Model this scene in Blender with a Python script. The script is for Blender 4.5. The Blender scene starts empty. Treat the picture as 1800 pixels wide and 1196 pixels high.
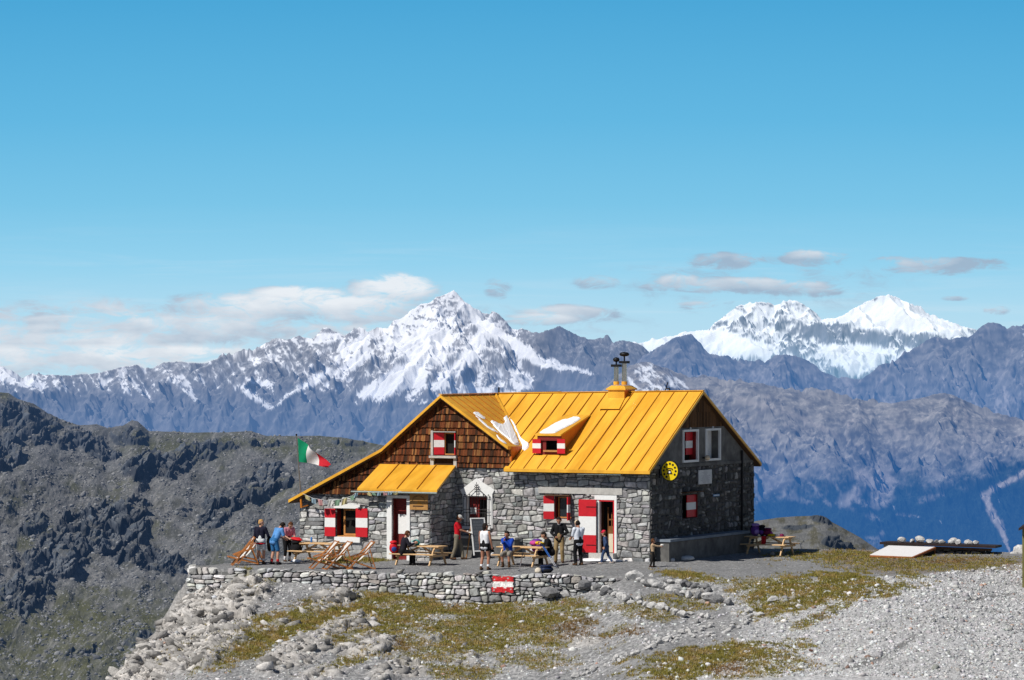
import bpy, bmesh, math, random
import numpy as np
from mathutils import Vector, Matrix
random.seed(7)
rng = np.random.default_rng(7)
SC = bpy.context.scene
COL = SC.collection
FPX, HY, ZC = 6000.0, 620.0, 8.2          # focal length in photo pixels, horizon row, camera height (m)
R = math.radians

def at(px, py, Y):                        # the point at distance Y seen at a photo pixel
    return Vector(((px - 900) / FPX * Y, Y, ZC - (py - HY) / FPX * Y))
def on_z(px, py, z=0.0):                  # the point of the level z seen at a photo pixel
    Y = FPX * (ZC - z) / (py - HY)
    return Vector(((px - 900) / FPX * Y, Y, z))

# ------------------------------------------------------------------ object helpers
def link(o, parent=None):
    COL.objects.link(o)
    if parent is not None:
        o.parent = parent
    return o
def tag(o, label=None, cat=None, group=None, kind=None):
    if label: o['label'] = label
    if cat: o['category'] = cat
    if group: o['group'] = group
    if kind: o['kind'] = kind
    return o
def thing(name, label, cat, loc=(0, 0, 0), rz=0.0, group=None):
    o = bpy.data.objects.new(name, None)
    o.empty_display_size = 0.2
    o.location = loc
    o.rotation_euler = (0, 0, rz)
    link(o)
    return tag(o, label, cat, group)
def copy_tree(o, parent=None):
    c = o.copy()
    link(c, parent)
    for ch in list(o.children):
        copy_tree(ch, c)
    return c
def mesh_obj(name, verts, faces, mat, parent=None, smooth=False, col=None, fcol=None, haze=None):
    me = bpy.data.meshes.new(name)
    if isinstance(faces, np.ndarray):
        verts = np.asarray(verts, dtype=np.float32)
        n, k = faces.shape
        me.vertices.add(len(verts)); me.vertices.foreach_set('co', verts.ravel())
        me.loops.add(n * k); me.loops.foreach_set('vertex_index', faces.astype(np.int32).ravel())
        me.polygons.add(n)
        me.polygons.foreach_set('loop_start', np.arange(0, n * k, k, dtype=np.int32))
        me.polygons.foreach_set('loop_total', np.full(n, k, dtype=np.int32))
        me.update(calc_edges=True)
    else:
        me.from_pydata([tuple(v) for v in verts], [], faces)
        me.update()
    if col is not None:
        a = me.color_attributes.new('Col', 'FLOAT_COLOR', 'POINT')
        c4 = np.ones((len(me.vertices), 4), dtype=np.float32); c4[:, :3] = col
        a.data.foreach_set('color', c4.ravel())
    if fcol is not None:
        a = me.color_attributes.new('Col', 'FLOAT_COLOR', 'CORNER')
        tot = np.empty(len(me.polygons), dtype=np.int32); me.polygons.foreach_get('loop_total', tot)
        c4 = np.ones((len(me.loops), 4), dtype=np.float32)
        c4[:, :3] = np.repeat(np.asarray(fcol, dtype=np.float32), tot, axis=0)
        a.data.foreach_set('color', c4.ravel())
    if haze is not None:
        a = me.attributes.new('haze', 'FLOAT', 'POINT')
        a.data.foreach_set('value', np.asarray(haze, dtype=np.float32))
    if smooth:
        me.polygons.foreach_set('use_smooth', np.ones(len(me.polygons), dtype=bool))
    if mat is not None:
        me.materials.append(mat)
    o = bpy.data.objects.new(name, me)
    return link(o, parent)

class MB:
    """collects simple shapes; build() links them as ONE mesh object"""
    def __init__(s): s.v, s.f, s.c = [], [], []
    def add(s, verts, faces, col=(1, 1, 1)):
        n = len(s.v)
        s.v += [tuple(p) for p in verts]
        s.f += [tuple(i + n for i in f) for f in faces]
        s.c += [col] * len(faces)
        return s
    def box(s, c, size, rot=None, col=(1, 1, 1), bev=0.0):
        hx, hy, hz = size[0] / 2, size[1] / 2, size[2] / 2
        c = Vector(c)
        if bev <= 0:
            pts = [Vector((x, y, z)) for x in (-hx, hx) for y in (-hy, hy) for z in (-hz, hz)]
            fs = [(0, 1, 3, 2), (4, 6, 7, 5), (0, 4, 5, 1), (2, 3, 7, 6), (0, 2, 6, 4), (1, 5, 7, 3)]
        else:
            bm = bmesh.new(); bmesh.ops.create_cube(bm, size=1.0)
            for v in bm.verts: v.co = Vector((v.co.x * size[0], v.co.y * size[1], v.co.z * size[2]))
            bmesh.ops.bevel(bm, geom=bm.edges[:], offset=bev, segments=1, affect='EDGES')
            bm.verts.index_update()
            pts = [v.co.copy() for v in bm.verts]; fs = [tuple(v.index for v in f.verts) for f in bm.faces]
            bm.free()
        if rot is not None: pts = [rot @ p for p in pts]
        return s.add([p + c for p in pts], fs, col)
    def bar(s, p0, p1, w, h, up=(0, 0, 1), col=(1, 1, 1)):
        p0, p1 = Vector(p0), Vector(p1); d = (p1 - p0)
        L = d.length; x = d.normalized(); up = Vector(up)
        if abs(x.dot(up)) > 0.98: up = Vector((0, 1, 0))
        y = up.cross(x).normalized(); z = x.cross(y)
        m = Matrix((x, y, z)).transposed()
        return s.box((p0 + p1) / 2, (L, w, h), m, col)
    def tube(s, p0, p1, r0, r1=None, n=10, col=(1, 1, 1), cap=True):
        p0, p1 = Vector(p0), Vector(p1); r1 = r0 if r1 is None else r1
        x = (p1 - p0).normalized()
        a = Vector((0, 0, 1)) if abs(x.z) < 0.9 else Vector((1, 0, 0))
        y = a.cross(x).normalized(); z = x.cross(y)
        pts = []
        for p, r in ((p0, r0), (p1, r1)):
            for i in range(n):
                t = 2 * math.pi * i / n
                pts.append(p + (y * math.cos(t) + z * math.sin(t)) * r)
        fs = [(i, (i + 1) % n, n + (i + 1) % n, n + i) for i in range(n)]
        if cap: fs += [tuple(range(n - 1, -1, -1)), tuple(range(n, 2 * n))]
        return s.add(pts, fs, col)
    def path(s, pts, r, n=6, col=(1, 1, 1)):
        for a, b in zip(pts[:-1], pts[1:]): s.tube(a, b, r, r, n, col)
        return s
    def lathe(s, prof, c=(0, 0, 0), n=16, col=(1, 1, 1), sx=1, sy=1):
        c = Vector(c); pts = []; fs = []
        for r, z in prof:
            for i in range(n):
                t = 2 * math.pi * i / n
                pts.append(c + Vector((r * math.cos(t) * sx, r * math.sin(t) * sy, z)))
        for k in range(len(prof) - 1):
            for i in range(n):
                j = (i + 1) % n
                fs.append((k * n + i, k * n + j, (k + 1) * n + j, (k + 1) * n + i))
        fs += [tuple(range(n - 1, -1, -1)), tuple(range((len(prof) - 1) * n, len(prof) * n))]
        return s.add(pts, fs, col)
    def blob(s, c, size, rot=None, seed=0, rough=0.15, sub=2, col=(1, 1, 1), flat=0.0):
        """lumpy rock- or bag-like body"""
        bm = bmesh.new(); bmesh.ops.create_icosphere(bm, subdivisions=sub, radius=0.5)
        r = random.Random(seed)
        dirs = [Vector((r.gauss(0, 1), r.gauss(0, 1), r.gauss(0, 1))).normalized() for _ in range(9)]
        offs = [r.uniform(0.55, 1.0) for _ in dirs]
        pts = []
        for v in bm.verts:
            p = v.co.copy(); n = p.normalized()
            for d, o_ in zip(dirs, offs):
                q = n.dot(d) * 0.5
                lim = 0.5 * (1 - rough * 2.2 * (1.0 - o_ + 0.25))
                t = p.dot(d)
                if t > lim: p -= d * (t - lim)
            p *= 1 + r.uniform(-rough, rough) * 0.25
            p = Vector((p.x * size[0], p.y * size[1], p.z * size[2]))
            if flat and p.z < -size[2] * (0.5 - flat): p.z = -size[2] * (0.5 - flat)
            pts.append(p)
        fs = [tuple(v.index for v in f.verts) for f in bm.faces]
        bm.free()
        if rot is not None: pts = [rot @ p for p in pts]
        c = Vector(c)
        return s.add([p + c for p in pts], fs, col)
    def build(s, name, mat, parent=None, smooth=False, colored=False):
        return mesh_obj(name, s.v, s.f, mat, parent, smooth, fcol=s.c if colored else None)

# ------------------------------------------------------------------ noise (numpy)
_perm = np.random.default_rng(11).permutation(256)
_perm = np.concatenate([_perm, _perm, _perm]).astype(np.int32)
_ang = np.random.default_rng(12).uniform(0, 2 * np.pi, 256)
_gx, _gy = np.cos(_ang).astype(np.float32), np.sin(_ang).astype(np.float32)
def pnoise(x, y):
    x, y = np.broadcast_arrays(np.asarray(x), np.asarray(y))
    xf, yf = np.floor(x), np.floor(y)
    u, v = (x - xf).astype(np.float32), (y - yf).astype(np.float32)
    xi, yi = xf.astype(np.int32) & 255, yf.astype(np.int32) & 255
    p0, p1 = _perm[xi], _perm[xi + 1]
    def g(h, dx, dy):
        return _gx[h] * dx + _gy[h] * dy
    n00, n10 = g(_perm[p0 + yi], u, v), g(_perm[p1 + yi], u - 1, v)
    n01, n11 = g(_perm[p0 + yi + 1], u, v - 1), g(_perm[p1 + yi + 1], u - 1, v - 1)
    su = u * u * u * (u * (u * 6 - 15) + 10); sv = v * v * v * (v * (v * 6 - 15) + 10)
    a = n00 + su * (n10 - n00); b = n01 + su * (n11 - n01)
    return (a + sv * (b - a)) * np.float32(1.5)
def fbm(x, y, o=5, gain=0.5, lac=2.03):
    t = 0.0; a = 1.0; s = 0.0
    for i in range(o):
        t = t + a * pnoise(x + 17.3 * i, y - 9.7 * i); s += a
        a *= gain; x = x * lac; y = y * lac
    return t / s
def ridged(x, y, o=5, gain=0.5, lac=2.07):
    t = 0.0; a = 1.0; s = 0.0; w = 1.0
    for i in range(o):
        n = 1 - np.abs(pnoise(x + 31.1 * i, y + 7.7 * i)) * 1.6
        n = np.clip(n, 0, 1) ** 2
        t = t + a * n * w; s += a
        w = np.clip(n * 1.6, 0, 1)
        a *= gain; x = x * lac; y = y * lac
    return t / s
def worley(x, y):
    """cell noise: distance to the border of the cell, a random number and a random tilt for each cell"""
    x, y = np.broadcast_arrays(x, y); xi, yi = np.floor(x).astype(np.int32), np.floor(y).astype(np.int32)
    f1 = np.full(x.shape, 9.0); f2 = np.full(x.shape, 9.0); idx = np.zeros(x.shape, dtype=np.int32); tx = np.zeros(x.shape); ty = np.zeros(x.shape)
    for dx in (-1, 0, 1):
        for dy in (-1, 0, 1):
            h = _perm[_perm[(xi + dx) & 255] + ((yi + dy) & 255)]; px_ = xi + dx + 0.5 + 0.42 * _gx[h]; py_ = yi + dy + 0.5 + 0.42 * _gy[h]
            d = np.hypot(x - px_, y - py_); c_ = d < f1
            f2 = np.where(c_, f1, np.minimum(f2, d)); f1 = np.where(c_, d, f1); idx = np.where(c_, h, idx); tx = np.where(c_, x - px_, tx); ty = np.where(c_, y - py_, ty)
    return f2 - f1, idx / 255.0, tx * _gx[(idx * 7) & 255] + ty * _gy[(idx * 13) & 255]
def sstep(a, b, x):
    t = np.clip((x - a) / (b - a), 0, 1)
    return t * t * (3 - 2 * t)
def mixc(c0, c1, t):
    return c0 * (1 - t[..., None]) + np.asarray(c1) * t[..., None]
def grid_faces(nr, nc):
    i = np.arange(nr * nc).reshape(nr, nc)
    return np.stack([i[:-1, :-1], i[:-1, 1:], i[1:, 1:], i[1:, :-1]], -1).reshape(-1, 4)

# ------------------------------------------------------------------ materials
def new_mat(name):
    m = bpy.data.materials.new(name); m.use_nodes = True
    nt = m.node_tree; nt.nodes.clear()
    out = nt.nodes.new('ShaderNodeOutputMaterial')
    return m, nt, out
def N(nt, t, **kw):
    n = nt.nodes.new(t)
    for k, v in kw.items():
        if k == 'ins':
            for i, val in v.items(): n.inputs[i].default_value = val
        else: setattr(n, k, v)
    return n
def surf(name, col=(0.5, 0.5, 0.5), rough=0.6, var=0.15, scale=6.0, bump=0.0, bscale=40.0, attr=False, metal=0.0,
         stretch=None, spec=0.3, col2=None, detail=6, bdist=0.02, trans=0.0):
    """procedural surface: colour (or the mesh's own colour attribute) broken up by two noises, with bump"""
    m, nt, out = new_mat(name)
    L = nt.links.new
    b = N(nt, 'ShaderNodeBsdfPrincipled')
    b.inputs['Roughness'].default_value = rough; b.inputs['Metallic'].default_value = metal
    b.inputs['Specular IOR Level'].default_value = spec
    tc = N(nt, 'ShaderNodeTexCoord'); vec = tc.outputs['Object']
    if stretch:
        mp = N(nt, 'ShaderNodeMapping'); mp.inputs['Scale'].default_value = stretch
        L(vec, mp.inputs['Vector']); vec = mp.outputs['Vector']
    n1 = N(nt, 'ShaderNodeTexNoise', ins={'Scale': scale, 'Detail': detail, 'Roughness': 0.6})
    L(vec, n1.inputs['Vector'])
    mr = N(nt, 'ShaderNodeMapRange', ins={1: 0.3, 2: 0.7, 3: 1 - var, 4: 1 + var}); L(n1.outputs['Fac'], mr.inputs[0])
    if attr:
        at_ = N(nt, 'ShaderNodeAttribute', attribute_name='Col'); src = at_.outputs['Color']
    else:
        rgb = N(nt, 'ShaderNodeRGB'); rgb.outputs[0].default_value = (*col, 1); src = rgb.outputs[0]
    if col2 is not None:
        n2 = N(nt, 'ShaderNodeTexNoise', ins={'Scale': scale * 0.37, 'Detail': 5.0, 'Roughness': 0.65})
        L(vec, n2.inputs['Vector'])
        r2 = N(nt, 'ShaderNodeMapRange', ins={1: 0.45, 2: 0.62, 3: 0.0, 4: 1.0}); L(n2.outputs['Fac'], r2.inputs[0])
        mx = N(nt, 'ShaderNodeMix', data_type='RGBA'); mx.inputs['B'].default_value = (*col2, 1)
        L(r2.outputs[0], mx.inputs['Factor']); L(src, mx.inputs['A']); src = mx.outputs['Result']
    vm = N(nt, 'ShaderNodeVectorMath', operation='SCALE'); L(src, vm.inputs[0]); L(mr.outputs[0], vm.inputs['Scale'])
    L(vm.outputs[0], b.inputs['Base Color'])
    if bump > 0:
        n3 = N(nt, 'ShaderNodeTexNoise', ins={'Scale': bscale, 'Detail': 5.0, 'Roughness': 0.6}); L(vec, n3.inputs['Vector'])
        bp = N(nt, 'ShaderNodeBump', ins={'Strength': bump, 'Distance': bdist}); L(n3.outputs['Fac'], bp.inputs['Height'])
        L(bp.outputs[0], b.inputs['Normal'])
    if trans > 0:
        tr = N(nt, 'ShaderNodeBsdfTranslucent'); L(vm.outputs[0], tr.inputs['Color'])
        ms = N(nt, 'ShaderNodeMixShader'); ms.inputs[0].default_value = trans
        L(b.outputs[0], ms.inputs[1]); L(tr.outputs[0], ms.inputs[2]); L(ms.outputs[0], out.inputs['Surface'])
    else:
        L(b.outputs[0], out.inputs['Surface'])
    return m
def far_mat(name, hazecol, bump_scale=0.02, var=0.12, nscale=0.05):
    """distant rock: baked ground colours mixed with a glow that paints in aerial haze, its share stored per point"""
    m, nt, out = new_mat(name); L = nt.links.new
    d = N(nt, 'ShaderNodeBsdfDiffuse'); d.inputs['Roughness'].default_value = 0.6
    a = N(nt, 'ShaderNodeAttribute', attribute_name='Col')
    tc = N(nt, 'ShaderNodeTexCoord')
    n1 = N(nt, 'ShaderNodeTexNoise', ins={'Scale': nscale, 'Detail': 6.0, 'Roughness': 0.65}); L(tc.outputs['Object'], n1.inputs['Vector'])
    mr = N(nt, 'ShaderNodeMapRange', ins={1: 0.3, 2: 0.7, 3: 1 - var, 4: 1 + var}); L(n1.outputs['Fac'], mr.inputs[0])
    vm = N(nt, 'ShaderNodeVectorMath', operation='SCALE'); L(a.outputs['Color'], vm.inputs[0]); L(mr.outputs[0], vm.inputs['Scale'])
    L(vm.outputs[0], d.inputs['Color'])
    e = N(nt, 'ShaderNodeEmission'); e.inputs['Color'].default_value = (*hazecol, 1); e.inputs['Strength'].default_value = 1.0  # glowing colour stands in for the blue air before the rock
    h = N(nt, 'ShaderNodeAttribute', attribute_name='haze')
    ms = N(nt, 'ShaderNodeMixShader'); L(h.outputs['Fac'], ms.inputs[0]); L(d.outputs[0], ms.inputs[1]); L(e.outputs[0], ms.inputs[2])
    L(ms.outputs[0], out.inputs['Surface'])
    return m

# ------------------------------------------------------------------ camera, sun, sky
cam = bpy.data.cameras.new('camera'); cam.sensor_width = 36.0; cam.lens = FPX / 1800 * 36.0
cam.clip_start = 1.0; cam.clip_end = 200000.0
cam.shift_y = (HY - 598) / 1800
co = link(bpy.data.objects.new('camera', cam)); co.location = (0, 0, ZC); co.rotation_euler = (R(90), 0, 0)
SC.camera = co
SUN_A, SUN_E = 39.0, 47.0                  # the sun stands left of and behind the camera
sd = Vector((-math.cos(R(SUN_A)) * math.cos(R(SUN_E)), -math.sin(R(SUN_A)) * math.cos(R(SUN_E)), math.sin(R(SUN_E))))
sl = bpy.data.lights.new('sun', 'SUN'); sl.energy = 4.7; sl.angle = R(0.53); sl.color = (1.0, 0.955, 0.88)
so = link(bpy.data.objects.new('sun', sl)); so.rotation_euler = sd.to_track_quat('Z', 'Y').to_euler(); so.location = (-60, -20, 90)
SC.view_settings.view_transform = 'Standard'; SC.view_settings.look = 'None'
SC.view_settings.exposure = 0; SC.view_settings.gamma = 1
SC.render.engine = 'CYCLES'
SC.cycles.use_denoising = True
SC.cycles.max_bounces = 4; SC.cycles.diffuse_bounces = 2
SC.render.filter_size = 1.2
# ------------------------------------------------------------------ sky and clouds (world)
W = bpy.data.worlds.new('World'); SC.world = W; W.use_nodes = True
nt = W.node_tree; nt.nodes.clear(); L = nt.links.new
wo = N(nt, 'ShaderNodeOutputWorld')
sky = N(nt, 'ShaderNodeTexSky', sky_type='NISHITA'); sky.sun_disc = False
sky.sun_elevation = R(SUN_E); sky.sun_rotation = math.atan2(sd.x, sd.y); sky.altitude = 2800; sky.dust_density = 0.3; sky.ozone_density = 2.0
bg1 = N(nt, 'ShaderNodeBackground', ins={'Strength': 0.055}); L(sky.outputs[0], bg1.inputs['Color'])
tc = N(nt, 'ShaderNodeTexCoord'); sep = N(nt, 'ShaderNodeSeparateXYZ'); L(tc.outputs['Generated'], sep.inputs[0])
def M(op, a, b=None, clamp=False):
    n = N(nt, 'ShaderNodeMath', operation=op, use_clamp=clamp)
    for i, x in enumerate((a, b)):
        if x is None: continue
        if isinstance(x, (int, float)): n.inputs[i].default_value = x
        else: L(x, n.inputs[i])
    return n.outputs[0]
yy = M('MAXIMUM', sep.outputs['Y'], 0.05)
az = M('DIVIDE', sep.outputs['X'], yy)          # bearing
el = M('DIVIDE', sep.outputs['Z'], yy)          # height above the horizon
ramp = N(nt, 'ShaderNodeValToRGB'); cr = ramp.color_ramp
stops = [(0.0, (0.50, 0.735, 0.875)), (0.12, (0.43, 0.71, 0.875)), (0.25, (0.30, 0.645, 0.86)), (0.42, (0.20, 0.56, 0.81)), (0.66, (0.125, 0.475, 0.76)), (1.0, (0.072, 0.385, 0.685))]
while len(cr.elements) < len(stops): cr.elements.new(0.5)
for e_, (p_, c_) in zip(cr.elements, stops): e_.position = p_; e_.color = (*c_, 1)
L(M('DIVIDE', el, 0.1035), ramp.inputs[0])
# clouds: (px, py, half width, half height, density, whiteness)
CL = [(220, 600, 620, 75, .58, .62), (150, 640, 560, 40, .75, .85), (60, 592, 150, 28, .85, .40), (140, 612, 200, 34, .75, .6), (110, 566, 100, 15, .75, .7), (330, 580, 190, 32, .85, .5), (440, 545, 170, 34, .9, .62),
      (520, 522, 110, 20, .85, .85), (690, 510, 85, 30, .95, .95), (640, 545, 130, 30, .85, .75), (300, 628, 300, 24, .8, .8), (570, 590, 170, 26, .7, .65),
      (900, 570, 300, 40, .25, .5), (1000, 552, 95, 17, .85, .5), (950, 562, 75, 13, .7, .7), (875, 508, 26, 20, .55, .3), (1045, 497, 50, 14, .5, .35),
      (1330, 500, 320, 60, .26, .25), (1275, 459, 70, 16, .85, .25), (1300, 462, 50, 9, .7, .15), (1435, 455, 66, 15, .85, .2), (1415, 450, 40, 12, .8, .2), (1655, 468, 115, 16, .85, .12), (1620, 460, 50, 10, .7, .1), (1572, 459, 46, 9, .6, .1), (1720, 464, 50, 12, .7, .1),
      (1290, 502, 150, 16, .9, .42), (1385, 507, 110, 15, .8, .3), (1195, 496, 46, 15, .9, .55), (1435, 514, 50, 10, .7, .15), (1225, 537, 46, 8, .55, .2), (1170, 505, 50, 9, .6, .2), (1680, 525, 28, 5, .45, .2), (1750, 546, 26, 9, .55, .65), (1270, 530, 30, 6, .5, .2)]
nv = N(nt, 'ShaderNodeCombineXYZ'); L(M('MULTIPLY', az, 90.0), nv.inputs[0]); L(M('MULTIPLY', el, 240.0), nv.inputs[1])
nz = N(nt, 'ShaderNodeTexNoise', ins={'Scale': 1.0, 'Detail': 10.0, 'Roughness': 0.66, 'Distortion': 0.6}); L(nv.outputs[0], nz.inputs['Vector'])
nz2 = N(nt, 'ShaderNodeTexNoise', ins={'Scale': 0.45, 'Detail': 6.0, 'Roughness': 0.55}); L(nv.outputs[0], nz2.inputs['Vector'])
dens = None; white = None
for (px, py, hw, hh, d_, w_) in CL:
    ex = M('DIVIDE', M('SUBTRACT', az, (px - 900) / FPX), hw / FPX)
    ey = M('DIVIDE', M('SUBTRACT', el, (HY - py) / FPX), hh / FPX)
    r2 = M('ADD', M('MULTIPLY', ex, ex), M('MULTIPLY', ey, ey))
    k = M('MULTIPLY', M('SUBTRACT', 1.4, r2, True), d_)
    top = M('MULTIPLY', k, M('ADD', M('MULTIPLY', ey, 0.45), w_ ))
    dens = k if dens is None else M('MAXIMUM', dens, k)
    white = top if white is None else M('MAXIMUM', white, top)
nn = M('MULTIPLY', M('SUBTRACT', nz.outputs['Fac'], 0.5), 3.6)
cov = M('ADD', dens, M('MULTIPLY', nn, M('MINIMUM', M('MULTIPLY', dens, 2.2), 1.0)))
cf = N(nt, 'ShaderNodeMapRange', interpolation_type='SMOOTHSTEP', ins={1: 0.12, 2: 1.0, 3: 0.0, 4: 0.86}); L(cov, cf.inputs[0])
wf = M('ADD', white, M('MULTIPLY', M('SUBTRACT', nz2.outputs['Fac'], 0.5), 1.5))
wr = N(nt, 'ShaderNodeMapRange', ins={1: 0.1, 2: 0.95, 3: 0.0, 4: 1.0}); L(wf, wr.inputs[0])
cm = N(nt, 'ShaderNodeMix', data_type='RGBA'); cm.inputs['A'].default_value = (0.35, 0.445, 0.575, 1); cm.inputs['B'].default_value = (0.88, 0.89, 0.92, 1)
L(wr.outputs[0], cm.inputs['Factor'])
# thin streaky veil low in the sky
nv2 = N(nt, 'ShaderNodeCombineXYZ'); L(M('MULTIPLY', az, 14.0), nv2.inputs[0]); L(M('MULTIPLY', el, 230.0), nv2.inputs[1])
nz3 = N(nt, 'ShaderNodeTexNoise', ins={'Scale': 1.0, 'Detail': 7.0, 'Roughness': 0.6, 'Distortion': 0.6}); L(nv2.outputs[0], nz3.inputs['Vector'])
vr = N(nt, 'ShaderNodeMapRange', interpolation_type='SMOOTHSTEP', ins={1: 0.45, 2: 0.8, 3: 0.0, 4: 0.28}); L(nz3.outputs['Fac'], vr.inputs[0])
lowm = N(nt, 'ShaderNodeMapRange', interpolation_type='SMOOTHSTEP', ins={1: 0.045, 2: 0.012, 3: 0.0, 4: 1.0}); L(el, lowm.inputs[0])
sm = N(nt, 'ShaderNodeMix', data_type='RGBA'); sm.inputs['B'].default_value = (0.72, 0.80, 0.88, 1)
L(M('MULTIPLY', vr.outputs[0], lowm.outputs[0]), sm.inputs['Factor']); L(ramp.outputs[0], sm.inputs['A'])
c2 = N(nt, 'ShaderNodeMix', data_type='RGBA'); L(cf.outputs[0], c2.inputs['Factor']); L(sm.outputs['Result'], c2.inputs['A']); L(cm.outputs['Result'], c2.inputs['B'])
bg2 = N(nt, 'ShaderNodeBackground', ins={'Strength': 1.0}); L(c2.outputs['Result'], bg2.inputs['Color'])
# low northern band of sky takes the graded colours, everything above and around stays the physical sky
b1 = N(nt, 'ShaderNodeMapRange', interpolation_type='SMOOTHSTEP', ins={1: 0.35, 2: 0.14, 3: 0.0, 4: 1.0}); L(el, b1.inputs[0])
b2 = N(nt, 'ShaderNodeMapRange', interpolation_type='SMOOTHSTEP', ins={1: 0.5, 2: 0.8, 3: 0.0, 4: 1.0}); L(sep.outputs['Y'], b2.inputs[0])
mixw = N(nt, 'ShaderNodeMixShader'); L(M('MULTIPLY', b1.outputs[0], b2.outputs[0]), mixw.inputs[0]); L(bg1.outputs[0], mixw.inputs[1]); L(bg2.outputs[0], mixw.inputs[2])
L(mixw.outputs[0], wo.inputs['Surface'])
# ------------------------------------------------------------------ far mountains: ridge skeletons grown into height fields
def normals_of(P):
    a = np.gradient(P, axis=1); b = np.gradient(P, axis=0)
    n = np.cross(a, b); n /= np.linalg.norm(n, axis=-1, keepdims=True) + 1e-9
    n[n[..., 2] < 0] *= -1
    return n
def wobble(px, py, k=1.0):
    return px + k * 9 * fbm(px / 16, py / 16 + 5, 4, 0.6), py + k * 7 * fbm(px / 16 + 70, py / 16, 4, 0.6)
def windowed(f):
    def g(px, py, pts, w, *a):
        P = np.asarray([p[:2] for p in pts], float); pad = 40
        m = (px > P[:, 0].min() - pad) & (px < P[:, 0].max() + pad) & (py > P[:, 1].min() - pad) & (py < P[:, 1].max() + pad)
        out = np.zeros(px.shape, dtype=np.float32)
        if m.any(): out[m] = f(px[m].astype(np.float32), py[m].astype(np.float32), pts, w, *a)
        return out
    return g
@windowed
def pmask(px, py, poly, soft=3.0):
    """soft inside-test of a polygon"""
    inside = np.zeros(px.shape, dtype=bool); d = np.full(px.shape, 1e9, dtype=np.float32)
    for (x0, y0), (x1, y1) in zip(poly, list(poly[1:]) + [poly[0]]):
        c = ((y0 > py) != (y1 > py)) & (px < (x1 - x0) * (py - y0) / ((y1 - y0) if y1 != y0 else 1e-6) + x0)
        inside ^= c
        t = np.clip(((px - x0) * (x1 - x0) + (py - y0) * (y1 - y0)) / ((x1 - x0) ** 2 + (y1 - y0) ** 2 + 1e-6), 0, 1)
        d = np.minimum(d, np.hypot(px - x0 - t * (x1 - x0), py - y0 - t * (y1 - y0)))
    return sstep(-soft, soft, np.where(inside, d, -d))
@windowed
def lmask(px, py, line, w):
    d = np.full(px.shape, 1e9, dtype=np.float32)
    for (x0, y0, *a0), (x1, y1, *a1) in zip(line[:-1], line[1:]):
        t = np.clip(((px - x0) * (x1 - x0) + (py - y0) * (y1 - y0)) / ((x1 - x0) ** 2 + (y1 - y0) ** 2 + 1e-6), 0, 1)
        ww = (a0[0] + (a1[0] - a0[0]) * t) if a0 else w
        d = np.minimum(d, np.hypot(px - x0 - t * (x1 - x0), py - y0 - t * (y1 - y0)) / ww)
    return 1 - sstep(0.45, 1.35, d)

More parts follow.
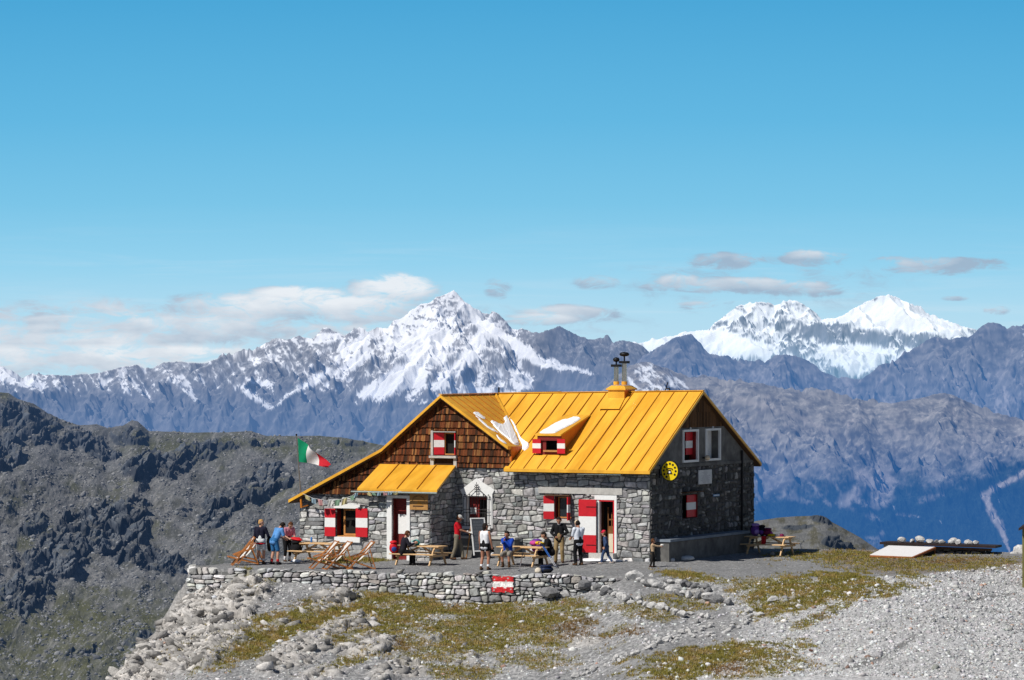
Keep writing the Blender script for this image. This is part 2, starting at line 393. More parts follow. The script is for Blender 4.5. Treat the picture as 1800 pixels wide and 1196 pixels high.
def make_range(name, sil, Yr, depth, a, b, step, rows, base_py, seed, spacing, fall, grade, rough, colour, haze, mat, extra=(), fields=(), wig=0.1, warp=0.35, jag=1.0):
    r = random.Random(seed)
    upx = Yr / FPX                                            # metres per photo pixel at this distance
    px = np.arange(a, b + step, step, dtype=np.float64)
    tb = np.array([0.6, 0.35, 0.2, 0.11, 0.06, 0.03, 0.012])
    tf = np.linspace(0, 1, rows) ** 1.05
    Yv = np.concatenate([Yr + tb * depth, Yr - tf * depth])
    Y = np.repeat(Yv[:, None], len(px), 1); X = (px[None, :] - 900) / FPX * Y
    sx = np.array([p[0] for p in sil], float); sy = np.array([p[1] for p in sil], float)
    segs = []
    rp = []
    for q in np.arange(a - 60, b + 60, 9.0):
        yy_ = Yr + depth * wig * float(fbm(np.array(q / 120.0), np.array(seed * 3.3), 3))
        rp.append(at(q, float(np.interp(q, sx, sy)), yy_))
    for p0, p1 in zip(rp[:-1], rp[1:]): segs.append((p0, p1, fall))
    def spur(p, ang, L_, g, lev):
        n = max(3, int(L_ / (22 * upx))); cur = Vector(p)
        for i in range(n):
            ang += r.uniform(-0.22, 0.22)
            st = L_ / n
            nx_ = cur + Vector((math.sin(ang) * st, -math.cos(ang) * st, -g * st * r.uniform(0.75, 1.25)))
            segs.append((cur, nx_, fall * r.uniform(0.9, 1.15)))
            if lev < 2 and i > 0 and r.random() < 0.6:
                spur(nx_, ang + r.choice((-1, 1)) * r.uniform(0.5, 0.95), L_ * r.uniform(0.2, 0.4), g * 1.15, lev + 1)
            cur = nx_
    q = a - 30
    while q < b + 30:
        py_ = float(np.interp(q, sx, sy)); yy_ = Yr + depth * wig * float(fbm(np.array(q / 120.0), np.array(seed * 3.3), 3))
        spur(at(q, py_, yy_), r.uniform(-0.45, 0.45), depth * r.uniform(0.5, 1.05), grade * r.uniform(0.85, 1.25), 0)
        q += spacing * r.uniform(0.6, 1.4)
    for line in extra:                                        # ridges that can be named one by one: (px, py, distance)
        P_ = [at(*p) for p in line]
        for p0, p1 in zip(P_[:-1], P_[1:]): segs.append((p0, p1, fall))
    zb = at(900, base_py, Yr - depth).z
    H = zb - 0.02 * depth + (Y - (Yr - depth)) * grade * 0.16
    H = np.where(Y > Yr, H - (Y - Yr) * fall, H)
    lw = 45 * upx
    WX = X + warp * lw * fbm(X / lw, Y / lw + seed, 4); WY = Y + warp * lw * fbm(X / lw + 40, Y / lw - seed, 4)
    reach = (rp[0].z if False else max(p.z for p in rp) - zb) / fall
    for p0, p1, fl in segs:
        x0, x1 = min(p0.x, p1.x) - reach, max(p0.x, p1.x) + reach
        ym = 0.5 * (p0.y + p1.y)
        c0 = int(np.clip((x0 / ym * FPX + 900 - a) / step, 0, len(px))); c1 = int(np.clip((x1 / ym * FPX + 900 - a) / step + 1, 0, len(px)))
        if c1 <= c0: continue
        wx, wy = WX[:, c0:c1], WY[:, c0:c1]
        dx, dy = p1.x - p0.x, p1.y - p0.y
        t = np.clip(((wx - p0.x) * dx + (wy - p0.y) * dy) / (dx * dx + dy * dy + 1e-6), 0, 1)
        d = np.hypot(wx - p0.x - t * dx, wy - p0.y - t * dy)
        h = p0.z + t * (p1.z - p0.z) - fl * d
        np.maximum(H[:, c0:c1], h, out=H[:, c0:c1])
    q1, q2 = X + 0.5 * lw * fbm(X / (30 * upx) + 3, Y / (30 * upx), 3), Y * 0.8
    det = (ridged(q1 / (70 * upx), q2 / (90 * upx) + seed, 8, 0.52) - 0.42) * rough * 9 * upx
    mq = X + 1.2 * lw * fbm(X / (150 * upx) + 3, Y / (150 * upx) + seed, 4)
    det += (ridged((mq + 0.35 * (Y - Yr)) / (130 * upx), (Y - Yr) / (330 * upx) + seed * 1.7, 5, 0.5) - 0.45) * rough * 52 * upx
    det += (ridged((mq - 0.5 * (Y - Yr)) / (48 * upx), (Y - Yr) / (130 * upx) + seed * 0.7, 4, 0.5) - 0.45) * rough * 15 * upx
    det += (ridged((X + 0.4 * Y) / (9 * upx), (Y - 0.3 * X) / (12 * upx) + seed, 4, 0.6) - 0.4) * rough * 2.0 * upx
    gq = X + 0.25 * Y + 0.6 * lw * fbm(X / (60 * upx) + 7, Y / (60 * upx), 4)
    det += (ridged(gq / (19 * upx), Y / (150 * upx) + seed, 4, 0.6) - 0.42) * rough * 2.6 * upx
    env = np.where(Y > Yr, 0.35, 0.10 + 0.90 * sstep(0, 0.22 * depth, Yr - Y)) * jag
    H0 = HY - (H - ZC) * FPX / Y; PXg = np.repeat(px[None, :], len(Yv), 0)
    fm_ = np.zeros(H.shape)
    if len(fields):
        wx_, wy_ = wobble(PXg, H0, 0.9)
        for poly in fields: fm_ = np.maximum(fm_, pmask(wx_, wy_, poly, 9))
    H = H + det * env * (1 - 0.82 * fm_)
    P = np.stack([X, Y, H], -1)
    n = normals_of(P)
    cpx = np.repeat(px[None, :], len(Yv), 0); cpy = HY - (H - ZC) * FPX / Y
    lap = H - 0.25 * (np.roll(H, 3, 0) + np.roll(H, -3, 0) + np.roll(H, 3, 1) + np.roll(H, -3, 1))
    col = colour(P, n, cpx, cpy, lap / upx)
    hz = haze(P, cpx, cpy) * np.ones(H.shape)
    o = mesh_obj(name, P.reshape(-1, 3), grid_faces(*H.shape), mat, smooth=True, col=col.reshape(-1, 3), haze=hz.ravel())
    return tag(o, kind='structure')

def rock_base(P, n, s, c0, c1, c2):
    t = sstep(-0.3, 0.35, fbm(P[..., 0] / (30 * s), P[..., 2] / (14 * s) + P[..., 1] / (40 * s), 6, 0.6))
    c = mixc(np.ones(P.shape) * np.asarray(c0), c1, t)
    t2 = sstep(0.05, 0.4, fbm(P[..., 0] / (9 * s) + 9, P[..., 1] / (9 * s), 5, 0.6))
    return mixc(c, c2, t2 * 0.6)

# --- the far glaciers on the right
def col_far(P, n, px, py, lap):
    s = P[0, 0, 1] / FPX
    c = rock_base(P, n, s, (0.20, 0.22, 0.28), (0.13, 0.155, 0.21), (0.30, 0.31, 0.36))
    px, py = wobble(px, py, 1.0)
    k = fbm(px / 22, py / 9, 6, 0.6)
    sn = 0.92 + 0.7 * k + 0.5 * fbm(px / 7, py / 4, 4, 0.6) + 1.5 * (n[..., 2] - 0.72) + 0.12 * np.clip(lap, -2, 2) * -1
    sn += 1.6 * pmask(px, py, [(1100, 600), (1180, 585), (1260, 585), (1370, 615), (1345, 628), (1225, 622), (1150, 615)], 5)
    sn += 1.6 * pmask(px, py, [(1440, 610), (1490, 604), (1570, 615), (1545, 640), (1500, 665), (1475, 640)], 4)
    sn += 1.0 * pmask(px, py, [(1480, 555), (1560, 520), (1620, 540), (1700, 580), (1690, 600), (1620, 580), (1540, 582), (1500, 570)], 4)
    sn -= 0.9 * sstep(640, 665, py)
    sn -= 0.55 * pmask(px, py, [(1370, 585), (1430, 570), (1480, 575), (1560, 590), (1640, 590), (1700, 600), (1640, 615), (1540, 610), (1440, 605), (1400, 620)], 8)
    return mixc(c, (0.84, 0.86, 0.90), sstep(0.35, 0.75, sn))
HZ_FAR = (0.26, 0.50, 0.78)
FARF = [[(1100, 600), (1180, 585), (1260, 578), (1370, 610), (1345, 628), (1225, 622), (1150, 615)], [(1440, 610), (1490, 604), (1570, 615), (1545, 640), (1500, 665), (1475, 640)], [(1480, 555), (1560, 520), (1620, 540), (1700, 580), (1690, 600), (1620, 580), (1540, 582), (1500, 570)], [(1365, 532), (1400, 530), (1440, 556), (1420, 575), (1380, 560)]]
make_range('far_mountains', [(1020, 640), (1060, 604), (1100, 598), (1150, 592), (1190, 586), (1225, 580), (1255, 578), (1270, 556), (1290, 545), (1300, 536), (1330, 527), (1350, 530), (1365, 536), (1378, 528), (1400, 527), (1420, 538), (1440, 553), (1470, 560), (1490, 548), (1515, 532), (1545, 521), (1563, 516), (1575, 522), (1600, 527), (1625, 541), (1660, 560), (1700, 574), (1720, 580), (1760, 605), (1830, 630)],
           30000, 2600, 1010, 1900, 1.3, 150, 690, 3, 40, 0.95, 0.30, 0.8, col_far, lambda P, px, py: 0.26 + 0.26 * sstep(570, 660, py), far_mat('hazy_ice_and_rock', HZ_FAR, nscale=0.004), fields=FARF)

# --- the snow pyramid in the middle with the long ridge to the left
SNOWF = (([(418, 676), (438, 684), (462, 703), (478, 712), (505, 690), (545, 664), (572, 650), (592, 640), (560, 672), (520, 692), (486, 720), (462, 716), (438, 700)], 1.6),
                    ([(420, 660), (450, 668), (480, 672), (470, 680), (430, 672)], 1.0),
                    ([(585, 656), (650, 612), (656, 622), (612, 656)], 1.6), ([(560, 588), (606, 586), (590, 594), (562, 596)], 1.5), ([(480, 600), (540, 594), (620, 596), (560, 606)], 0.8),
                    ([(690, 650), (740, 632), (752, 655), (742, 676), (700, 690), (640, 700), (630, 690)], 1.4),
                    ([(760, 680), (800, 640), (835, 590), (850, 560), (870, 575), (830, 640), (800, 660), (780, 690)], 1.1),
                    ([(795, 512), (815, 526), (850, 562), (905, 596), (958, 632), (1045, 652), (1048, 662), (950, 646), (890, 612), (842, 580), (812, 545)], 1.9),
                    ([(205, 650), (218, 650), (232, 690), (270, 730), (290, 742), (250, 715), (212, 690)], 0.9), ([(228, 672), (260, 688), (285, 730), (270, 728), (240, 695)], 0.7), ([(0, 645), (50, 665), (100, 690), (60, 688), (20, 672), (0, 675)], 0.9),
    ([(640, 575), (680, 568), (730, 540), (790, 515), (800, 560), (790, 600), (760, 628), (700, 640), (660, 640), (640, 610)], 0.35), ([(690, 600), (760, 575), (800, 590), (780, 640), (740, 640), (700, 625)], 0.8), ([(600, 600), (650, 590), (650, 612), (610, 640), (585, 640)], 0.7),
    ([(900, 650), (960, 660), (940, 690), (900, 684)], 0.7), ([(640, 690), (690, 680), (660, 720), (610, 745), (600, 730)], 0.6), ([(0, 640), (60, 655), (130, 672), (120, 690), (50, 676), (0, 668)], 0.7), ([(300, 655), (330, 665), (360, 700), (385, 735), (350, 715), (310, 680)], 0.7),
    ([(800, 690), (850, 680), (900, 690), (900, 700), (800, 700)], 0.8), ([(440, 625), (500, 622), (480, 640), (445, 640)], 0.5))
def col_mid(P, n, px, py, lap):
    s = P[0, 0, 1] / FPX
    c = rock_base(P, n, s, (0.21, 0.205, 0.21), (0.12, 0.125, 0.135), (0.31, 0.29, 0.28))
    k = fbm((px - 0.5 * py) / 30, (py + 0.42 * px) / 13, 7, 0.62); k2 = fbm((px - 0.4 * py) / 10, (py + 0.38 * px) / 3.4, 5, 0.72)
    px, py = wobble(px, py, 0.9)
    centre = np.exp(-((px - 800) / 175.0) ** 2)
    line = 684 + 26 * centre - 60 * sstep(900, 1000, px) + 18 * fbm(px / 50, px * 0 + 3.0, 3)
    sn = 0.10 + 0.44 * centre + 0.95 * k + 0.62 * k2 + 0.9 * (n[..., 2] - 0.62) - 0.04 * np.clip(lap, -2, 2)
    sn -= 1.5 * sstep(-15, 50, py - line)
    streak = ridged((px - (py - 600) * 0.55) / 20, py / 150, 3)
    sn += (1.35 * (streak - 0.42) + 0.0) * (1 - centre)
    sn -= 0.75 * sstep(905, 950, px) * (1 - lmask(px, py, [(845, 560), (905, 600), (960, 640), (1050, 660)], 12))
    for poly, g in SNOWF:
        sn += g * pmask(px, py, poly, 5)
    dust = (0.25 + 0.55 * sstep(-0.15, 0.35, fbm(px / 6 + py / 11, py / 3.2, 4, 0.62) + 0.5 * k)) * sstep(720, 640, py + 26 * k) * sstep(985, 880, px) * sstep(-0.9, 0.3, sn)
    c = mixc(c, (0.80, 0.81, 0.85), 0.75 * dust)
    dust2 = 0.35 * sstep(0.0, 0.4, fbm(px / 5, py / 3, 4, 0.62)) * sstep(960, 1000, px) * sstep(660, 600, py)
    c = mixc(c, (0.80, 0.81, 0.85), dust2)
    rib = ridged((px - 0.8 * py) / 46 + 3, (py + 0.35 * px) / 30, 5, 0.6); rib2 = ridged((px + 1.1 * py) / 40, (py - 0.3 * px) / 26 + 8, 5, 0.6)
    sn -= 0.85 * sstep(0.50, 0.74, np.maximum(rib, rib2))
    sn -= 0.40 * sstep(0.12, 0.42, fbm((px + 0.5 * py) / 17, (py - 0.45 * px) / 7, 5, 0.66)) * (px > 560) * (px < 900)
    return mixc(c, (0.88, 0.885, 0.91), sstep(0.28, 0.44, sn))
HZ_MID = (0.125, 0.275, 0.60)
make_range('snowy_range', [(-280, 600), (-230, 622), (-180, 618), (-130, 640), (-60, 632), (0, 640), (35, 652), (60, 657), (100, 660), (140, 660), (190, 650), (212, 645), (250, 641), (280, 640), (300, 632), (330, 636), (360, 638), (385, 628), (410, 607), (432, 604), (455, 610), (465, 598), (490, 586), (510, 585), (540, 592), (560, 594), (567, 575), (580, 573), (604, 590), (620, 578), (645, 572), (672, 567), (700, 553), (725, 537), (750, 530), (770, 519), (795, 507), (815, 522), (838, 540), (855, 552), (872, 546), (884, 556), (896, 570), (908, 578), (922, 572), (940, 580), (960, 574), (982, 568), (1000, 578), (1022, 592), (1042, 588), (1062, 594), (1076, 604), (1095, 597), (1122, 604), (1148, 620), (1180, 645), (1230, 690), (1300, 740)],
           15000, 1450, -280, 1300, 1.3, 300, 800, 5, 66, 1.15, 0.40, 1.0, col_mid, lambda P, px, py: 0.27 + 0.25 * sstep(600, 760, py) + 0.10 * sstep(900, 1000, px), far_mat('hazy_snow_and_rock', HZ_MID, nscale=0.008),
           fields=[p_ for p_, g_ in SNOWF if g_ > 0.65], extra=[[(795, 508, 15000), (850, 560, 14860), (905, 594, 14700), (955, 630, 14560), (1010, 646, 14420), (1060, 662, 14280), (1110, 690, 14150)],
                  [(795, 508, 15000), (770, 560, 14820), (745, 610, 14600), (700, 680, 14300)],
                  [(720, 684, 14250), (690, 681, 14200), (660, 700, 14120), (620, 735, 14000), (580, 770, 13850)], [(690, 681, 14200), (740, 690, 14120), (770, 715, 14000)],
                  [(640, 640, 14700), (560, 690, 14400), (500, 725, 14200), (440, 775, 14000)], [(212, 645, 15000), (250, 690, 14700), (300, 745, 14400)]])

# --- blue rock ridges behind the slope on the right
def col_blue(P, n, px, py, lap):
    s = P[0, 0, 1] / FPX
    c = rock_base(P, n, s, (0.25, 0.24, 0.235), (0.12, 0.12, 0.125), (0.42, 0.38, 0.36))
    px, py = wobble(px, py, 1.0)
    c = mixc(c, (0.50, 0.46, 0.45), 0.7 * sstep(0.45, 0.75, ridged((px - 0.6 * py) / 30, py / 60, 4)) * sstep(620, 690, py))
    k = fbm(px / 16, py / 9, 5)
    sn = 0.9 * k + 1.2 * (n[..., 2] - 0.8) - 0.25 + 0.5 * sstep(1740, 1800, px) * sstep(700, 640, py)
    return mixc(c, (0.8, 0.82, 0.86), 0.8 * sstep(0.3, 0.6, sn) * sstep(1560, 1640, px) * sstep(660, 600, py))
HZ_BLUE = (0.08, 0.235, 0.57)
m_blue = far_mat('hazy_blue_rock', HZ_BLUE, nscale=0.01)
make_range('blue_ridge', [(1080, 690), (1130, 628), (1155, 610), (1180, 596), (1205, 588), (1218, 586), (1226, 606), (1240, 618), (1270, 622), (1310, 624), (1340, 628), (1370, 624), (1400, 628), (1430, 640), (1450, 655), (1470, 662), (1500, 666), (1530, 668), (1550, 660), (1572, 632), (1600, 606), (1625, 598), (1650, 590), (1690, 592), (1715, 582), (1735, 566), (1750, 562), (1765, 570), (1800, 564), (1840, 560), (1870, 570), (1930, 545), (1980, 560), (2030, 540), (2090, 556)],
           11500, 1150, 1080, 2080, 1.3, 230, 790, 8, 60, 1.15, 0.40, 1.1, col_blue, lambda P, px, py: 0.46 + 0.12 * sstep(600, 720, py), m_blue)

# --- the broad slope on the right with its screes, forest and the pale track
TRACK = [(1800, 832, 5.0), (1770, 848, 5.0), (1742, 862, 5.5), (1731, 872, 6.0), (1738, 890, 6.5), (1750, 912, 8.0), (1762, 935, 6.0), (1770, 955, 3.0), (1776, 985, 1.5)]
def col_slope(P, n, px, py, lap):
    s = P[0, 0, 1] / FPX
    c = rock_base(P, n, s, (0.34, 0.325, 0.305), (0.175, 0.175, 0.175), (0.50, 0.465, 0.43))
    k = fbm(px / 34, py / 26, 6, 0.6)
    px_, py_ = px, py
    px, py = wobble(px, py, 0.9)
    # screes running down
    st = ridged((px - (py - 700) * 0.55 - 60 * fbm(px / 90, py / 70, 4)) / 55, py / 150 + 0.4 * fbm(px / 60, py / 60, 3), 5) * (0.75 + 0.6 * k)
    c = mixc(c, (0.52, 0.47, 0.45), 0.55 * sstep(0.45, 0.85, st) * sstep(660, 760, py))
    c = mixc(c, (0.44, 0.40, 0.38), 0.8 * np.maximum(pmask(px, py, [(1500, 828), (1560, 815), (1580, 850), (1560, 890), (1510, 900), (1470, 885), (1500, 860)], 9) * sstep(-0.25, 0.2, k + 0.1), 0))
    for ln in ([(1425, 780, 2), (1450, 830, 3), (1480, 870, 4), (1475, 890, 5)], [(1410, 830, 2), (1432, 860, 3), (1460, 890, 3)], [(1340, 800, 3), (1350, 850, 5), (1335, 880, 2)], [(1290, 700, 4), (1400, 730, 5), (1500, 780, 4), (1560, 815, 4), (1680, 842, 5)],
               [(1380, 870, 8), (1430, 886, 4)], [(1525, 945, 4), (1540, 955, 12), (1552, 935, 3)], [(1530, 908, 6), (1545, 914, 4)], [(1580, 905, 3), (1610, 906, 3)], [(1620, 880, 7), (1660, 868, 4)], [(1690, 700, 2), (1705, 760, 3), (1712, 800, 2)], [(1745, 740, 2), (1740, 780, 3), (1750, 800, 2)], [(1630, 760, 3), (1670, 800, 4), (1760, 830, 5)]):
        c = mixc(c, (0.40, 0.37, 0.35), 0.6 * lmask(px, py, ln, 4) * sstep(-0.5, 0.05, k))
    # crags
    cg = np.maximum.reduce([pmask(px, py, q, 10) for q in ([(1470, 760), (1520, 755), (1560, 800), (1520, 830), (1490, 815)], [(1600, 745), (1640, 750), (1625, 775)], [(1560, 790), (1600, 800), (1600, 820), (1560, 815)], [(1650, 690), (1720, 700), (1690, 720)])])
    c = mixc(c, (0.10, 0.105, 0.115), 0.85 * cg * sstep(-0.3, 0.1, fbm(px / 9, py / 13, 4)))
    c = mixc(c, (0.12, 0.115, 0.115), 0.6 * sstep(0.12, 0.4, fbm(px / 60 + 30, py / 40, 5, 0.6)))
    # forest
    fl = 838 - 20 * sstep(1640, 1760, px) + 40 * fbm(px / 60, py / 60, 4) + 26 * sstep(1480, 1340, px)
    f = sstep(-26, 30, py - fl - 34 * k - 22 * fbm(px / 7, py / 7, 3, 0.6))
    f *= 1 - 0.95 * np.clip(pmask(px, py, [(1500, 828), (1560, 815), (1582, 850), (1562, 890), (1510, 900), (1470, 885), (1498, 860)], 8) * sstep(-0.3, 0.15, k), 0, 1)
    for ln in ([(1425, 780, 2), (1450, 830, 3), (1480, 870, 4), (1475, 890, 5)], [(1410, 830, 2), (1432, 860, 3), (1460, 890, 3)], [(1380, 870, 8), (1430, 886, 4)], [(1525, 945, 4), (1540, 955, 12), (1552, 935, 3)], [(1530, 908, 6), (1545, 914, 4)], [(1580, 905, 3), (1610, 906, 3)], [(1620, 880, 7), (1660, 868, 4)]):
        f *= 1 - 0.6 * lmask(px, py, ln, 4) * sstep(-0.3, 0.15, fbm(px / 8, py / 8, 4, 0.65))
    fc = np.asarray((0.022, 0.036, 0.030)) * (0.35 + 1.5 * sstep(-0.4, 0.45, fbm(px / 2.4, py / 2.0, 4, 0.7) + 0.5 * k))[..., None]
    c = c * (1 - f[..., None]) + fc * f[..., None]
    c = mixc(c, (0.50, 0.44, 0.40), lmask(0.75 * px + 0.25 * px_, 0.75 * py + 0.25 * py_, TRACK, 5) * sstep(-0.75, -0.2, fbm(px / 5, py / 5, 3)))
    # snow on the near shoulder left
    sn = 1.5 * fbm((px - py) / 14, (py + 0.5 * px) / 26, 5, 0.62) + 0.85 * pmask(px, py, [(1085, 690), (1120, 640), (1145, 636), (1180, 655), (1232, 690), (1200, 700)], 10) - 0.42
    return mixc(c, (0.84, 0.86, 0.9), sstep(0.25, 0.6, sn))
HZ_SL = (0.035, 0.165, 0.48)
make_range('mountain_slope', [(1030, 720), (1080, 680), (1100, 652), (1120, 634), (1140, 636), (1165, 648), (1200, 652), (1237, 656), (1270, 660), (1300, 668), (1340, 672), (1380, 680), (1440, 682), (1480, 690), (1500, 700), (1540, 704), (1565, 710), (1600, 700), (1640, 696), (1662, 691), (1690, 696), (1712, 698), (1740, 712), (1800, 735), (1870, 750), (1940, 742), (2010, 765), (2090, 760)],
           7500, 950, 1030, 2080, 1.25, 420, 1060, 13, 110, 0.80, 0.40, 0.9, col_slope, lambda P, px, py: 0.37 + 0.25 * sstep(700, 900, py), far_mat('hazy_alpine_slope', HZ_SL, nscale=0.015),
           extra=[[(1237, 656, 7500), (1290, 690, 7400), (1350, 720, 7300), (1420, 765, 7180), (1470, 800, 7080)], [(1662, 691, 7500), (1655, 740, 7350), (1640, 800, 7150)], [(1500, 700, 7500), (1520, 760, 7330), (1510, 800, 7220)]])

# --- hillsides closer by: a surface laid between its crest and its foot, with crags pushed out of it
HILLS = {}
def make_hill(name, sil, Yr, foot, a, b, step, rows, seed, crags, colour, haze, mat, relief):
    px = np.arange(a, b + step, step, dtype=np.float64)
    sx = np.array([p[0] for p in sil], float); sy = np.array([p[1] for p in sil], float)
    top = np.interp(px, sx, sy)
    t = np.linspace(0, 1, rows)
    PX = np.repeat(px[None, :], rows, 0)
    PY = top[None, :] + t[:, None] * (foot[0] - top[None, :])
    Y = Yr + (foot[1] - Yr) * (t[:, None] ** 0.9) + 0 * PX
    u = Yr / FPX
    jig = fbm(PX / 45, PY / 45 + seed, 5) * 10 + 0 * PX
    crag = np.zeros(PX.shape)
    for (cx, cy, rx, ry, ang, h) in crags:
        c_, s_ = math.cos(R(ang)), math.sin(R(ang))
        ex = ((PX - cx) * c_ + (PY - cy) * s_) / rx; ey = (-(PX - cx) * s_ + (PY - cy) * c_) / ry
        d = np.hypot(ex, ey) + 0.62 * fbm(PX / 38, PY / 30 + seed, 6, 0.6)
        crag = np.maximum(crag, h * sstep(1.05, 0.5, d))
    wx = PX + 14 * fbm(PX / 30, PY / 30 + 2, 4); wy = PY + 12 * fbm(PX / 30 + 50, PY / 30, 4)
    rg = ridged(wx / 60, wy / 42 + seed, 7, 0.6)
    rg2 = ridged((wx + wy * 0.55) / 22, (wy - wx * 0.25) / 17, 6, 0.6)
    face = sstep(0.25, 0.75, crag)
    e1, r1_, t1 = worley(wx / 30 + 0.25 * wy / 30, wy / 26); e2, r2_, t2 = worley(wx / 11 + 0.3 * wy / 11, wy / 12 + 5)
    rg2 = 0.45 * r1_ + 0.30 * r2_ + 0.25 * rg2
    blocks = 20 * (r1_ - 0.5) + 26 * t1 - 9 * sstep(0.12, 0.0, e1) + 7 * (r2_ - 0.5) + 10 * t2 - 3.5 * sstep(0.14, 0.0, e2)
    rock_ = np.maximum(face, 0.22 * sstep(0.12, 0.5, fbm(PX / 60 + 9, PY / 40, 5, 0.6)))
    disp = relief * u * (8.0 * (rg - 0.4) * (0.5 + 1.0 * face) + rock_ * (11 + 0.72 * blocks) + 2.6 * fbm(PX / 9, PY / 7, 5, 0.62) + 1.5 * fbm(PX / 3.2, PY / 2.8, 3, 0.6) + 34 * fbm(PX / 130, PY / 100 + 3, 4))
    env = sstep(0, 0.05, t)[:, None]
    P = np.stack([(PX - 900) / FPX * Y, Y, ZC - (PY - HY) / FPX * Y], -1)
    dirv = np.array([0.18, -0.80, 0.57])
    P = P + (disp * (0.2 + 0.8 * env))[..., None] * dirv
    back = P[:1].copy(); bl = []
    for k in (0.25, 0.1, 0.03):
        q = P[:1].copy(); q[..., 1] += k * 260; q[..., 2] -= k * 150 * 0.6; bl.append(q)
    P = np.concatenate(bl + [P], 0)
    n = normals_of(P)
    z3 = lambda A: np.concatenate([A[:1]] * 3 + [A], 0)
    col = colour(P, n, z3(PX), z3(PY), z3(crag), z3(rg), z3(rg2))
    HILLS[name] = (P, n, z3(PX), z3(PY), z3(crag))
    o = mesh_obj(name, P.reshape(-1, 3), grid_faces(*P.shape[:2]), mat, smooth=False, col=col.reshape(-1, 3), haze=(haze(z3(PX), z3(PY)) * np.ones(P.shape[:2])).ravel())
    return tag(o, kind='structure')

def col_hill(P, n, px, py, crag, rg, rg2):
    k = fbm(px / 30, py / 22, 6, 0.6); k2 = fbm(px / 2.6, py / 2.2, 3, 0.7); k3 = fbm(px / 90, py / 60 + 8, 4)
    c = np.ones(P.shape) * np.array((0.130, 0.133, 0.133))
    c = mixc(c, (0.088, 0.088, 0.078), sstep(-0.1, 0.3, k))
    c = mixc(c, (0.27, 0.235, 0.23), 0.65 * sstep(0.12, 0.42, k2) * sstep(0.3, -0.2, k))
    olive = sstep(1010, 1090, py + 70 * k3) + 0.8 * sstep(40, 0, np.abs(py - 782 - 40 * k3)) * sstep(180, 260, px) + 0.7 * sstep(0.15, 0.4, k3)
    c = mixc(c, (0.088, 0.088, 0.040), np.clip(olive, 0, 1) * (0.55 + 0.4 * sstep(-0.3, 0.2, k)))
    c = mixc(c, (0.36, 0.35, 0.345), 0.75 * sstep(0.3, 0.5, fbm(px / 3.2 + 50, py / 2.6, 3, 0.6)))
    dk = np.asarray((0.075, 0.085, 0.098)) * (0.55 + 1.2 * sstep(0.2, 0.85, rg2))[..., None]
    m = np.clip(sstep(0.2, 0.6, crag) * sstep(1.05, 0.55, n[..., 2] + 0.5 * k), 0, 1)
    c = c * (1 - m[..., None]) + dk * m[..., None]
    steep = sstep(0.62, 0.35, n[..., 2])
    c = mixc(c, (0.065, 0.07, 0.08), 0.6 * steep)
    c = mixc(c, (0.24, 0.235, 0.225), 0.5 * sstep(0.5, 0.75, ridged((px + 0.8 * py) / 26, (py - 0.3 * px) / 90, 4)) * (1 - m))
    sn = pmask(px, py, [(150, 742), (165, 748), (172, 768), (160, 765)], 2) + 0
    return c
HZ_HILL = (0.07, 0.16, 0.36)
m_hill = far_mat('hillside_rock', HZ_HILL, nscale=0.4, var=0.25)
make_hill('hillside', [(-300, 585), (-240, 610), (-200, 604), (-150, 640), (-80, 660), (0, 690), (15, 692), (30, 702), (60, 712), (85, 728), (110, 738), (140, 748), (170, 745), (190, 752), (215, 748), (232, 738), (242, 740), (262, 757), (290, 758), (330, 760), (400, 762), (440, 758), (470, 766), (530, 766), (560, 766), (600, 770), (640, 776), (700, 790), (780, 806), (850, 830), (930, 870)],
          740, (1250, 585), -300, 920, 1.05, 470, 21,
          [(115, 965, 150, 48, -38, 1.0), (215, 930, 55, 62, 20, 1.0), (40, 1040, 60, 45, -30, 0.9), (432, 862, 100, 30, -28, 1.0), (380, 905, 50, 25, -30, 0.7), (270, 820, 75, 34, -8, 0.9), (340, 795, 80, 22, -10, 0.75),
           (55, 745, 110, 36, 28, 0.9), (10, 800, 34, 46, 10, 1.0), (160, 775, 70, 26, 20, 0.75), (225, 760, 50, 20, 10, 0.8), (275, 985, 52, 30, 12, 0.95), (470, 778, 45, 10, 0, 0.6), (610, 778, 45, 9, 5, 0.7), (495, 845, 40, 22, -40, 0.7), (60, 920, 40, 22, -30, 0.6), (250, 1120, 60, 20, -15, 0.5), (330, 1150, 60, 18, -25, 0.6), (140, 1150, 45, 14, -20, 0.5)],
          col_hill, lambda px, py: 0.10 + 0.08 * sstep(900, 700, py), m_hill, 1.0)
def col_knoll(P, n, px, py, crag, rg, rg2):
    k = fbm(px / 20, py / 14, 5, 0.6); k2 = fbm(px / 2.2, py / 1.8, 3, 0.7)
    c = mixc(np.ones(P.shape) * np.array((0.13, 0.13, 0.125)), (0.09, 0.084, 0.055), sstep(-0.15, 0.25, k))
    c = mixc(c, (0.26, 0.25, 0.23), 0.6 * sstep(0.15, 0.45, k2))
    return mixc(c, (0.055, 0.06, 0.065), sstep(0.15, 0.5, crag))
make_hill('knoll', [(1120, 990), (1240, 955), (1290, 930), (1330, 915), (1370, 909), (1400, 907), (1438, 907), (1452, 911), (1462, 918), (1480, 927), (1510, 943), (1545, 966), (1590, 1000), (1640, 1020), (1700, 1045)],
          360, (1060, 318), 1120, 1700, 1.0, 130, 33, [(1440, 912, 24, 9, 15, 0.8), (1470, 957, 34, 11, 5, 0.9), (1400, 925, 40, 7, 0, 0.5)], col_knoll, lambda px, py: 0.07, m_hill, 0.8)
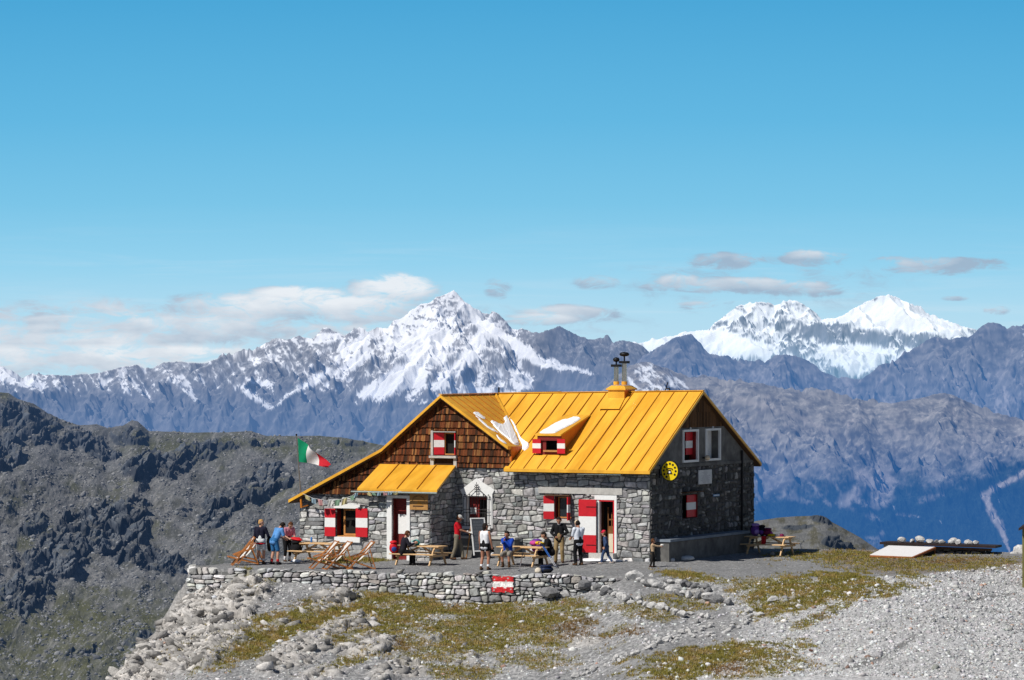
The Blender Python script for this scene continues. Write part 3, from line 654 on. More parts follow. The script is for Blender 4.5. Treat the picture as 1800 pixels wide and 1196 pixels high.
# the bottom of the valley, out of sight from here but there
vf = MB(); vf.add([(-30000, 900, -1600), (30000, 900, -1600), (30000, 60000, -1200), (-30000, 60000, -1200)], [(0, 1, 2, 3)])
tag(vf.build('valley_floor', surf('valley_forest', (0.03, 0.06, 0.05), 1.0, 0.4, 0.002, col2=(0.1, 0.1, 0.07))), kind='structure')
# ------------------------------------------------------------------ the knoll the hut stands on
def axis(lo, hi, d, far_lo, far_hi, g=1.16):
    a = list(np.arange(lo, hi + d, d)); s = d
    left = []; x = lo
    while x > far_lo: s *= g; x -= s; left.append(x)
    s = d; x = a[-1]; right = []
    while x < far_hi: s *= g; x += s; right.append(x)
    return np.array(left[::-1] + a + right)
EDGE = np.array([(-60, 129.8), (-12.4, 129.6), (-9.4, 128.3), (-6.4, 127.6), (-3.5, 126.7), (0, 125.5), (2.2, 125.1), (4.2, 125.2), (8, 124.4), (12, 124.0), (14.5, 125.2), (17, 128.6), (20.2, 133.0), (30, 139), (90, 150)])
WALLH = np.array([(-60, 0.9), (-12.4, 0.95), (-11.0, 0.75), (-10.4, 0.3), (-9.4, 0.30), (-6.4, 0.52), (-3.5, 0.80), (-0.9, 1.08), (1.9, 0.74), (3.2, 0.45), (4.3, 0.0), (90, 0.0)])
CLIFF = np.array([(0, -13.5), (108, -14.2), (112, -13.95), (115, -13.55), (118, -13.2), (122, -12.9), (126, -12.5), (129.0, -12.28), (131.2, -11.95), (133, -10.9), (135, -9.3), (139.5, -9.1), (150, -6.5), (200, 10)])
BACK = np.array([(-60, 138), (-9, 139), (-7, 152), (8, 152), (9.5, 143), (15, 142), (18, 141.4), (20.5, 139.5), (30, 143), (90, 150)])
def I(tab, x): return np.interp(x, tab[:, 0], tab[:, 1])
OUT = [(590, 1055, 60, 16, -20, .9), (610, 1100, 55, 16, -12, .9), (520, 1150, 75, 26, -18, .8), (640, 1135, 60, 20, -10, .7), (700, 1178, 55, 20, -10, .8), (1020, 1128, 40, 12, 0, .5), (430, 1050, 60, 30, -30, 1.0),
       (380, 1120, 90, 40, -40, .9), (560, 1120, 40, 9, -10, .6), (480, 1100, 40, 10, -15, .5), (760, 1120, 30, 9, 0, .4), (560, 1185, 60, 14, -10, .6), (1240, 1050, 40, 10, 20, .5), (820, 1160, 30, 10, 0, .4)]
def ellm(px, py, tab, wob):
    o = np.zeros(px.shape, dtype=np.float32)
    for (cx, cy, rx, ry, a_, g) in tab:
        c_, s_ = math.cos(R(a_)), math.sin(R(a_))
        d = np.hypot(((px - cx) * c_ + (py - cy) * s_) / rx, (-(px - cx) * s_ + (py - cy) * c_) / ry) + wob
        o = np.maximum(o, g * sstep(1.15, 0.6, d))
    return o
def ground_base(X, Y):
    d = I(EDGE, X) - Y
    z = np.where(d > 0, -I(WALLH, X) * sstep(-0.38, -0.08, d) - 0.15 * d + 0.0012 * np.clip(d, 0, 30) ** 2, 0.0)
    dip = sstep(112, 85, Y)                                    # the saddle below the knoll, then the hill the photographer stands on
    near = -3.6 + (6.6 + 3.6) * sstep(92, 2, Y) ** 1.15
    z = z * (1 - dip) + near * dip
    q = I(CLIFF, Y) - X
    z = z - np.where(q > 0, np.minimum(1.35 * q + 0.5 * np.sqrt(np.maximum(q, 0)), 120 + q * 0.05), 0) * sstep(60, 95, Y)
    bk = Y - I(BACK, X)
    z = z - np.where(bk > 0, np.minimum(0.55 * bk + 0.02 * bk ** 2, 140 + 0.03 * bk), 0)
    z = z + hut_rise(X, Y)
    z = z + 0.05 * sstep(15, 24, X) * sstep(110, 130, Y)
    return z
RC, RS_ = math.cos(R(28)), math.sin(R(28))
def hut_rise(X, Y):                                            # the gravel banks up a little towards the walls
    dx, dy = X - 5.34, Y - 131.9; u = dx * RC - dy * RS_; v = dx * RS_ + dy * RC
    d = np.hypot(np.maximum(np.maximum(-16.2 - u, u), 0), np.maximum(np.maximum(-v, v - 9.9), 0))
    return 0.11 * sstep(2.3, 0.1, d)
def ground_masks(X, Y, z):
    px = 900 + FPX * X / Y; py = HY - FPX * (z - ZC) / Y
    d = I(EDGE, X) - Y
    w1 = fbm(X / 1.1, Y / 1.6, 5, 0.6)
    rockm = ellm(px, py, OUT, 0.55 * w1)
    lc = pmask(px, py, [(335, 1000), (400, 992), (468, 1006), (478, 1040), (430, 1085), (345, 1135), (285, 1200), (150, 1240), (180, 1190), (250, 1100), (300, 1055)], 14)
    rockm = np.maximum(rockm, lc * sstep(-0.55, -0.05, w1))
    near_edge = sstep(2.2, 0.3, np.abs(X - I(CLIFF, Y))) * (Y > 100) * (Y < 134)
    rockm = np.maximum(rockm, near_edge * sstep(-0.7, -0.2, w1))
    rockm = rockm * np.maximum(sstep(0.1, 1.3, d), 0.35 * sstep(-11.8, -12.5, X) * sstep(133.5, 131, Y))
    return px, py, d, rockm
def ground_noise(X, Y, d, rockm):
    up = sstep(-0.2, 0.6, d)
    n = 0.10 * up * sstep(6, 14, X) * fbm((X + 0.9 * Y) / 5.0, (Y - 0.55 * X) / 1.1, 4) + 0.022 * fbm(X / 0.5, Y / 0.6, 4) + up * (0.16 * fbm(X / 2.4, Y / 3.2, 5) + 0.05 * fbm(X / 0.3, Y / 0.42, 4, 0.6))
    strat = ridged((X * 0.75 - Y * 0.35) / 0.9, (Y + 0.5 * X) / 2.6, 6, 0.62)
    q = rockm > 0.01; blk = np.zeros(np.shape(rockm))
    if np.any(q):
        xx, yy_ = np.broadcast_arrays(X, Y); xx, yy_ = xx[q], yy_[q]
        xw = xx * 0.9 - yy_ * 0.35 + 0.35 * fbm(xx / 0.7, yy_ / 0.9, 3); yw = yy_ * 0.75 + 0.45 * xx + 0.35 * fbm(xx / 0.7 + 9, yy_ / 0.9, 3)
        e1, r1_, t1_ = worley(xw / 0.95, yw / 1.5); e2, r2_, t2_ = worley(xw / 0.36, yw / 0.55)
        blk[q] = 0.55 * (0.42 * (r1_ - 0.4) + 0.40 * t1_ - 0.22 * sstep(0.10, 0.0, e1) + 0.15 * (r2_ - 0.5) + 0.16 * t2_ - 0.10 * sstep(0.12, 0.0, e2))
    rk = rockm * (blk + 0.16 * (strat - 0.25) + 0.08 * (ridged(X / 0.38, Y / 0.55, 4, 0.6) - 0.3) + 0.10)
    return n + rk
def ground_z(x, y):                                            # for setting things down on the finished ground
    X = np.array([float(x)]); Y = np.array([float(y)])
    z = ground_base(X, Y); px, py, d, rk = ground_masks(X, Y, z)
    return float((z + ground_noise(X, Y, d, rk))[0])

xs = axis(-15.6, 24.0, 0.06, -900, 900); ys = axis(108.5, 144.0, 0.085, -40, 1400)
GX, GY = np.meshgrid(xs, ys)
gz0 = ground_base(GX, GY)
gpx, gpy, gd, grk = ground_masks(GX, GY, gz0)
GZ = gz0 + ground_noise(GX, GY, gd, grk)
GP = np.stack([GX, GY, GZ], -1)
gn = normals_of(GP)
w1 = fbm(GX / 1.3, GY / 1.8 + 9, 6, 0.6); w2 = fbm(GX / 0.16, GY / 0.24, 4, 0.7); w3 = fbm(GX / 5, GY / 6 + 4, 4)
GRASS = [(560, 1085, 150, 20, -12, 1.0), (470, 1120, 90, 18, -25, .8), (680, 1050, 90, 16, -5, .7), (690, 1085, 75, 26, -5, .75), (860, 1085, 120, 22, 6, .85), (830, 1125, 70, 22, 10, .7), (950, 1160, 60, 16, 0, .5), (420, 1150, 80, 16, -20, .6),
         (1440, 1035, 120, 20, -4, 1.0), (1400, 1060, 80, 16, -15, .9), (1330, 1030, 50, 12, 0, .5), (1250, 1160, 130, 20, -8, 1.0), (1180, 1190, 60, 20, -20, .9), (1330, 1150, 60, 14, 0, .7), (1200, 1060, 60, 12, 0, .5), (1130, 1075, 50, 12, 5, .5),
         (430, 1015, 22, 12, 10, .9), (440, 1040, 30, 10, -20, .6), (480, 1018, 40, 6, -10, .5), (290, 1165, 40, 12, -30, .6), (1480, 978, 110, 9, 0, .30), (1640, 992, 170, 12, 0, .24), (1230, 1018, 60, 8, 10, .55), (620, 985, 60, 4, 0, .7), (720, 1130, 40, 16, 0, .6), (1105, 1110, 40, 10, 0, .35),
         (880, 1105, 150, 30, 4, .62), (960, 1075, 90, 18, 0, .6), (760, 1150, 70, 20, 0, .5), (600, 1060, 90, 14, -10, .6), (820, 1180, 60, 14, 0, .5), (650, 1110, 80, 16, -10, .6), (1300, 1172, 110, 18, 0, .55), (980, 1120, 60, 14, 0, .5), (620, 1160, 60, 10, -20, .5), (760, 1070, 60, 14, 10, .7), (990, 1085, 50, 18, 0, .55), (1460, 1075, 60, 8, -25, .6)]
w4 = fbm(GX / 0.45 + 20, GY / 0.7, 5, 0.65)
grass = ellm(gpx, gpy, [(a_, b_, c_ * 1.25, d_ * 1.3, e_, f_) for a_, b_, c_, d_, e_, f_ in GRASS], 0.95 * w1 + 0.85 * w4 + 0.35 * w2)
grass = np.clip(grass * (1 - 0.75 * grk), 0, 1)
up = sstep(-0.5, 0.5, gd)
scree = sstep(1150, 1500, gpx + (gpy - 1080) * 1.1 + 60 * w3) * up
c = mixc(np.ones(GP.shape) * np.array((0.185, 0.187, 0.192)), (0.40, 0.398, 0.40), np.maximum(up, 0.42) * sstep(-0.25, 0.3, w2 + 0.4 * w1))
c = mixc(c, (0.54, 0.54, 0.545), scree * (0.5 + 0.4 * sstep(-0.3, 0.3, w2)))
c = mixc(c, (0.19, 0.185, 0.18), 0.55 * up * sstep(0.15, 0.45, w1) * (1 - scree * 0.6))
rc = mixc(np.ones(GP.shape) * np.array((0.56, 0.53, 0.50)), (0.33, 0.322, 0.315), sstep(0.0, 0.35, fbm(GX / 0.7 + 3, GY / 0.9, 6, 0.6)))
rc = mixc(rc, (0.13, 0.125, 0.12), 0.8 * sstep(0.2, 0.45, fbm(GX / 0.35 + 30, GY / 0.6, 5, 0.6)))
qq = grk > 0.02; ck_ = np.zeros(GX.shape); X_, Y_ = GX[qq], GY[qq]
xw = X_ * 0.9 - Y_ * 0.35 + 0.35 * fbm(X_ / 0.7, Y_ / 0.9, 3); yw = Y_ * 0.75 + 0.45 * X_ + 0.35 * fbm(X_ / 0.7 + 9, Y_ / 0.9, 3)
e1, r1_, _t = worley(xw / 0.95, yw / 1.5); e2, r2_, _t = worley(xw / 0.36, yw / 0.55)
ck_[qq] = np.maximum(0.8 * sstep(0.09, 0.0, e1), 0.5 * sstep(0.10, 0.0, e2)); tone_ = np.ones(GX.shape); tone_[qq] = 0.82 + 0.36 * r2_
rc = rc * tone_[..., None] * (1 - 0.75 * ck_[..., None])
c = c * (1 - grk[..., None]) + rc * grk[..., None]
gcol = mixc(np.ones(GP.shape) * np.array((0.235, 0.205, 0.050)), (0.33, 0.24, 0.085), sstep(-0.15, 0.3, fbm(GX / 0.8, GY + 1, 5, 0.6)))
gcol = mixc(gcol, (0.20, 0.10, 0.05), 0.7 * sstep(0.16, 0.45, w3 + 0.3 * w1))
gcol = mixc(gcol, (0.075, 0.08, 0.02), 0.7 * sstep(0.15, 0.5, w2))
gm = 0.85 * np.clip(grass * 1.15, 0, 1) * sstep(-0.25, 0.45, w2 + 0.8 * w4 + 0.35 * grass)
c = c * (1 - gm[..., None]) + gcol * gm[..., None]
brown = pmask(gpx, gpy, [(1440, 962), (1560, 968), (1800, 985), (1800, 1002), (1560, 1008), (1460, 990)], 10) * 0.75 * sstep(-0.35, 0.3, w1 + 0.5 * w2)
c = mixc(c, (0.17, 0.105, 0.05), brown)
# trodden path
PATH = [(1080, 1022, 16), (1140, 1035, 18), (1200, 1060, 20), (1260, 1085, 22), (1285, 1105, 20), (1230, 1130, 16), (1150, 1160, 16), (1060, 1200, 16)]
c = mixc(c, (0.20, 0.20, 0.205), 0.6 * lmask(gpx, gpy, PATH, 16))
for ln in ([(1500, 1175, 5), (1560, 1150, 7), (1610, 1118, 3)], [(1700, 1060, 3), (1745, 1046, 4), (1790, 1040, 2)], [(1420, 1090, 3), (1480, 1075, 3)]):
    c = mixc(c, (0.13, 0.13, 0.13), 0.75 * lmask(gpx, gpy, ln, 4))
strk = fbm((GX + 0.9 * GY) / 6.0, (GY - 0.55 * GX) / 0.9, 5, 0.6)
c = c * (1 + 0.30 * up * scree * np.clip(strk * 1.6, -0.8, 0.7))[..., None]
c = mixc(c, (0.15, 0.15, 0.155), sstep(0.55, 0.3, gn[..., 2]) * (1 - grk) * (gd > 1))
m_ground = surf('mountain_ground', rough=0.95, var=0.35, scale=9.0, bump=0.9, bscale=22.0, attr=True, spec=0.1, bdist=0.04)
tag(mesh_obj('ground', GP.reshape(-1, 3), grid_faces(*GZ.shape), m_ground, smooth=False, col=c.reshape(-1, 3)), kind='structure')

# ------------------------------------------------------------------ loose stones and grass, nobody could count them
def stone_shapes(n=8, seed=5):
    out = []
    for k in range(n):
        b = MB().blob((0, 0, 0), (1, 0.8, 0.6), seed=seed + k, rough=0.28, sub=1)
        out.append((np.array(b.v), np.array(b.f)))
    return out
def scatter(pos, size, cols, seed, dip=None, el=(1, 1, 1)):
    r = np.random.default_rng(seed); sh = stone_shapes()
    V_, F_, C_ = [], [], []; base = 0
    which = r.integers(0, len(sh), len(pos))
    for k, (v, f) in enumerate(sh):
        i = np.nonzero(which == k)[0]
        if not len(i): continue
        a = r.uniform(0, 2 * np.pi, len(i)) if dip is None else r.normal(dip[0], 0.28, len(i)); b = r.normal(0 if dip is None else dip[1], 0.35 if dip is None else 0.32, len(i))
        ca, sa, cb, sb = np.cos(a), np.sin(a), np.cos(b), np.sin(b)
        vv = np.repeat(v[None], len(i), 0) * size[i][:, None, None] * r.uniform(0.75, 1.3, (len(i), 1, 3)) * np.array(el)
        x, y, z = vv[..., 0], vv[..., 1], vv[..., 2]
        x, z = x * cb[:, None] - z * sb[:, None], x * sb[:, None] + z * cb[:, None]
        x, y = x * ca[:, None] - y * sa[:, None], x * sa[:, None] + y * ca[:, None]
        V_.append((np.stack([x, y, z], -1) + pos[i][:, None, :]).reshape(-1, 3))
        F_.append((f[None] + (np.arange(len(i)) * len(v))[:, None, None] + base).reshape(-1, 3))
        C_.append(np.repeat(cols[i], len(v), 0)); base += len(i) * len(v)
    return np.concatenate(V_), np.concatenate(F_), np.concatenate(C_)
r2 = np.random.default_rng(3)
zone = (GX > -15.5) & (GX < 23.9) & (GY > 108.5) & (GY < 143.8)
prob = zone * (0.03 + up * (0.30 + 0.35 * sstep(-0.2, 0.3, w1) + 1.3 * scree) * (1 - 0.55 * gm) * (1 - 0.6 * grk)) * (gn[..., 2] > 0.6) * (1 - 0.7 * lmask(gpx, gpy, PATH, 16))
prob = np.where(gd < -0.2, 0.11 * zone * (GY < 143.5) * (1 - 0.5 * gm) * (0.5 + sstep(-0.3, 0.3, w1)), prob)
pf = (prob / prob.sum()).ravel()
idx = r2.choice(pf.size, 66000, p=pf)
pos = GP.reshape(-1, 3)[idx] + np.stack([r2.uniform(-.03, .03, len(idx)), r2.uniform(-.04, .04, len(idx)), np.zeros(len(idx))], 1)
size = np.clip(r2.lognormal(math.log(0.054), 0.60, len(idx)), 0.03, 0.38)
size = np.where(gd.ravel()[idx] < 0.0, np.minimum(size, 0.06), size)
g = r2.uniform(0.24, 0.72, len(idx)) * np.where(gd.ravel()[idx] < 0, 0.62, 1.0)
cols = np.stack([g * 0.99, g * 0.995, g * 1.0], 1) * (1 + r2.normal(0, 0.025, (len(idx), 3)))
rust = r2.random(len(idx)) < 0.03; cols[rust] *= np.array((0.75, 0.5, 0.4))
m_stone = surf('loose_stone', rough=0.95, var=0.3, scale=14.0, attr=True, spec=0.1)
v_, f_, c_ = scatter(pos, size, cols, 4)
tag(mesh_obj('loose_stones', v_, f_, m_stone, col=c_), kind='stuff', label='pale grey scree and loose stones strewn over the slope below the hut', cat='stones')
# boulders strewn over the hillside across the gap
if 'hillside' in HILLS:
    hp_P, hp_n, hpx, hpy, hcr = HILLS['hillside']
    ph = ((hpy > 700) * (hpx > -150) * (hpx < 620) * (hp_n[..., 2] > 0.3) * (0.15 + sstep(-0.1, 0.35, fbm(hpx / 40, hpy / 26, 4))) * (1 - 0.7 * sstep(0.3, 0.6, hcr))).ravel(); ph /= ph.sum()
    idx = r2.choice(ph.size, 15000, p=ph); pos = hp_P.reshape(-1, 3)[idx]
    size = np.clip(r2.lognormal(math.log(0.42), 0.5, len(idx)), 0.2, 2.2); g = r2.uniform(0.11, 0.34, len(idx)); cols = np.stack([g, g * 0.995, g * 0.98], 1)
    v_, f_, c_ = scatter(pos, size, cols, 24)
    tag(mesh_obj('hillside_boulders', v_, f_, m_hill, col=c_, haze=np.full(len(v_), 0.12)), kind='stuff', label='grey boulders strewn over the dark hillside beyond the terrace', cat='boulders')
# broken rock standing out of the slope
pr_ = (grk ** 1.5 * zone * (gd > 0.3) * (gn[..., 2] > 0.25)).ravel(); pr_ /= pr_.sum()
idx = r2.choice(pr_.size, 4200, p=pr_); pos = GP.reshape(-1, 3)[idx].copy()
size = np.clip(r2.lognormal(math.log(0.15), 0.65, len(idx)), 0.08, 0.75); big_ = r2.random(len(idx)) < 0.05; size[big_] = r2.uniform(0.45, 0.95, big_.sum()); pos[:, 2] -= size * 0.12
g = r2.uniform(0.20, 0.58, len(idx)); cols = np.stack([g * 1.03, g * 0.99, g * 0.945], 1)
dk_ = r2.random(len(idx)) < 0.22; cols[dk_] *= 0.6
v_, f_, c_ = scatter(pos, size, cols, 14, (0.55, -0.22), (1.4, 1.0, 0.85))
m_crag = surf('broken_rock', rough=0.95, var=0.35, scale=5.0, bump=0.9, bscale=9.0, attr=True, spec=0.1, bdist=0.06)
tag(mesh_obj('broken_rock', v_, f_, m_crag, col=c_), kind='stuff', label='pale broken rock standing out of the slope below the terrace', cat='rock')
# grass tufts
pg = (np.clip(gm, 0, 1) ** 0.9 * zone).ravel(); pg /= pg.sum()
idx = r2.choice(pg.size, 42000, p=pg)
bp_ = GP.reshape(-1, 3)[idx]; nb = 4
root = np.repeat(bp_, nb, 0) + np.concatenate([r2.normal(0, 0.035, (len(idx) * nb, 2)), np.zeros((len(idx) * nb, 1))], 1)
hgt = r2.uniform(0.03, 0.095, len(root)); lean = r2.normal(0, 0.03, (len(root), 2)); wid = r2.uniform(0.008, 0.02, len(root)); an = r2.uniform(0, np.pi, len(root))
dx = np.stack([np.cos(an) * wid, np.sin(an) * wid, np.zeros(len(root))], 1)
tv = np.stack([root - dx, root + dx, root + np.concatenate([lean, hgt[:, None]], 1)], 1).reshape(-1, 3)
tf_ = np.arange(len(tv)).reshape(-1, 3)
gc = np.repeat(gcol.reshape(-1, 3)[idx], nb, 0) * r2.uniform(0.7, 1.6, (len(root), 1))
m_grass = surf('alpine_grass', rough=0.9, var=0.2, scale=3.0, attr=True, spec=0.05, trans=0.25)
tag(mesh_obj('alpine_grass', tv, tf_, m_grass, col=np.repeat(gc, 3, 0)), kind='stuff', label='short olive and rusty alpine grass in patches between the stones', cat='grass')

# ------------------------------------------------------------------ stone laying
def clip_half(poly, a, b, c_):                                # keep a*x + b*y <= c
    out = []
    for i in range(len(poly)):
        p, q = poly[i], poly[(i + 1) % len(poly)]
        dp, dq = a * p[0] + b * p[1] - c_, a * q[0] + b * q[1] - c_
        if dp <= 0: out.append(p)
        if (dp < 0 < dq) or (dq < 0 < dp):
            t = dp / (dp - dq); out.append((p[0] + t * (q[0] - p[0]), p[1] + t * (q[1] - p[1])))
    return out
def area(p): return 0.5 * sum(p[i][0] * p[(i + 1) % len(p)][1] - p[(i + 1) % len(p)][0] * p[i][1] for i in range(len(p)))
def cut_rect(poly, r_):
    x0, x1, y0, y1 = r_; out = []
    if max(p[0] for p in poly) <= x0 or min(p[0] for p in poly) >= x1 or max(p[1] for p in poly) <= y0 or min(p[1] for p in poly) >= y1: return [poly]
    out.append(clip_half(poly, 1, 0, x0)); out.append(clip_half(poly, -1, 0, -x1))
    mid = clip_half(clip_half(poly, -1, 0, -x0), 1, 0, x1) if len(poly) > 2 else []
    if len(mid) > 2: out.append(clip_half(mid, 0, 1, y0)); out.append(clip_half(mid, 0, -1, -y1))
    return [p for p in out if len(p) > 2 and abs(area(p)) > 1e-5]
def clip_region(polys, halves, rects):
    res = []
    for p in polys:
        for h in halves:
            if len(p) > 2: p = clip_half(p, *h)
        if len(p) < 3: continue
        ps = [p]
        for r_ in rects: ps = [q for x in ps for q in cut_rect(x, r_)]
        res += ps
    return res
def rubble(s0, s1, w0, w1_, seed, hmin=0.13, hmax=0.30, lmin=0.2, lmax=0.55, wob=0.05):
    r = random.Random(seed); out = []
    ph = [r.uniform(0, 9) for _ in range(4)]
    def wave(s, k): return wob * (math.sin(s * 1.7 + ph[0] + k * 2.1) + 0.7 * math.sin(s * 4.3 + ph[1] + k * 1.3))
    w = w0; k = 0
    while w < w1_:
        h = r.uniform(hmin, hmax); s = s0 - r.uniform(0, lmax)
        f0 = 0 if k == 0 else 1
        lastoff = 0.0
        while s < s1:
            l = r.uniform(lmin, lmax) * (0.7 + h / hmax * 0.6); off = r.uniform(-0.05, 0.05)
            q = [(s + lastoff, w + f0 * wave(s, k)), (s + l + off, w + f0 * wave(s + l, k)), (s + l - off, w + h + wave(s + l, k + 1)), (s - lastoff, w + h + wave(s, k + 1))]
            if h > 0.2 and r.random() < 0.30:                  # two thin stones in place of a big one
                t = r.uniform(0.4, 0.6); a_ = tuple(q[0][i] * (1 - t) + q[3][i] * t for i in (0, 1)); b_ = tuple(q[1][i] * (1 - t) + q[2][i] * t for i in (0, 1))
                out += [[q[0], q[1], b_, a_], [a_, b_, q[2], q[3]]]
            else: out.append(q)
            s += l; lastoff = off
        w += h; k += 1
    return out
def lay_stones(mb, polys, fmap, seed, gap=0.018, prot=(0.025, 0.07), pal=((0.30, 0.30, 0.30), (0.20, 0.205, 0.21), (0.38, 0.37, 0.35), (0.25, 0.24, 0.225)), back=0.03, rnd=0.22, tone=1.0, minarea=0.004):
    r = random.Random(seed)
    for p in polys:
        if area(p) < 0: p = p[::-1]
        if area(p) < minarea: continue
        cx = sum(q[0] for q in p) / len(p); cy = sum(q[1] for q in p) / len(p)
        ring = []
        for i in range(len(p)):                                # knock the corners off
            a_, b_, c_ = p[i - 1], p[i], p[(i + 1) % len(p)]
            k1, k2 = r.uniform(0.08, rnd), r.uniform(0.08, rnd)
            ring.append((b_[0] + (a_[0] - b_[0]) * k1, b_[1] + (a_[1] - b_[1]) * k1)); ring.append((b_[0] + (c_[0] - b_[0]) * k2, b_[1] + (c_[1] - b_[1]) * k2))
        R0 = []
        for x, y in ring:
            d = math.hypot(x - cx, y - cy) + 1e-6; k = max(0.55, (d - gap * r.uniform(0.6, 1.6)) / d); R0.append((cx + (x - cx) * k, cy + (y - cy) * k))
        h = r.uniform(*prot); tx, ty = r.uniform(-0.12, 0.12), r.uniform(-0.12, 0.12); n = len(R0)
        v = [fmap(x, y, -back) for x, y in R0]
        for s_, hh in ((0.96, 0.62), (0.80, 0.95)):
            v += [fmap(cx + (x - cx) * s_, cy + (y - cy) * s_, h * hh * r.uniform(0.8, 1.15) + (x - cx) * tx + (y - cy) * ty) for x, y in R0]
        v.append(fmap(cx + r.uniform(-.02, .02), cy + r.uniform(-.02, .02), h * r.uniform(0.95, 1.25)))
        f = []
        for lv in (0, 1):
            for i in range(n): j = (i + 1) % n; f.append((lv * n + i, lv * n + j, (lv + 1) * n + j, (lv + 1) * n + i))
        f += [(2 * n + i, 2 * n + (i + 1) % n, 3 * n) for i in range(n)]
        c0 = r.choice(pal); t = r.uniform(0.7, 1.3) * tone
        mb.add(v, f, tuple(min(0.8, x * t * r.uniform(0.96, 1.04)) for x in c0))
    return mb
m_rubble = surf('rubble_stone', rough=0.9, var=0.38, scale=7.0, bump=0.7, bscale=30.0, attr=True, spec=0.15, bdist=0.02)

def polyline_map(pts, zfoot, batter=0.12):
    P_ = [Vector((p[0], p[1], 0)) for p in pts]; cum = [0.0]
    for a_, b_ in zip(P_[:-1], P_[1:]): cum.append(cum[-1] + (b_ - a_).length)
    def f(s, w, d):
        s_ = min(max(s, 0.0), cum[-1] - 1e-4); k = max(i for i in range(len(P_) - 1) if cum[i] <= s_)
        t = (s_ - cum[k]) / (cum[k + 1] - cum[k]); p = P_[k].lerp(P_[k + 1], t); e = (P_[k + 1] - P_[k]).normalized()
        nrm = Vector((e.y, -e.x, 0))
        p = p + e * (s - s_) + nrm * (d - batter * w)
        return Vector((p.x, p.y, w))
    return f, cum[-1]
def dry_wall(name, label, pts, foot, top, seed, tone=1.0, group=None, big=1.0):
    """a dry-laid wall: every stone modelled, the dark joints behind them; foot(s) and top(s) give its lower and upper edge"""
    fm, Ln = polyline_map(pts, 0)
    mb = MB(); polys = []
    wmin = min(foot(s) for s in np.linspace(0, Ln, 30)); wmax = max(top(s) for s in np.linspace(0, Ln, 30))
    r = random.Random(seed)
    for p in rubble(0, Ln, wmin - 0.1, wmax + 0.25, seed, 0.08 * big, 0.23 * big, 0.11 * big, 0.40 * big, 0.045):
        sc_ = sum(q[0] for q in p) / len(p); wc = sum(q[1] for q in p) / len(p)
        if wc < foot(sc_) - 0.08 or wc > top(sc_) - 0.02: continue
        polys.append(p)
    lay_stones(mb, polys, fm, seed + 1, gap=0.016, prot=(0.05, 0.14), back=0.16, rnd=0.30, pal=((0.50, 0.50, 0.50), (0.36, 0.365, 0.37), (0.60, 0.59, 0.57), (0.30, 0.30, 0.30), (0.44, 0.42, 0.39)), tone=tone)
    S = np.linspace(0, Ln, max(4, int(Ln / 0.4)))
    for a_, b_ in zip(S[:-1], S[1:]):
        ta, tb_ = top(a_) - 0.1, top(b_) - 0.1; fa, fb = foot(a_) - 0.3, foot(b_) - 0.3
        mb.add([fm(a_, fa, -0.05), fm(b_, fb, -0.05), fm(b_, tb_, -0.05), fm(a_, ta, -0.05), fm(a_, ta, -0.7), fm(b_, tb_, -0.7)], [(0, 1, 2, 3), (3, 2, 5, 4)], (0.15, 0.15, 0.15))
    o = mb.build(name, m_rubble, colored=True)
    return tag(o, label, 'wall', group), fm, Ln
def edge_pts(x0, x1, n=14, off=-0.05): return [(x, float(I(EDGE, x)) + off) for x in np.linspace(x0, x1, n)]
TX0, TX1 = -9.5, 4.25
main_pts = edge_pts(TX0, TX1, 20)
cums = np.cumsum([0] + [math.hypot(b_[0] - a_[0], b_[1] - a_[1]) for a_, b_ in zip(main_pts[:-1], main_pts[1:])])
mx = [p[0] for p in main_pts]
L_guess = float(cums[-1])
wall_main, fm_main, L_main = dry_wall('terrace_wall', 'long dry stone wall holding up the gravel terrace, red and white flag painted on it', main_pts,
    lambda s: -float(I(WALLH, np.interp(s, cums, mx))) - 0.12, lambda s: 0.08 + 0.04 * math.sin(s * 2.3) - 0.1 * max(0, s - L_guess + 1.5), 41)
left_pts = [(-12.3, 131.0), (-12.24, 130.2), (-12.16, 129.46), (-11.8, 129.29), (-11.1, 128.99), (-10.2, 128.6)]
dry_wall('corner_wall', 'short pale dry stone wall at the cliff corner below the two stacked deck chairs', left_pts, lambda s: -0.95 + 0.28 * max(0, s - 1.8), lambda s: 0.04 + 0.07 * math.sin(s * 3.7) - 0.05 * math.sin(s * 9), 47, tone=1.15, big=1.2)
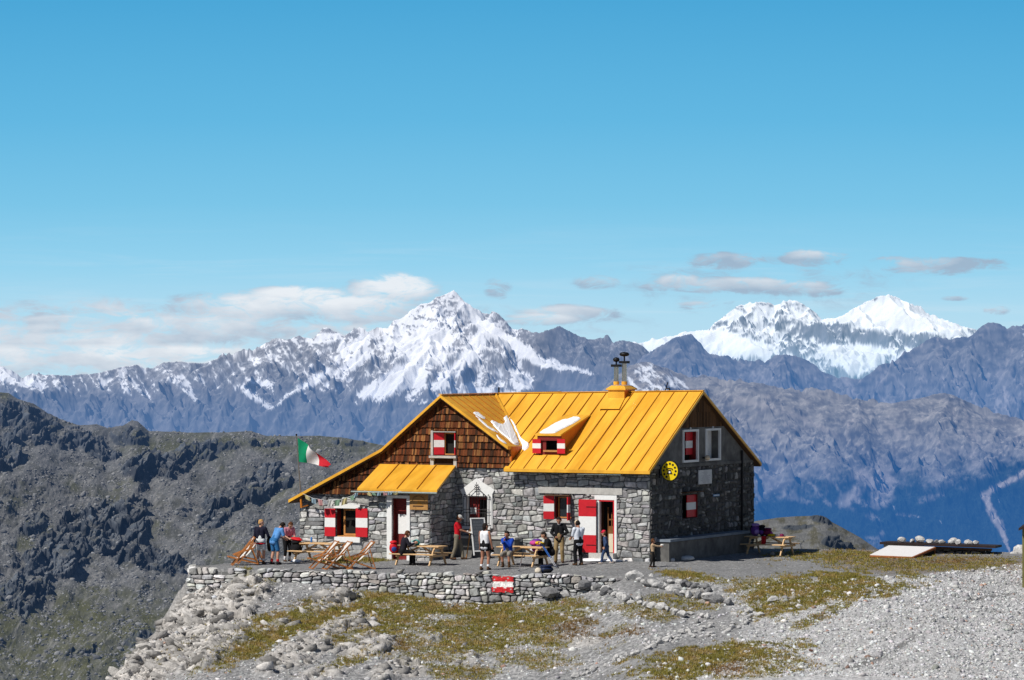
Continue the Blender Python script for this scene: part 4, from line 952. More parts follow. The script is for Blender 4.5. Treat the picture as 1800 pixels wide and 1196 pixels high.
# the painted red and white flag on the wall face
def painted():
    s_of = lambda px: float(np.interp(px, [900 + FPX * p[0] / p[1] for p in main_pts], cums))
    s0, s1 = s_of(868), s_of(904)
    z_of = lambda py: ZC - (py - HY) / FPX * 125.5
    zt, zb_ = z_of(1013), z_of(1041); mb = MB(); n = 14; r = random.Random(2); rows = 12
    grid = [[fm_main(s0 + (s1 - s0) * i / n + (0.02 * math.sin(j * 1.7) if i in (0, n) else 0), zb_ + (zt - zb_) * j / rows + (0.015 * math.sin(i * 1.3) if j in (0, rows) else 0), 0.155 + 0.016 * math.sin(i * 1.1 + j * 0.6) + r.uniform(-.006, .006)) for i in range(n + 1)] for j in range(rows + 1)]
    v = [p for row in grid for p in row]; W_ = n + 1
    for j in range(rows):
        t = (j + 0.5) / rows
        for i in range(n):
            e = 0.03 * math.sin(i * 0.9)
            colr = (0.55, 0.03, 0.035) if (t + e < 0.31 or t + e > 0.66) else (0.78, 0.77, 0.75)
            if r.random() < 0.03: colr = (0.4, 0.38, 0.36)
            k = len(mb.v)
            mb.add([v[j * W_ + i], v[j * W_ + i + 1], v[(j + 1) * W_ + i + 1], v[(j + 1) * W_ + i]], [(0, 1, 2, 3)], colr)
    # the block that carries the paint
    b = [grid[0][0], grid[0][n], grid[rows][n], grid[rows][0]]
    bk = [p + Vector((0.05, 0.3, 0)) for p in b]
    mb.add(b + bk, [(0, 4, 5, 1), (1, 5, 6, 2), (2, 6, 7, 3), (3, 7, 4, 0)], (0.35, 0.34, 0.33))
    o = mb.build('painted_flag', m_rubble, wall_main, colored=True)
    o['label'] = 'red, white and red flag painted on a block of the wall'
painted()
# stones set along the path, each one by itself
m_edge = surf('path_stone', (0.54, 0.53, 0.52), rough=0.95, var=0.35, scale=9.0, bump=0.7, bscale=25.0, col2=(0.34, 0.34, 0.34), spec=0.1)
m_edge2 = surf('dark_path_stone', (0.22, 0.22, 0.225), rough=0.95, var=0.35, scale=9.0, bump=0.7, bscale=25.0, col2=(0.14, 0.14, 0.145), spec=0.1)
def slope_point(px, py):                                       # where the line of sight through a photo pixel meets the ground
    Y = np.arange(104.0, 148.0, 0.04); X = (px - 900) / FPX * Y
    z = ground_base(X, Y); qx, qy, d, rk = ground_masks(X, Y, z); z = z + ground_noise(X, Y, d, rk)
    below = np.nonzero(ZC - (py - HY) / FPX * Y <= z)[0]
    k = int(below[0]) if len(below) else len(Y) - 1
    return Vector((float(X[k]), float(Y[k]), float(z[k])))
protos = [MB().blob((0, 0, 0), (1, 0.8, 0.75), seed=60 + k, rough=0.34, sub=2).build('edging_stone', m_edge) for k in range(6)]
used = [False] * 6
def edge_stone(p, size, label, group, r, mat=None):
    k = r.randrange(6)
    o = protos[k] if not used[k] and mat is None else protos[k].copy()
    if o is not protos[k]: COL.objects.link(o)
    else: used[k] = True
    if mat is not None:
        o.data = protos[k].data.copy(); o.data.materials[0] = mat
    o.location = p + Vector((0, 0, size * 0.22)); o.rotation_euler = (r.uniform(-.3, .3), r.uniform(-.3, .3), r.uniform(0, 6.28))
    o.scale = (size * r.uniform(0.85, 1.2), size * r.uniform(0.8, 1.1), size * r.uniform(0.7, 1.1))
    tag(o, label, 'stone', group)
    return o
rr = random.Random(77)
def row(line, n, sz, label, group, spread=0.06, mats=(None,)):
    P_ = [slope_point(*p) for p in line]; cum = [0]
    for a_, b_ in zip(P_[:-1], P_[1:]): cum.append(cum[-1] + (b_ - a_).length)
    for i in range(n):
        s = cum[-1] * (i + rr.uniform(0.2, 0.8)) / n; k = max(j for j in range(len(P_) - 1) if cum[j] <= s)
        p = P_[k].lerp(P_[k + 1], (s - cum[k]) / (cum[k + 1] - cum[k])) + Vector((rr.gauss(0, spread), rr.gauss(0, spread), 0))
        p.z = ground_z(p.x, p.y)
        edge_stone(p, rr.uniform(*sz), label, group, rr, rr.choice(mats))
row([(1040, 1036), (1075, 1046), (1110, 1062), (1145, 1070), (1180, 1078), (1205, 1088)], 30, (0.30, 0.55), 'pale boulder in the row lining the lower side of the path beside the terrace wall', 'boulders along the lower side of the path', 0.05, (None, None, None, m_edge2))
row([(1105, 1018), (1130, 1026), (1165, 1034), (1200, 1050), (1235, 1052), (1262, 1060), (1290, 1064)], 26, (0.34, 0.64), 'big pale boulder in the row lining the upper side of the path', 'boulders along the upper side of the path', 0.07, (None, None, m_edge2))
row([(1130, 1018), (1180, 1026), (1225, 1034), (1255, 1042)], 14, (0.25, 0.45), 'grey stone in the back row above the path boulders', 'stones in the back row above the path', 0.06, (None, m_edge2))
row([(1222, 1080), (1245, 1092), (1240, 1104), (1205, 1118), (1165, 1130), (1120, 1150), (1085, 1160), (1040, 1180), (1010, 1195)], 58, (0.15, 0.36), 'small pale stone in the line running down from the bend of the path', 'stones in the line below the path bend', 0.16)
row([(1300, 1085), (1330, 1078), (1290, 1108), (1250, 1118), (1220, 1122)], 30, (0.15, 0.34), 'small pale stone along the outer side of the path bend', 'stones along the outer side of the bend', 0.14)
for (px, py, s_, lb, mt) in ((965, 1040, 0.95, 'great dark boulder built into the right end of the terrace wall', m_edge2), (1027, 1026, 0.75, 'dark boulder right of the great boulder in the terrace wall', m_edge2), (1205, 1030, 0.5, 'dark round boulder above the path boulders', m_edge2),
                             (1425, 886 + 260, 0.22, 'rust brown stone alone on the pale scree', surf('rusty_stone', (0.16, 0.08, 0.055), 0.9, 0.3)), (1358, 1060, 0.5, 'flat pale boulder at the left end of the grass bank', None), (1318, 1077, 0.4, 'bright boulder below the left end of the grass bank', None),
                             (1283, 1058, 0.36, 'white boulder at the right end of the upper path row', None)):
    p = slope_point(px, py)
    if py < 1042 and px < 1030: p = Vector(((px - 900) / FPX * 124.9, 124.9, ZC - (py + 8 - HY) / FPX * 124.9))
    o = protos[rr.randrange(6)].copy(); COL.objects.link(o); o.data = o.data.copy(); o.data.materials[0] = mt or m_edge
    o.name = 'boulder'; o.location = p + Vector((0, 0, s_ * 0.2)); o.rotation_euler = (0.2, 0.1, rr.uniform(0, 6)); o.scale = (s_, s_ * 0.8, s_ * 0.75); tag(o, lb, 'boulder')
# ------------------------------------------------------------------ the hut, in its own axes: u along the front, v back, w up
TH = R(28); HC = Vector((5.34, 131.9, 0.0))
HU = Vector((math.cos(TH), -math.sin(TH), 0)); HV = Vector((math.sin(TH), math.cos(TH), 0))
def hloc(u, v, w=0.0): return HC + HU * u + HV * v + Vector((0, 0, w))
def to_h(p): d = Vector(p) - HC; return (d.dot(HU), d.dot(HV), d.z)
def ray(px, py):
    o = Vector((0, 0, ZC)); d = Vector(((px - 900) / FPX, 1, -(py - HY) / FPX))
    ol = to_h(o); dl = (d.dot(HU), d.dot(HV), d.z)
    return Vector(ol), Vector(dl)
def hit(px, py, n, c):                                       # point of the plane n.p = c (hut axes) seen at a photo pixel
    o, d = ray(px, py); n = Vector(n); t = (c - n.dot(o)) / n.dot(d); return o + d * t
def fp(px, py, v0=0.0): p = hit(px, py, (0, 1, 0), v0); return p.x, p.z
def gp(px, py, u0=0.0): p = hit(px, py, (1, 0, 0), u0); return p.y, p.z
class Panel:
    def __init__(s, kind, c): s.kind, s.c = kind, c
    def __call__(s, a, w, n=0.0): return Vector((a, s.c - n, w)) if s.kind == 'f' else Vector((s.c + n, a, w))
    def px(s, x, y): return fp(x, y, s.c) if s.kind == 'f' else gp(x, y, s.c)
    def rect(s, x0, x1, y0, y1):
        a0, _ = s.px(x0, (y0 + y1) / 2); a1, _ = s.px(x1, (y0 + y1) / 2)
        _, w1 = s.px((x0 + x1) / 2, y0); _, w0 = s.px((x0 + x1) / 2, y1)
        return [a0, a1, w0, w1]
    def box(s, mb, r, n0, n1, col=(1, 1, 1)):
        a0, a1, w0, w1 = r
        v = [s(a, w, n) for a in (a0, a1) for w in (w0, w1) for n in (n0, n1)]
        mb.add(v, [(0, 1, 3, 2), (4, 6, 7, 5), (0, 4, 5, 1), (2, 3, 7, 6), (0, 2, 6, 4), (1, 5, 7, 3)], col); return mb
hut = thing('mountain_hut', 'grey stone mountain hut with orange metal roof and red and white shutters', 'hut', HC, -TH)
m_yel = surf('orange_sheet_roof', (0.80, 0.42, 0.042), rough=0.42, var=0.14, scale=1.6, bump=0.16, bscale=2.2, spec=0.4, col2=(0.70, 0.335, 0.026), stretch=(1.6, 0.35, 0.35))
m_seam = surf('roof_seam', (0.36, 0.12, 0.012), rough=0.5, var=0.1, scale=3)  # darker than the sheets: the ribs' shadow lines are put into the colour
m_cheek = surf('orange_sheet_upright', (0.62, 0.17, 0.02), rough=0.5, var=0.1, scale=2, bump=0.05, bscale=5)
m_mortar = surf('wall_mortar', (0.13, 0.128, 0.124), rough=0.95, var=0.25, scale=5, bump=0.5, bscale=40, col2=(0.18, 0.18, 0.18))
m_plas = surf('grey_render', (0.16, 0.157, 0.15), rough=0.95, var=0.25, scale=3, bump=0.4, bscale=35, col2=(0.11, 0.108, 0.104))
m_conc = surf('pale_concrete', (0.46, 0.445, 0.42), rough=0.9, var=0.18, scale=6, bump=0.3, bscale=40)
m_white = surf('white_paint', (0.80, 0.80, 0.79), rough=0.6, var=0.06, scale=9, bump=0.1, bscale=50)
m_red = surf('red_paint', (0.56, 0.016, 0.026), rough=0.45, var=0.1, scale=7, bump=0.1, bscale=60)
m_dkred = surf('dark_red_paint', (0.20, 0.02, 0.018), rough=0.6, var=0.15, scale=7)
m_wood = surf('honey_wood', (0.50, 0.23, 0.07), rough=0.6, var=0.3, scale=4, stretch=(1, 1, 9), bump=0.15, bscale=30)
m_dkwood = surf('dark_wood', (0.09, 0.045, 0.022), rough=0.8, var=0.4, scale=5, stretch=(6, 6, 1), bump=0.3, bscale=20)
m_dark = surf('dark_room', (0.012, 0.011, 0.010), rough=0.9, var=0.2, scale=3)
m_iron = surf('black_iron', (0.02, 0.021, 0.024), rough=0.5, var=0.2, scale=9, metal=0.6)
m_zinc = surf('weathered_zinc', (0.22, 0.26, 0.25), rough=0.45, var=0.2, scale=6, metal=0.6)
m_steel = surf('flue_steel', (0.55, 0.52, 0.47), rough=0.28, var=0.15, scale=3, metal=1.0)
m_snow = surf('old_snow', (0.86, 0.87, 0.90), rough=0.8, var=0.05, scale=6, bump=0.4, bscale=12)
m_shing = surf('larch_shingle', rough=0.85, var=0.4, scale=6, stretch=(9, 9, 1), bump=0.4, bscale=18, attr=True, spec=0.15)
def glass_mat():
    m, nt_, out = new_mat('window_glass'); b = N(nt_, 'ShaderNodeBsdfPrincipled')
    b.inputs['Base Color'].default_value = (0.02, 0.026, 0.03, 1); b.inputs['Roughness'].default_value = 0.04; b.inputs['Specular IOR Level'].default_value = 0.9
    tc_ = N(nt_, 'ShaderNodeTexCoord'); nz_ = N(nt_, 'ShaderNodeTexNoise', ins={'Scale': 2.0}); nt_.links.new(tc_.outputs['Object'], nz_.inputs['Vector'])
    bp = N(nt_, 'ShaderNodeBump', ins={'Strength': 0.04}); nt_.links.new(nz_.outputs['Fac'], bp.inputs['Height']); nt_.links.new(bp.outputs[0], b.inputs['Normal'])
    nt_.links.new(b.outputs[0], out.inputs['Surface']); return m
m_glass = glass_mat()
STONE_PAL = ((0.38, 0.38, 0.38), (0.25, 0.255, 0.26), (0.50, 0.49, 0.475), (0.32, 0.31, 0.30), (0.44, 0.435, 0.43))

# ---- roof planes
EV, EWt, RV, RW = -0.565, 3.64, 4.39, 6.68                     # eave and ridge of the main roof
RS = (RW - EWt) / (RV - EV); BV, BW = 10.08, 3.65; BS = (RW - BW) / (BV - RV)
VU = 0.25                                                      # overhang at the gable
LU, LW, KU, KW, TU, TW, QU, QW = -9.06, 6.52, -11.78, 4.34, -16.15, 2.2, -6.01, 4.50
P2S = (LW - QW) / (QU - LU); P4S = (LW - KW) / (LU - KU); P5S = (KW - TW) / (KU - TU)
SAG = 0.0175                                                   # the old ridge sinks a little towards the left wing
f1 = lambda u, v: EWt + (RS + SAG * min(0.0, u) / (RV - EV)) * (v - EV)
f2 = lambda u, v: LW - P2S * (u - LU)
f3 = lambda u, v: RW + SAG * min(0.0, u) * (BV - v) / (BV - RV) - BS * (v - RV)
f4 = lambda u, v: LW - P4S * (LU - u)
f5 = lambda u, v: KW - P5S * (KU - u)
GV = -0.42                                                     # front verge of the left wing
vtop = EV + (LW - EWt) / RS; vlow = EV + (QW - EWt) / RS
rtop = RV + (RW - LW) / BS; rlow = RV + (RW - QW) / BS
WB = 10.0
def slab(mb, poly, f, th=0.11):
    top = [Vector((u, v, f(u, v))) for u, v in poly]; n = len(top)
    bot = [p - Vector((0, 0, th)) for p in top]
    k = list(range(n))
    mb.add(top + bot, [tuple(k), tuple(n + i for i in reversed(k))] + [(i, n + i, n + (i + 1) % n, (i + 1) % n) for i in k]); return mb
def orient(poly): return poly if area(poly) > 0 else poly[::-1]
roof = MB()
P1 = [(-6.12, EV), (VU, EV), (VU, RV), (LU, RV), (LU, vtop), (QU + 0.02, vlow), (QU + 0.02, GV), (-6.12, GV)]
P2 = [(LU, GV), (QU, GV), (QU, vlow), (LU, vtop)]
P3 = [(VU, RV), (VU, BV), (QU, BV), (QU, rlow), (LU, rtop), (LU, RV)]
P2b = [(LU, rtop), (QU, rlow), (QU, WB), (LU, WB)]
P4 = [(KU, GV), (LU, GV), (LU, WB), (KU, WB)]
P5 = [(TU, GV), (KU, GV), (KU, WB), (TU, WB)]
for P_, f in ((P1, f1), (P2, f2), (P3, f3), (P2b, f2), (P4, f4), (P5, f5)): slab(roof, orient(P_), f, 0.12)
roof.bar((VU + 0.01, RV, RW + 0.015), (LU, RV, RW + SAG * LU + 0.015), 0.16, 0.03)          # ridge cap
roof.bar((LU, GV, LW + 0.02), (LU, WB, LW + 0.02), 0.16, 0.03)
roof.bar((LU + .04, vtop, LW + 0.0), (QU, vlow, QW + 0.01), 0.10, 0.03)
roof_o = roof.build('roof', m_yel, hut)
seams = MB()
def seam(a, b, f):
    p, q = Vector((a[0], a[1], f(*a) + 0.012)), Vector((b[0], b[1], f(*b) + 0.012))
    seams.bar(p, q, 0.017, 0.036)
u = VU - 0.05
while u > LU + 0.2:
    v0 = EV + 0.01
    if u < QU: v0 = vlow + (QU - u) / (QU - LU) * (vtop - vlow) + 0.12
    v1 = RV - 0.08
    seam((u, v0), (u, v1), f1); u -= 0.605
v = GV + 0.5
while v < vtop - 0.05:
    u1 = QU - 0.02
    if v > vlow: u1 = LU + (vtop - v) / (vtop - vlow) * (QU - LU)
    seam((LU + 0.1, v), (u1 - 0.05, v), f2); v += 0.56
for v in np.arange(GV + 0.3, WB, 0.6): seam((LU - 0.1, v), (KU, v), f4); seam((KU, v), (TU + 0.02, v), f5)
seams.build('seam', m_seam, roof_o)
soff = MB()                                                   # dark boarding under the overhangs
slab(soff, orient([(-6.05, EV + 0.03), (VU - 0.03, EV + 0.03), (VU - 0.03, RV), (-6.05, RV)]), lambda u, v: f1(u, v) - 0.125, 0.04)
slab(soff, orient([(VU - 0.03, RV), (VU - 0.03, BV - 0.03), (-5, BV - 0.03), (-5, RV)]), lambda u, v: f3(u, v) - 0.125, 0.04)
slab(soff, orient([(LU, GV + 0.03), (QU - 0.04, GV + 0.03), (QU - 0.04, 0.3), (LU, 0.3)]), lambda u, v: f2(u, v) - 0.125, 0.04)
slab(soff, orient([(KU, GV + 0.03), (LU, GV + 0.03), (LU, 0.3), (KU, 0.3)]), lambda u, v: f4(u, v) - 0.125, 0.04)
slab(soff, orient([(TU + 0.04, GV + 0.03), (KU, GV + 0.03), (KU, WB - 0.1), (TU + 0.04, WB - 0.1)]), lambda u, v: f5(u, v) - 0.125, 0.04)
soff.build('soffit', m_dkwood, hut)
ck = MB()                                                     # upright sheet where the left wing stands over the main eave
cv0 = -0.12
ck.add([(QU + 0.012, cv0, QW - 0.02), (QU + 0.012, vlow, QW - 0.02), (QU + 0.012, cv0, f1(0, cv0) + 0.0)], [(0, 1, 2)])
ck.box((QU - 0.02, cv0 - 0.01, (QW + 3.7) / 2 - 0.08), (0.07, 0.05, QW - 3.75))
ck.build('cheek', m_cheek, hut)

# ---- walls
FR, GA = Panel('f', 0.0), Panel('g', 0.0)
PV, PU0, PU1 = -2.0, -11.43, -8.63
PF, PS = Panel('f', PV), Panel('g', PU1)
SH = Panel('f', -0.10)
_, w_sh = fp(850, 823); _, w_shl = fp(590, 868)
o_w1 = FR.rect(592.5, 628.5, 894, 943); o_w2 = FR.rect(976, 1004, 873, 912); o_door = FR.rect(1052, 1081.5, 879, 972)
o_gw = FR.rect(821, 858.5, 872, 925); o_pd = PF.rect(690, 716.5, 876, 960); o_pd[2] = 0.02
o_g1 = GA.rect(1199.5, 1223.5, 759, 809); o_g2 = GA.rect(1239.5, 1262.5, 757, 806); o_g3 = GA.rect(1199, 1226, 870, 911)
o_sw = SH.rect(763, 801, 760, 801)
def wall(panel, s0, s1, w0, w1_, halves, rects, seed, mat_back=m_mortar, pal=STONE_PAL, tone=1.0, prot=(0.02, 0.06), gap=0.018, rnd=0.22, **kw):
    mb = MB()
    polys = clip_region(rubble(s0, s1, w0, w1_, seed, **kw), halves + [(-1, 0, -s0), (1, 0, s1), (0, -1, -w0), (0, 1, w1_)], [(r[0] - 0.01, r[1] + 0.01, r[2] - 0.01, r[3] + 0.01) for r in rects])
    lay_stones(mb, polys, lambda a, w, n: panel(a, w, n), seed + 3, pal=pal, tone=tone, prot=prot, gap=gap, rnd=rnd)
    o = mb.build('wall', m_rubble, hut, colored=True)
    bk = MB()
    for q in clip_region([[(s0, w0), (s1, w0), (s1, w1_), (s0, w1_)]], halves, rects):
        bk.add([panel(a, w, 0.0) for a, w in q], [tuple(range(len(q)))])
    bk.build('mortar', mat_back, o)
    return o
def lin(p, q):                                                # half plane below the line p-q
    a, b = -(q[1] - p[1]), q[0] - p[0]; return (a, b, a * p[0] + b * p[1])
left_low = lin((TU, f5(TU, 0) - 0.16), (KU, f5(KU, 0) - 0.16))
uL = -15.86
wall(FR, uL, PU0 + 0.3, -0.3, w_shl, [left_low], [o_w1], 101, hmin=0.14, hmax=0.34, lmin=0.25, lmax=0.75)
wall(FR, PU1 - 0.2, 0.0, -0.3, w_sh, [], [o_w2, o_door, o_gw], 111, hmin=0.10, hmax=0.27, lmin=0.15, lmax=0.46, prot=(0.02, 0.07))
wall(PF, PU0, PU1, -0.3, 2.72, [], [o_pd], 121, hmin=0.12, hmax=0.28, lmin=0.2, lmax=0.5)
wall(PS, PV, 0.0, -0.3, 3.66, [lin((PV, 2.72), (0.0, 3.62))], [], 131)
# gable: rubble below, grey render above, boards in the top
gl = lin((0.0, f1(0, 0) - 0.14), (RV, RW - 0.14)); gr_ = lin((RV, RW - 0.14), (9.85, f3(0, 9.85) - 0.14))
_, w_str = gp(1230, 815); _, w_brd = gp(1230, 751)
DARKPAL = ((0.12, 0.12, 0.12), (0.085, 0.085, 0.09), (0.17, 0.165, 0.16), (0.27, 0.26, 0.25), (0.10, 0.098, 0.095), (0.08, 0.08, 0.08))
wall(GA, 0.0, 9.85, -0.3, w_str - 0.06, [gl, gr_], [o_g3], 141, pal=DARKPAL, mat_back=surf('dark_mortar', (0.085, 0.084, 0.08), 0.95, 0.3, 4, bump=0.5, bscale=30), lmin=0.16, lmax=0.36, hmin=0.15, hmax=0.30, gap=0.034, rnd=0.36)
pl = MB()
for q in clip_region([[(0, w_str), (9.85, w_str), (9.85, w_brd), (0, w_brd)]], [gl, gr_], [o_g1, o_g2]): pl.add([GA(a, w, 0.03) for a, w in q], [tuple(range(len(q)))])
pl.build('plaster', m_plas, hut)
sc_ = MB(); GA.box(sc_, [0.02, 9.83, w_str - 0.10, w_str + 0.02], -0.02, 0.075); sc_.build('string_course', m_plas, hut)
bd = MB(); s = 1.0
rb = random.Random(5)
while s < 9:
    for q in clip_region([[(s, w_brd), (s + 0.135, w_brd), (s + 0.135, w_brd + 0.62), (s, w_brd + 0.62)], [(s + .06, w_brd + 0.60), (s + 0.195, w_brd + 0.60), (s + 0.195, RW), (s + .06, RW)]], [gl, gr_], []):
        d = 0.05 + rb.uniform(0, 0.015) + (0.03 if q[0][1] > w_brd + 0.5 else 0)
        n = len(q); k = rb.uniform(0.5, 1.4)
        bd.add([GA(a, w, d) for a, w in q] + [GA(a, w, -0.02) for a, w in q], [tuple(range(n))] + [(i, n + i, n + (i + 1) % n, (i + 1) % n) for i in range(n)], (0.10 * k, 0.05 * k, 0.022 * k))
    s += 0.142
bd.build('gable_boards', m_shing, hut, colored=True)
# walls out of sight from the path
ow = MB()
ow.add([(uL, 0, -0.3), (uL, 9.85, -0.3), (uL, 9.85, f5(uL, 0) - 0.14), (uL, 0, f5(uL, 0) - 0.14)], [(0, 3, 2, 1)])
bp_l = [(uL, -0.3), (0, -0.3), (0, f3(0, 9.85) - 0.14), (QU, f3(0, 9.85) - 0.14), (QU, QW - 0.14), (LU, LW - 0.14), (KU, KW - 0.14), (uL, f5(uL, 0) - 0.14)]
ow.add([(a, 9.85, w) for a, w in bp_l], [tuple(range(len(bp_l)))])
ow.add([(PU0, PV, -0.3), (PU0, 0, -0.3), (PU0, 0, 3.6), (PU0, PV, 2.7)], [(0, 3, 2, 1)])
ow.build('wall', m_mortar, hut)
# ---- shingles on the left gable
sh = MB(); rs = random.Random(9); hgt = 0.275
top_l, top_r = lin((KU, KW - 0.13), (LU, LW - 0.13)), lin((LU, LW - 0.13), (QU + 0.02, QW - 0.13)); low_l = lin((TU, TW - 0.13), (KU, KW - 0.13))
k = 0; w = w_shl
while w < LW:
    s = -15.9 + rs.uniform(0, 0.1)
    while s < QU - 0.02:
        l = rs.uniform(0.055, 0.115); q = [(s, w - rs.uniform(0, 0.025)), (s + l - 0.004, w - rs.uniform(0, 0.025)), (s + l - 0.004, w + hgt + 0.03), (s, w + hgt + 0.03)]
        hv = [(1, 0, QU - 0.005), (-1, 0, 15.15)] + ([top_l, top_r] if s > KU else [low_l])
        if s > PU1 - 0.35: hv.append((0, -1, -(w_sh + 0.02)))
        for p in clip_region([q], hv, [(o_sw[0] - 0.12, o_sw[1] + 0.08, o_sw[2] - 0.5, o_sw[3] + 0.06)]):
            t = rs.random(); c0 = (0.120, 0.036, 0.013) if t < 0.48 else ((0.042, 0.019, 0.010) if t < 0.82 else (0.24, 0.105, 0.036)); kk = rs.uniform(0.7, 1.35) * (0.75 if s < -12.5 else 1)
            n = len(p); off = rs.uniform(0, 0.012)
            dep = lambda ww: 0.085 + off - (ww - w) / hgt * 0.055
            sh.add([SH(a, ww, dep(ww) - 0.02) for a, ww in p] + [SH(a, ww, -0.03) for a, ww in p], [tuple(range(n))] + [(i, n + i, n + (i + 1) % n, (i + 1) % n) for i in range(n)], tuple(x * kk for x in c0))
        s += l
    w += hgt; k += 1
# dark sheathing behind the shingles
for q in clip_region([[(-15.2, w_shl), (QU - 0.03, w_shl), (QU - 0.03, LW), (-15.2, LW)]], [], [(o_sw[0], o_sw[1], o_sw[2], o_sw[3]), (PU1 - 0.3, 0.0, 0.0, w_sh)]):
    for p in clip_region([q], [(1, 0, KU), low_l], []) + clip_region([q], [(-1, 0, -KU), top_l, top_r], []):
        sh.add([SH(a, ww, 0.0) for a, ww in p], [tuple(range(len(p)))], (0.04, 0.02, 0.012))
sh.build('shingles', m_shing, hut, colored=True)

# ---- openings
def reveal(parent, P, r, depth, mat, back=m_dark, n0=0.0):
    mb = MB(); a0, a1, w0, w1_ = r
    o = [P(a0, w0, n0), P(a1, w0, n0), P(a1, w1_, n0), P(a0, w1_, n0)]; i = [P(a0, w0, n0 - depth), P(a1, w0, n0 - depth), P(a1, w1_, n0 - depth), P(a0, w1_, n0 - depth)]
    mb.add(o + i, [(0, 1, 5, 4), (1, 2, 6, 5), (2, 3, 7, 6), (3, 0, 4, 7)])
    fr = mb.build('window_reveal' if parent.name.startswith('window') else 'door_reveal', mat, parent)
    b = MB(); b.add([p + (i[0] - o[0]).normalized() * 0.0 for p in i], [(0, 1, 2, 3)]); b.build('dark_interior', back, parent)
def frame_bars(P, r, t, n0, n1, mull=()):
    mb = MB(); a0, a1, w0, w1_ = r
    P.box(mb, [a0, a0 + t, w0, w1_], n0, n1); P.box(mb, [a1 - t, a1, w0, w1_], n0, n1)
    P.box(mb, [a0 + t, a1 - t, w0, w0 + t], n0, n1); P.box(mb, [a0 + t, a1 - t, w1_ - t, w1_], n0, n1)
    for m_ in mull: P.box(mb, [m_ - t / 2, m_ + t / 2, w0 + t, w1_ - t], n0, n1)
    return mb
def empty_part(name, parent, label=None):
    o = bpy.data.objects.new(name, None); o.empty_display_size = 0.1; link(o, parent)
    if label: o['label'] = label
    return o
def shutter_leaf(parent, hinge, d, nrm, wdt, w0, w1_, th=0.04, bands=(1/3, 2/3), name='shutter', red=m_red):
    """board leaf from a hinge point along d, painted red, white, red; one mesh, three paint materials"""
    mb = MB(); d = Vector(d).normalized(); nrm = Vector(nrm).normalized()
    h = w1_ - w0; cuts = [0, bands[0], bands[1], 1]; fm = []
    for k in range(3):
        z0, z1 = w0 + h * cuts[k], w0 + h * cuts[k + 1]
        b0, b1 = Vector((hinge[0], hinge[1], 0)), Vector((hinge[0], hinge[1], 0)) + d * wdt
        v = [p + nrm * n_ + Vector((0, 0, z)) for p in (b0, b1) for z in (z0, z1) for n_ in (-th / 2, th / 2)]
        fs = [(0, 1, 3, 2), (4, 6, 7, 5), (0, 4, 5, 1), (2, 3, 7, 6), (0, 2, 6, 4), (1, 5, 7, 3)]
        mb.add(v, fs); fm += [1 if k == 1 else 0] * 6
    # edge battens and hinge straps
    o = mb.build(name, red, parent); o.data.materials.append(m_white)
    o.data.polygons.foreach_set('material_index', fm)
    st = MB()
    for z in (w0 + h * 0.14, w0 + h * 0.86):
        b0 = Vector((hinge[0], hinge[1], z)) + nrm * (th / 2 + 0.004)
        st.bar(b0, b0 + d * wdt * 0.55, 0.008, 0.03)
    st.build('hinge', m_iron, o) if name == 'door_leaf' else None
    return o
# left window
wn = empty_part('window', hut); reveal(wn, FR, o_w1, 0.32, m_dkred)
r = o_w1; fw = frame_bars(FR, [r[0] + 0.2, r[1] - 0.02, r[2] + 0.03, r[3] - 0.02], 0.075, -0.26, -0.19); fw.build('window_frame', m_wood, wn)
g_ = MB(); FR.box(g_, [r[0] + 0.27, r[1] - 0.09, r[2] + 0.1, r[3] - 0.09], -0.245, -0.235); g_.build('pane', m_dark, wn)
x = MB(); FR.box(x, [r[0] - 0.1, r[1] + 0.16, r[3] + 0.005, r[3] + 0.17], -0.05, 0.10); x.build('lintel', m_white, wn)
x = MB(); FR.box(x, [r[0] - 0.06, r[1] + 0.18, r[2] - 0.235, r[2] - 0.02], -0.05, 0.13); x.build('sill', m_white, wn)
x = MB(); FR.box(x, [r[0] + 0.02, r[1] - 0.02, r[2] - 0.018, r[2] + 0.02], -0.3, 0.05); x.build('ledge', m_wood, wn)
sL = FR.rect(574, 592.5, 894, 943); sR = FR.rect(628.5, 649, 894, 943)
shutter_leaf(wn, (sL[0], -0.13), (1, 0, 0), (0, -1, 0), sL[1] - sL[0], sL[2] + .01, sL[3]); shutter_leaf(wn, (sR[0], -0.13), (1, 0, 0), (0, -1, 0), sR[1] - sR[0], sR[2] - 0.02, sR[3])
# right window
wn = empty_part('window', hut); r = o_w2; reveal(wn, FR, r, 0.30, m_dkred)
frame_bars(FR, [r[0] + 0.06, r[1] - 0.02, r[2] + 0.02, r[3] - 0.02], 0.045, -0.2, -0.13).build('window_frame', m_wood, wn)
x = MB(); FR.box(x, [r[0] + 0.1, r[1] - 0.07, r[2] + 0.07, r[3] - 0.07], -0.18, -0.17); x.build('pane', m_glass, wn)
x = MB(); FR.box(x, [r[0] - 0.32, r[1] + 0.06, r[2] - 0.16, r[2] - 0.02], -0.05, 0.11); x.build('sill', m_conc, wn)
x = MB(); FR.box(x, [r[0] - 0.34, r[1] + 0.05, r[3] + 0.03, r[3] + 0.07], -0.03, 0.30); x.build('canopy', m_dkwood, wn)
x = MB(); FR.box(x, [r[0] - 0.7, r[1] + 1.2, r[3] + 0.12, r[3] + 0.36], 0.0, 0.085); x.build('lintel', m_conc, wn)
shutter_leaf(wn, (r[0], -0.10), (-1, -0.35, 0), (0.33, -0.94, 0), 0.42, r[2] - 0.02, r[3] + 0.02, red=m_red); shutter_leaf(wn, (r[1] - 0.02, -0.06), (0.12, -1, 0), (-1, -0.1, 0), 0.30, r[2] - 0.05, r[3])
